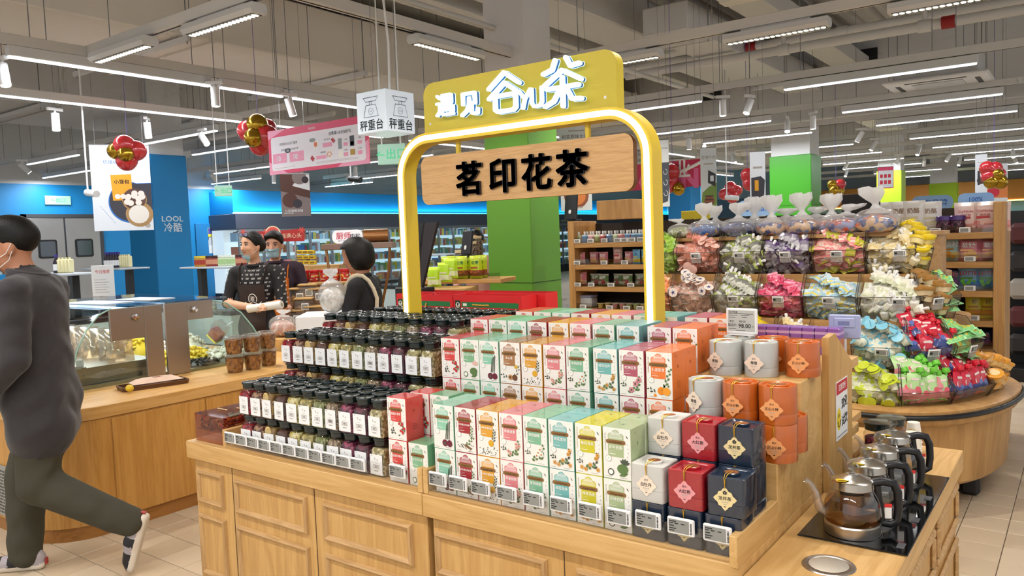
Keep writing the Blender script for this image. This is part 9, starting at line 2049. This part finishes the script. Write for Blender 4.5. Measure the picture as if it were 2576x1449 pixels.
for pts in ([(0.034*math.cos(a), 0.075+0.046*math.sin(a)) for a in [-0.5+k*PI*1.3/12 for k in range(13)]], [(-0.07, 0.052), (-0.045, 0.03), (-0.02, 0.045), (0, 0.055), (0.02, 0.045), (0.045, 0.03), (0.07, 0.052)], [(-0.033, 0.03), (-0.02, -0.005), (0.0, -0.018), (0.02, -0.005), (0.033, 0.03)]):
    b.tube([onapron(-0.02+x, 1.02+z) for x, z in pts], 0.0035, 5)
nv = len(b.v); b.text('麦', 0.045, (0, 0, 0), 0); b.text('官', 0.032, (0, 0, -0.085), 0); b.v[nv:] = [onapron(-0.02-x, 1.10+z) for x, y, z in b.v[nv:]]
b.build('apron_emblem', [PW], t)
b = MB(); prt = [p for p in pr if tagof(p) == 1]
cand = [(-2.3+4.6*i/21+(0.11 if j % 2 else 0), 1.03+0.034*j) for j in range(11) for i in range(22) if not (abs(-2.3+4.6*i/21) < 1.1 and (i+j) % 2)]
dirs = [Vector((math.sin(a), math.cos(a), 0)) for a, z_ in cand]
hits = march_many(prt, [tuple(d*0.5+Vector((0, 0, c[1]))) for d, c in zip(dirs, cand)], [tuple(-d) for d in dirs]); v0, f0 = glyphs('NY', 0, 0.02, 1)
for (a, z_), dr_, p in zip(cand, dirs, hits):
    if p is None or (abs(a) < 0.75 and z_ < 1.22): continue
    p = Vector(p); tn = Vector((math.cos(a), -math.sin(a), 0))
    n0 = b.add([p+dr_*0.004-tn*((x-0.62)*0.0225)+Vector((0, 0, (yq-0.35)*0.0225)) for x, yq, zq in v0])
    for fc in f0: b.face([n0+i_ for i_ in fc])
o = b.build('shirt_print', [PW], t); o['kind'] = 'stuff'
Rm = Matrix.Rotation(rz, 3, 'Z'); hw = Vector(loc)+Rm @ Vector((-0.12, 0.295, 1.035)); ra_ = (Rm @ Vector((-1.0, 0.10, 0.10))).normalized()
t = thing('bag_roll', 'white roll of plastic bags in the woman\'s hands', 'bag roll', hw)
b = MB(); b.tube([ra_*-0.06, ra_*0.25], 0.033, 24); b.build('film', [mat('roll_white', '#e6e2da', 0.45)], t); b = MB(); b.tube([ra_*0.2502, ra_*0.2508], 0.016, 16); b.build('core', [mat('roll_core', '#a89a88', 0.7)], t)
tied_bag(at(714, 846, 6.3), 0.125, ['#e8c4b8', '#d8a898', '#f0dcd4', '#c88a7a'], 'tied clear bag of pink snacks standing below the roll', 310, 0.1, None, 0.8, 0.4)
q5 = at(714, 846, 6.3); b = MB(); b.cbox(-0.2, 0.2, -0.15, 0.15, 0, q5.z-0.001, 0.005); o = b.build('packing_table', [DOAKT], None, (q5.x, q5.y, 0), 0.6); tag(o, 'small packing table under the bag of pink snacks', 'table')
# man in orange apron behind her
loc, q = ground(692, 622, 7.25); f_ = world_f(692, 0.15, -1.0); rz = heading(f_)
t = thing('person', 'man in dark shirt and orange apron behind the woman, mask under his nose', 'person', loc, rz)
arms = [(1, (0.25, 0.03, 1.08), (0.16, 0.24, 1.02), True, (-0.3, 0.9, 0), (0, 0, -1), -1), (-1, (-0.25, 0.03, 1.08), (-0.17, 0.25, 1.0), True, (0.2, 0.9, -0.1), (0, 0, -1), 1)]
pr = standing(1.67, 0.20, 1, 2, arms); hd, HP = head_prims((0, 0.04, 1.545), 1.02, 0, -0.12, 0.14); pr = hd+pr
body_mesh('body', pr, [mat('skin_mid', '#c8937a', 0.55), mat('shirt_plum', '#2d1c2c', 0.8), DARKP, SHOEB], (-0.36, -0.2, 0.0), (0.36, 0.42, 1.72), 0.0135, t, 0.004)
hp_ = [ell(HP(0, -0.008, 0.045), (0.086, 0.104, 0.092), 0, 0.02), ell(HP(0, 0.06, 0.085), (0.07, 0.05, 0.035), 0, 0.03)]
ctr2 = np.array(HP(0, 0, 0), np.float32); fw2 = np.array(HP(0, 1, 0), np.float32)-ctr2; fw2 /= np.linalg.norm(fw2)
hair_mesh(hp_, lambda P: (P[..., 2]-ctr2[2]+0.020)-0.95*((P-ctr2)@fw2), (-0.15, -0.2, 1.40), (0.15, 0.25, 1.74), 0.009, t)
face_parts(HP, t, True, False, 1.02)
patch(hd, [-0.075+0.15*i/10 for i in range(11)], [-0.115+0.085*j/6 for j in range(7)], lambda u, v: HP(u*2.2, 0.30-abs(u)*1.2, v), lambda u, v: Vector(HP(0, 0.0, v+0.02))-Vector(HP(u*2.2, 0.30-abs(u)*1.2, v)), 0.010, 'face_mask', MASK, t)
tor = [p for p in pr if tagof(p) in (1, 2)][:4]
patch(tor, [-0.12+0.24*i/10 for i in range(11)], [0.62+0.62*j/12 for j in range(13)], front, lambda u, v: (0, -1, 0), 0.008, 'apron', mat('apron_orange', '#e0761e', 0.7), t)
for sx in (-1, 1): b = MB(); b.tube([(sx*0.11, 0.125, 1.22), (sx*0.115, 0.09, 1.32), (sx*0.12, 0.0, 1.385)], 0.013, 6, flat=0.4); b.build('apron_strap', [mat('apron_orange', '#e0761e', 0.7)], t)
b = MB(); b.tube([(0.062*math.cos(a), 0.012+0.058*math.sin(a), 1.385*1.006+0.010*-math.sin(a)) for a in [2*PI*k/20 for k in range(21)]], 0.0145, 8, cap=False); b.build('neckline', [mat('shirt_plum', '#2d1c2c', 0.8)], t)
# woman with shoulder bag, back turned
loc, q = ground(912, 640, 5.6); f_ = world_f(912, 0.92, 0.35); rz = heading(f_)
t = thing('person', 'woman in black cardigan with bobbed hair and cream shoulder strap', 'person', loc, rz)
CARD = mat('cardigan_black', '#141317', 0.85, bump=0.3, bscale=60)
arms = [(-1, (-0.245, 0.05, 1.00), (-0.16, 0.27, 0.97), True, (0.15, 0.95, -0.05), (0.3, 0, -1), 1), (1, (0.245, 0.05, 1.00), (0.15, 0.26, 1.02), True, (-0.1, 0.95, 0), (0, 0, -1), -1)]
pr = standing(1.56, 0.195, 1, 2, arms); hd, HP = head_prims((0, 0.05, 1.445), 0.98, 0, 0.0, 0.30); pr = hd+pr
body_mesh('body', pr, [SKIN2, CARD, DARKP, SHOEB], (-0.36, -0.2, 0.0), (0.36, 0.42, 1.65), 0.0135, t, 0.004)
hp_ = [ell(HP(0, -0.018, 0.030), (0.108, 0.125, 0.108), 0, 0.02), ell(HP(0, -0.03, -0.035), (0.105, 0.10, 0.085), 0, 0.03)]
ctr3 = np.array(HP(0, 0, 0), np.float32); fw3 = np.array(HP(0, 1, 0), np.float32)-ctr3; fw3 /= np.linalg.norm(fw3)
hair_mesh(hp_, lambda P: np.maximum((P[..., 2]-ctr3[2]-0.055), 0.030-((P-ctr3)@fw3)), (-0.17, -0.22, 1.25), (0.17, 0.28, 1.66), 0.009, t)
b = MB(); b.tube([(0.062*math.cos(a), 0.012+0.058*math.sin(a), 1.385*0.94+0.010*-math.sin(a)) for a in [2*PI*k/20 for k in range(21)]], 0.0145, 8, cap=False); b.build('neckline', [CARD], t)
b = MB(); b.tube([(-0.10, -0.12, 1.02), (-0.108, -0.128, 1.09), (-0.115, -0.135, 1.15), (-0.124, -0.115, 1.22), (-0.13, -0.085, 1.275), (-0.133, -0.045, 1.308), (-0.135, 0.0, 1.316), (-0.13, 0.05, 1.295), (-0.12, 0.09, 1.24), (-0.11, 0.12, 1.05)], 0.014, 8, flat=0.3); b.build('bag_strap', [mat('strap_cream', '#d8c9ae', 0.7)], t)
t2 = thing('shoulder_bag', 'dark shoulder bag at the cardigan woman\'s side', 'bag', loc, rz); b = MB(); b.cbox(-0.135, -0.05, -0.22, -0.14, 0.78, 1.02, 0.03); b.build('pouch', [mat('bag_dark', '#26211f', 0.6)], t2)
tied_bag(at(838, 786, 5.45), 0.11, ['#e8e4de', '#d8d2c8', '#f2f0ec', '#c9c0b4'], 'crumpled white plastic bag in front of the cardigan woman', 320, -0.2, None, 1.2, 0.8)
q6 = at(838, 787, 5.45); b = MB(); b.cbox(-0.22, 0.22, -0.2, 0.2, 0, q6.z-0.001, 0.005); o = b.build('weighing_table', [WHITE], None, (q6.x, q6.y, 0), 0.7); tag(o, 'white weighing table in front of the cardigan woman', 'table')
# customer beyond the green column
loc, q = ground(1200, 600, 8.6); t = thing('person', 'customer half hidden left of the green column', 'person', loc, heading(world_f(1200, 0.3, -1.0)))
pr = standing(1.62, 0.19, 1, 2, [(-1, (-0.24, 0.03, 1.05), (-0.2, 0.2, 0.95), True, (0, 1, 0), (0, 0, -1), 1), (1, (0.24, 0.03, 1.05), (0.2, 0.2, 0.95), True, (0, 1, 0), (0, 0, -1), -1)]); hd, HP = head_prims((0, 0.04, 1.505), 1.0, 0); pr = hd+pr
body_mesh('body', pr, [SKIN2, mat('shirt_rose', '#c8968a', 0.8), DARKP, SHOEB], (-0.34, -0.2, 0.0), (0.34, 0.34, 1.68), 0.017, t)
hair_mesh([ell(HP(0, -0.012, 0.042), (0.086, 0.102, 0.088), 0, 0.02)], lambda P: (P[..., 2]-1.50)-0.9*(P[..., 1]-0.04), (-0.15, -0.2, 1.38), (0.15, 0.25, 1.70), 0.010, t); face_parts(HP, t)
# red tongs in a clear box behind the jars
p = ony(945, 782, 3.15); p.x = max(p.x, -2.86); t = thing('food_tongs', 'red plastic tongs standing behind the jars', 'tongs', (p.x, 3.15, TZ+0.2605), 0.5)
b = MB(); b.tube([(-0.03, 0, 0.02), (-0.022, 0, 0.22), (-0.012, 0, 0.285), (0.0, 0, 0.30), (0.012, 0, 0.285), (0.022, 0, 0.22), (0.03, 0, 0.02)], [0.012, 0.011, 0.009, 0.009, 0.009, 0.011, 0.012], 8, flat=0.5); b.build('arms', [mat('tongs_red', '#c42a38', 0.35)], t)
t = thing('tongs_box', 'clear plastic box around the red tongs', 'box', (p.x, 3.15, TZ+0.2605), 0.5)
for nm, bx in (('wall', (-0.07, 0.07, -0.052, -0.05, 0, 0.19)), ('wall', (-0.07, 0.07, 0.05, 0.052, 0, 0.19)), ('wall', (-0.072, -0.07, -0.05, 0.05, 0, 0.19)), ('wall', (0.07, 0.072, -0.05, 0.05, 0, 0.19))): b = MB(); b.box(*bx); b.build(nm, [CUPC], t)
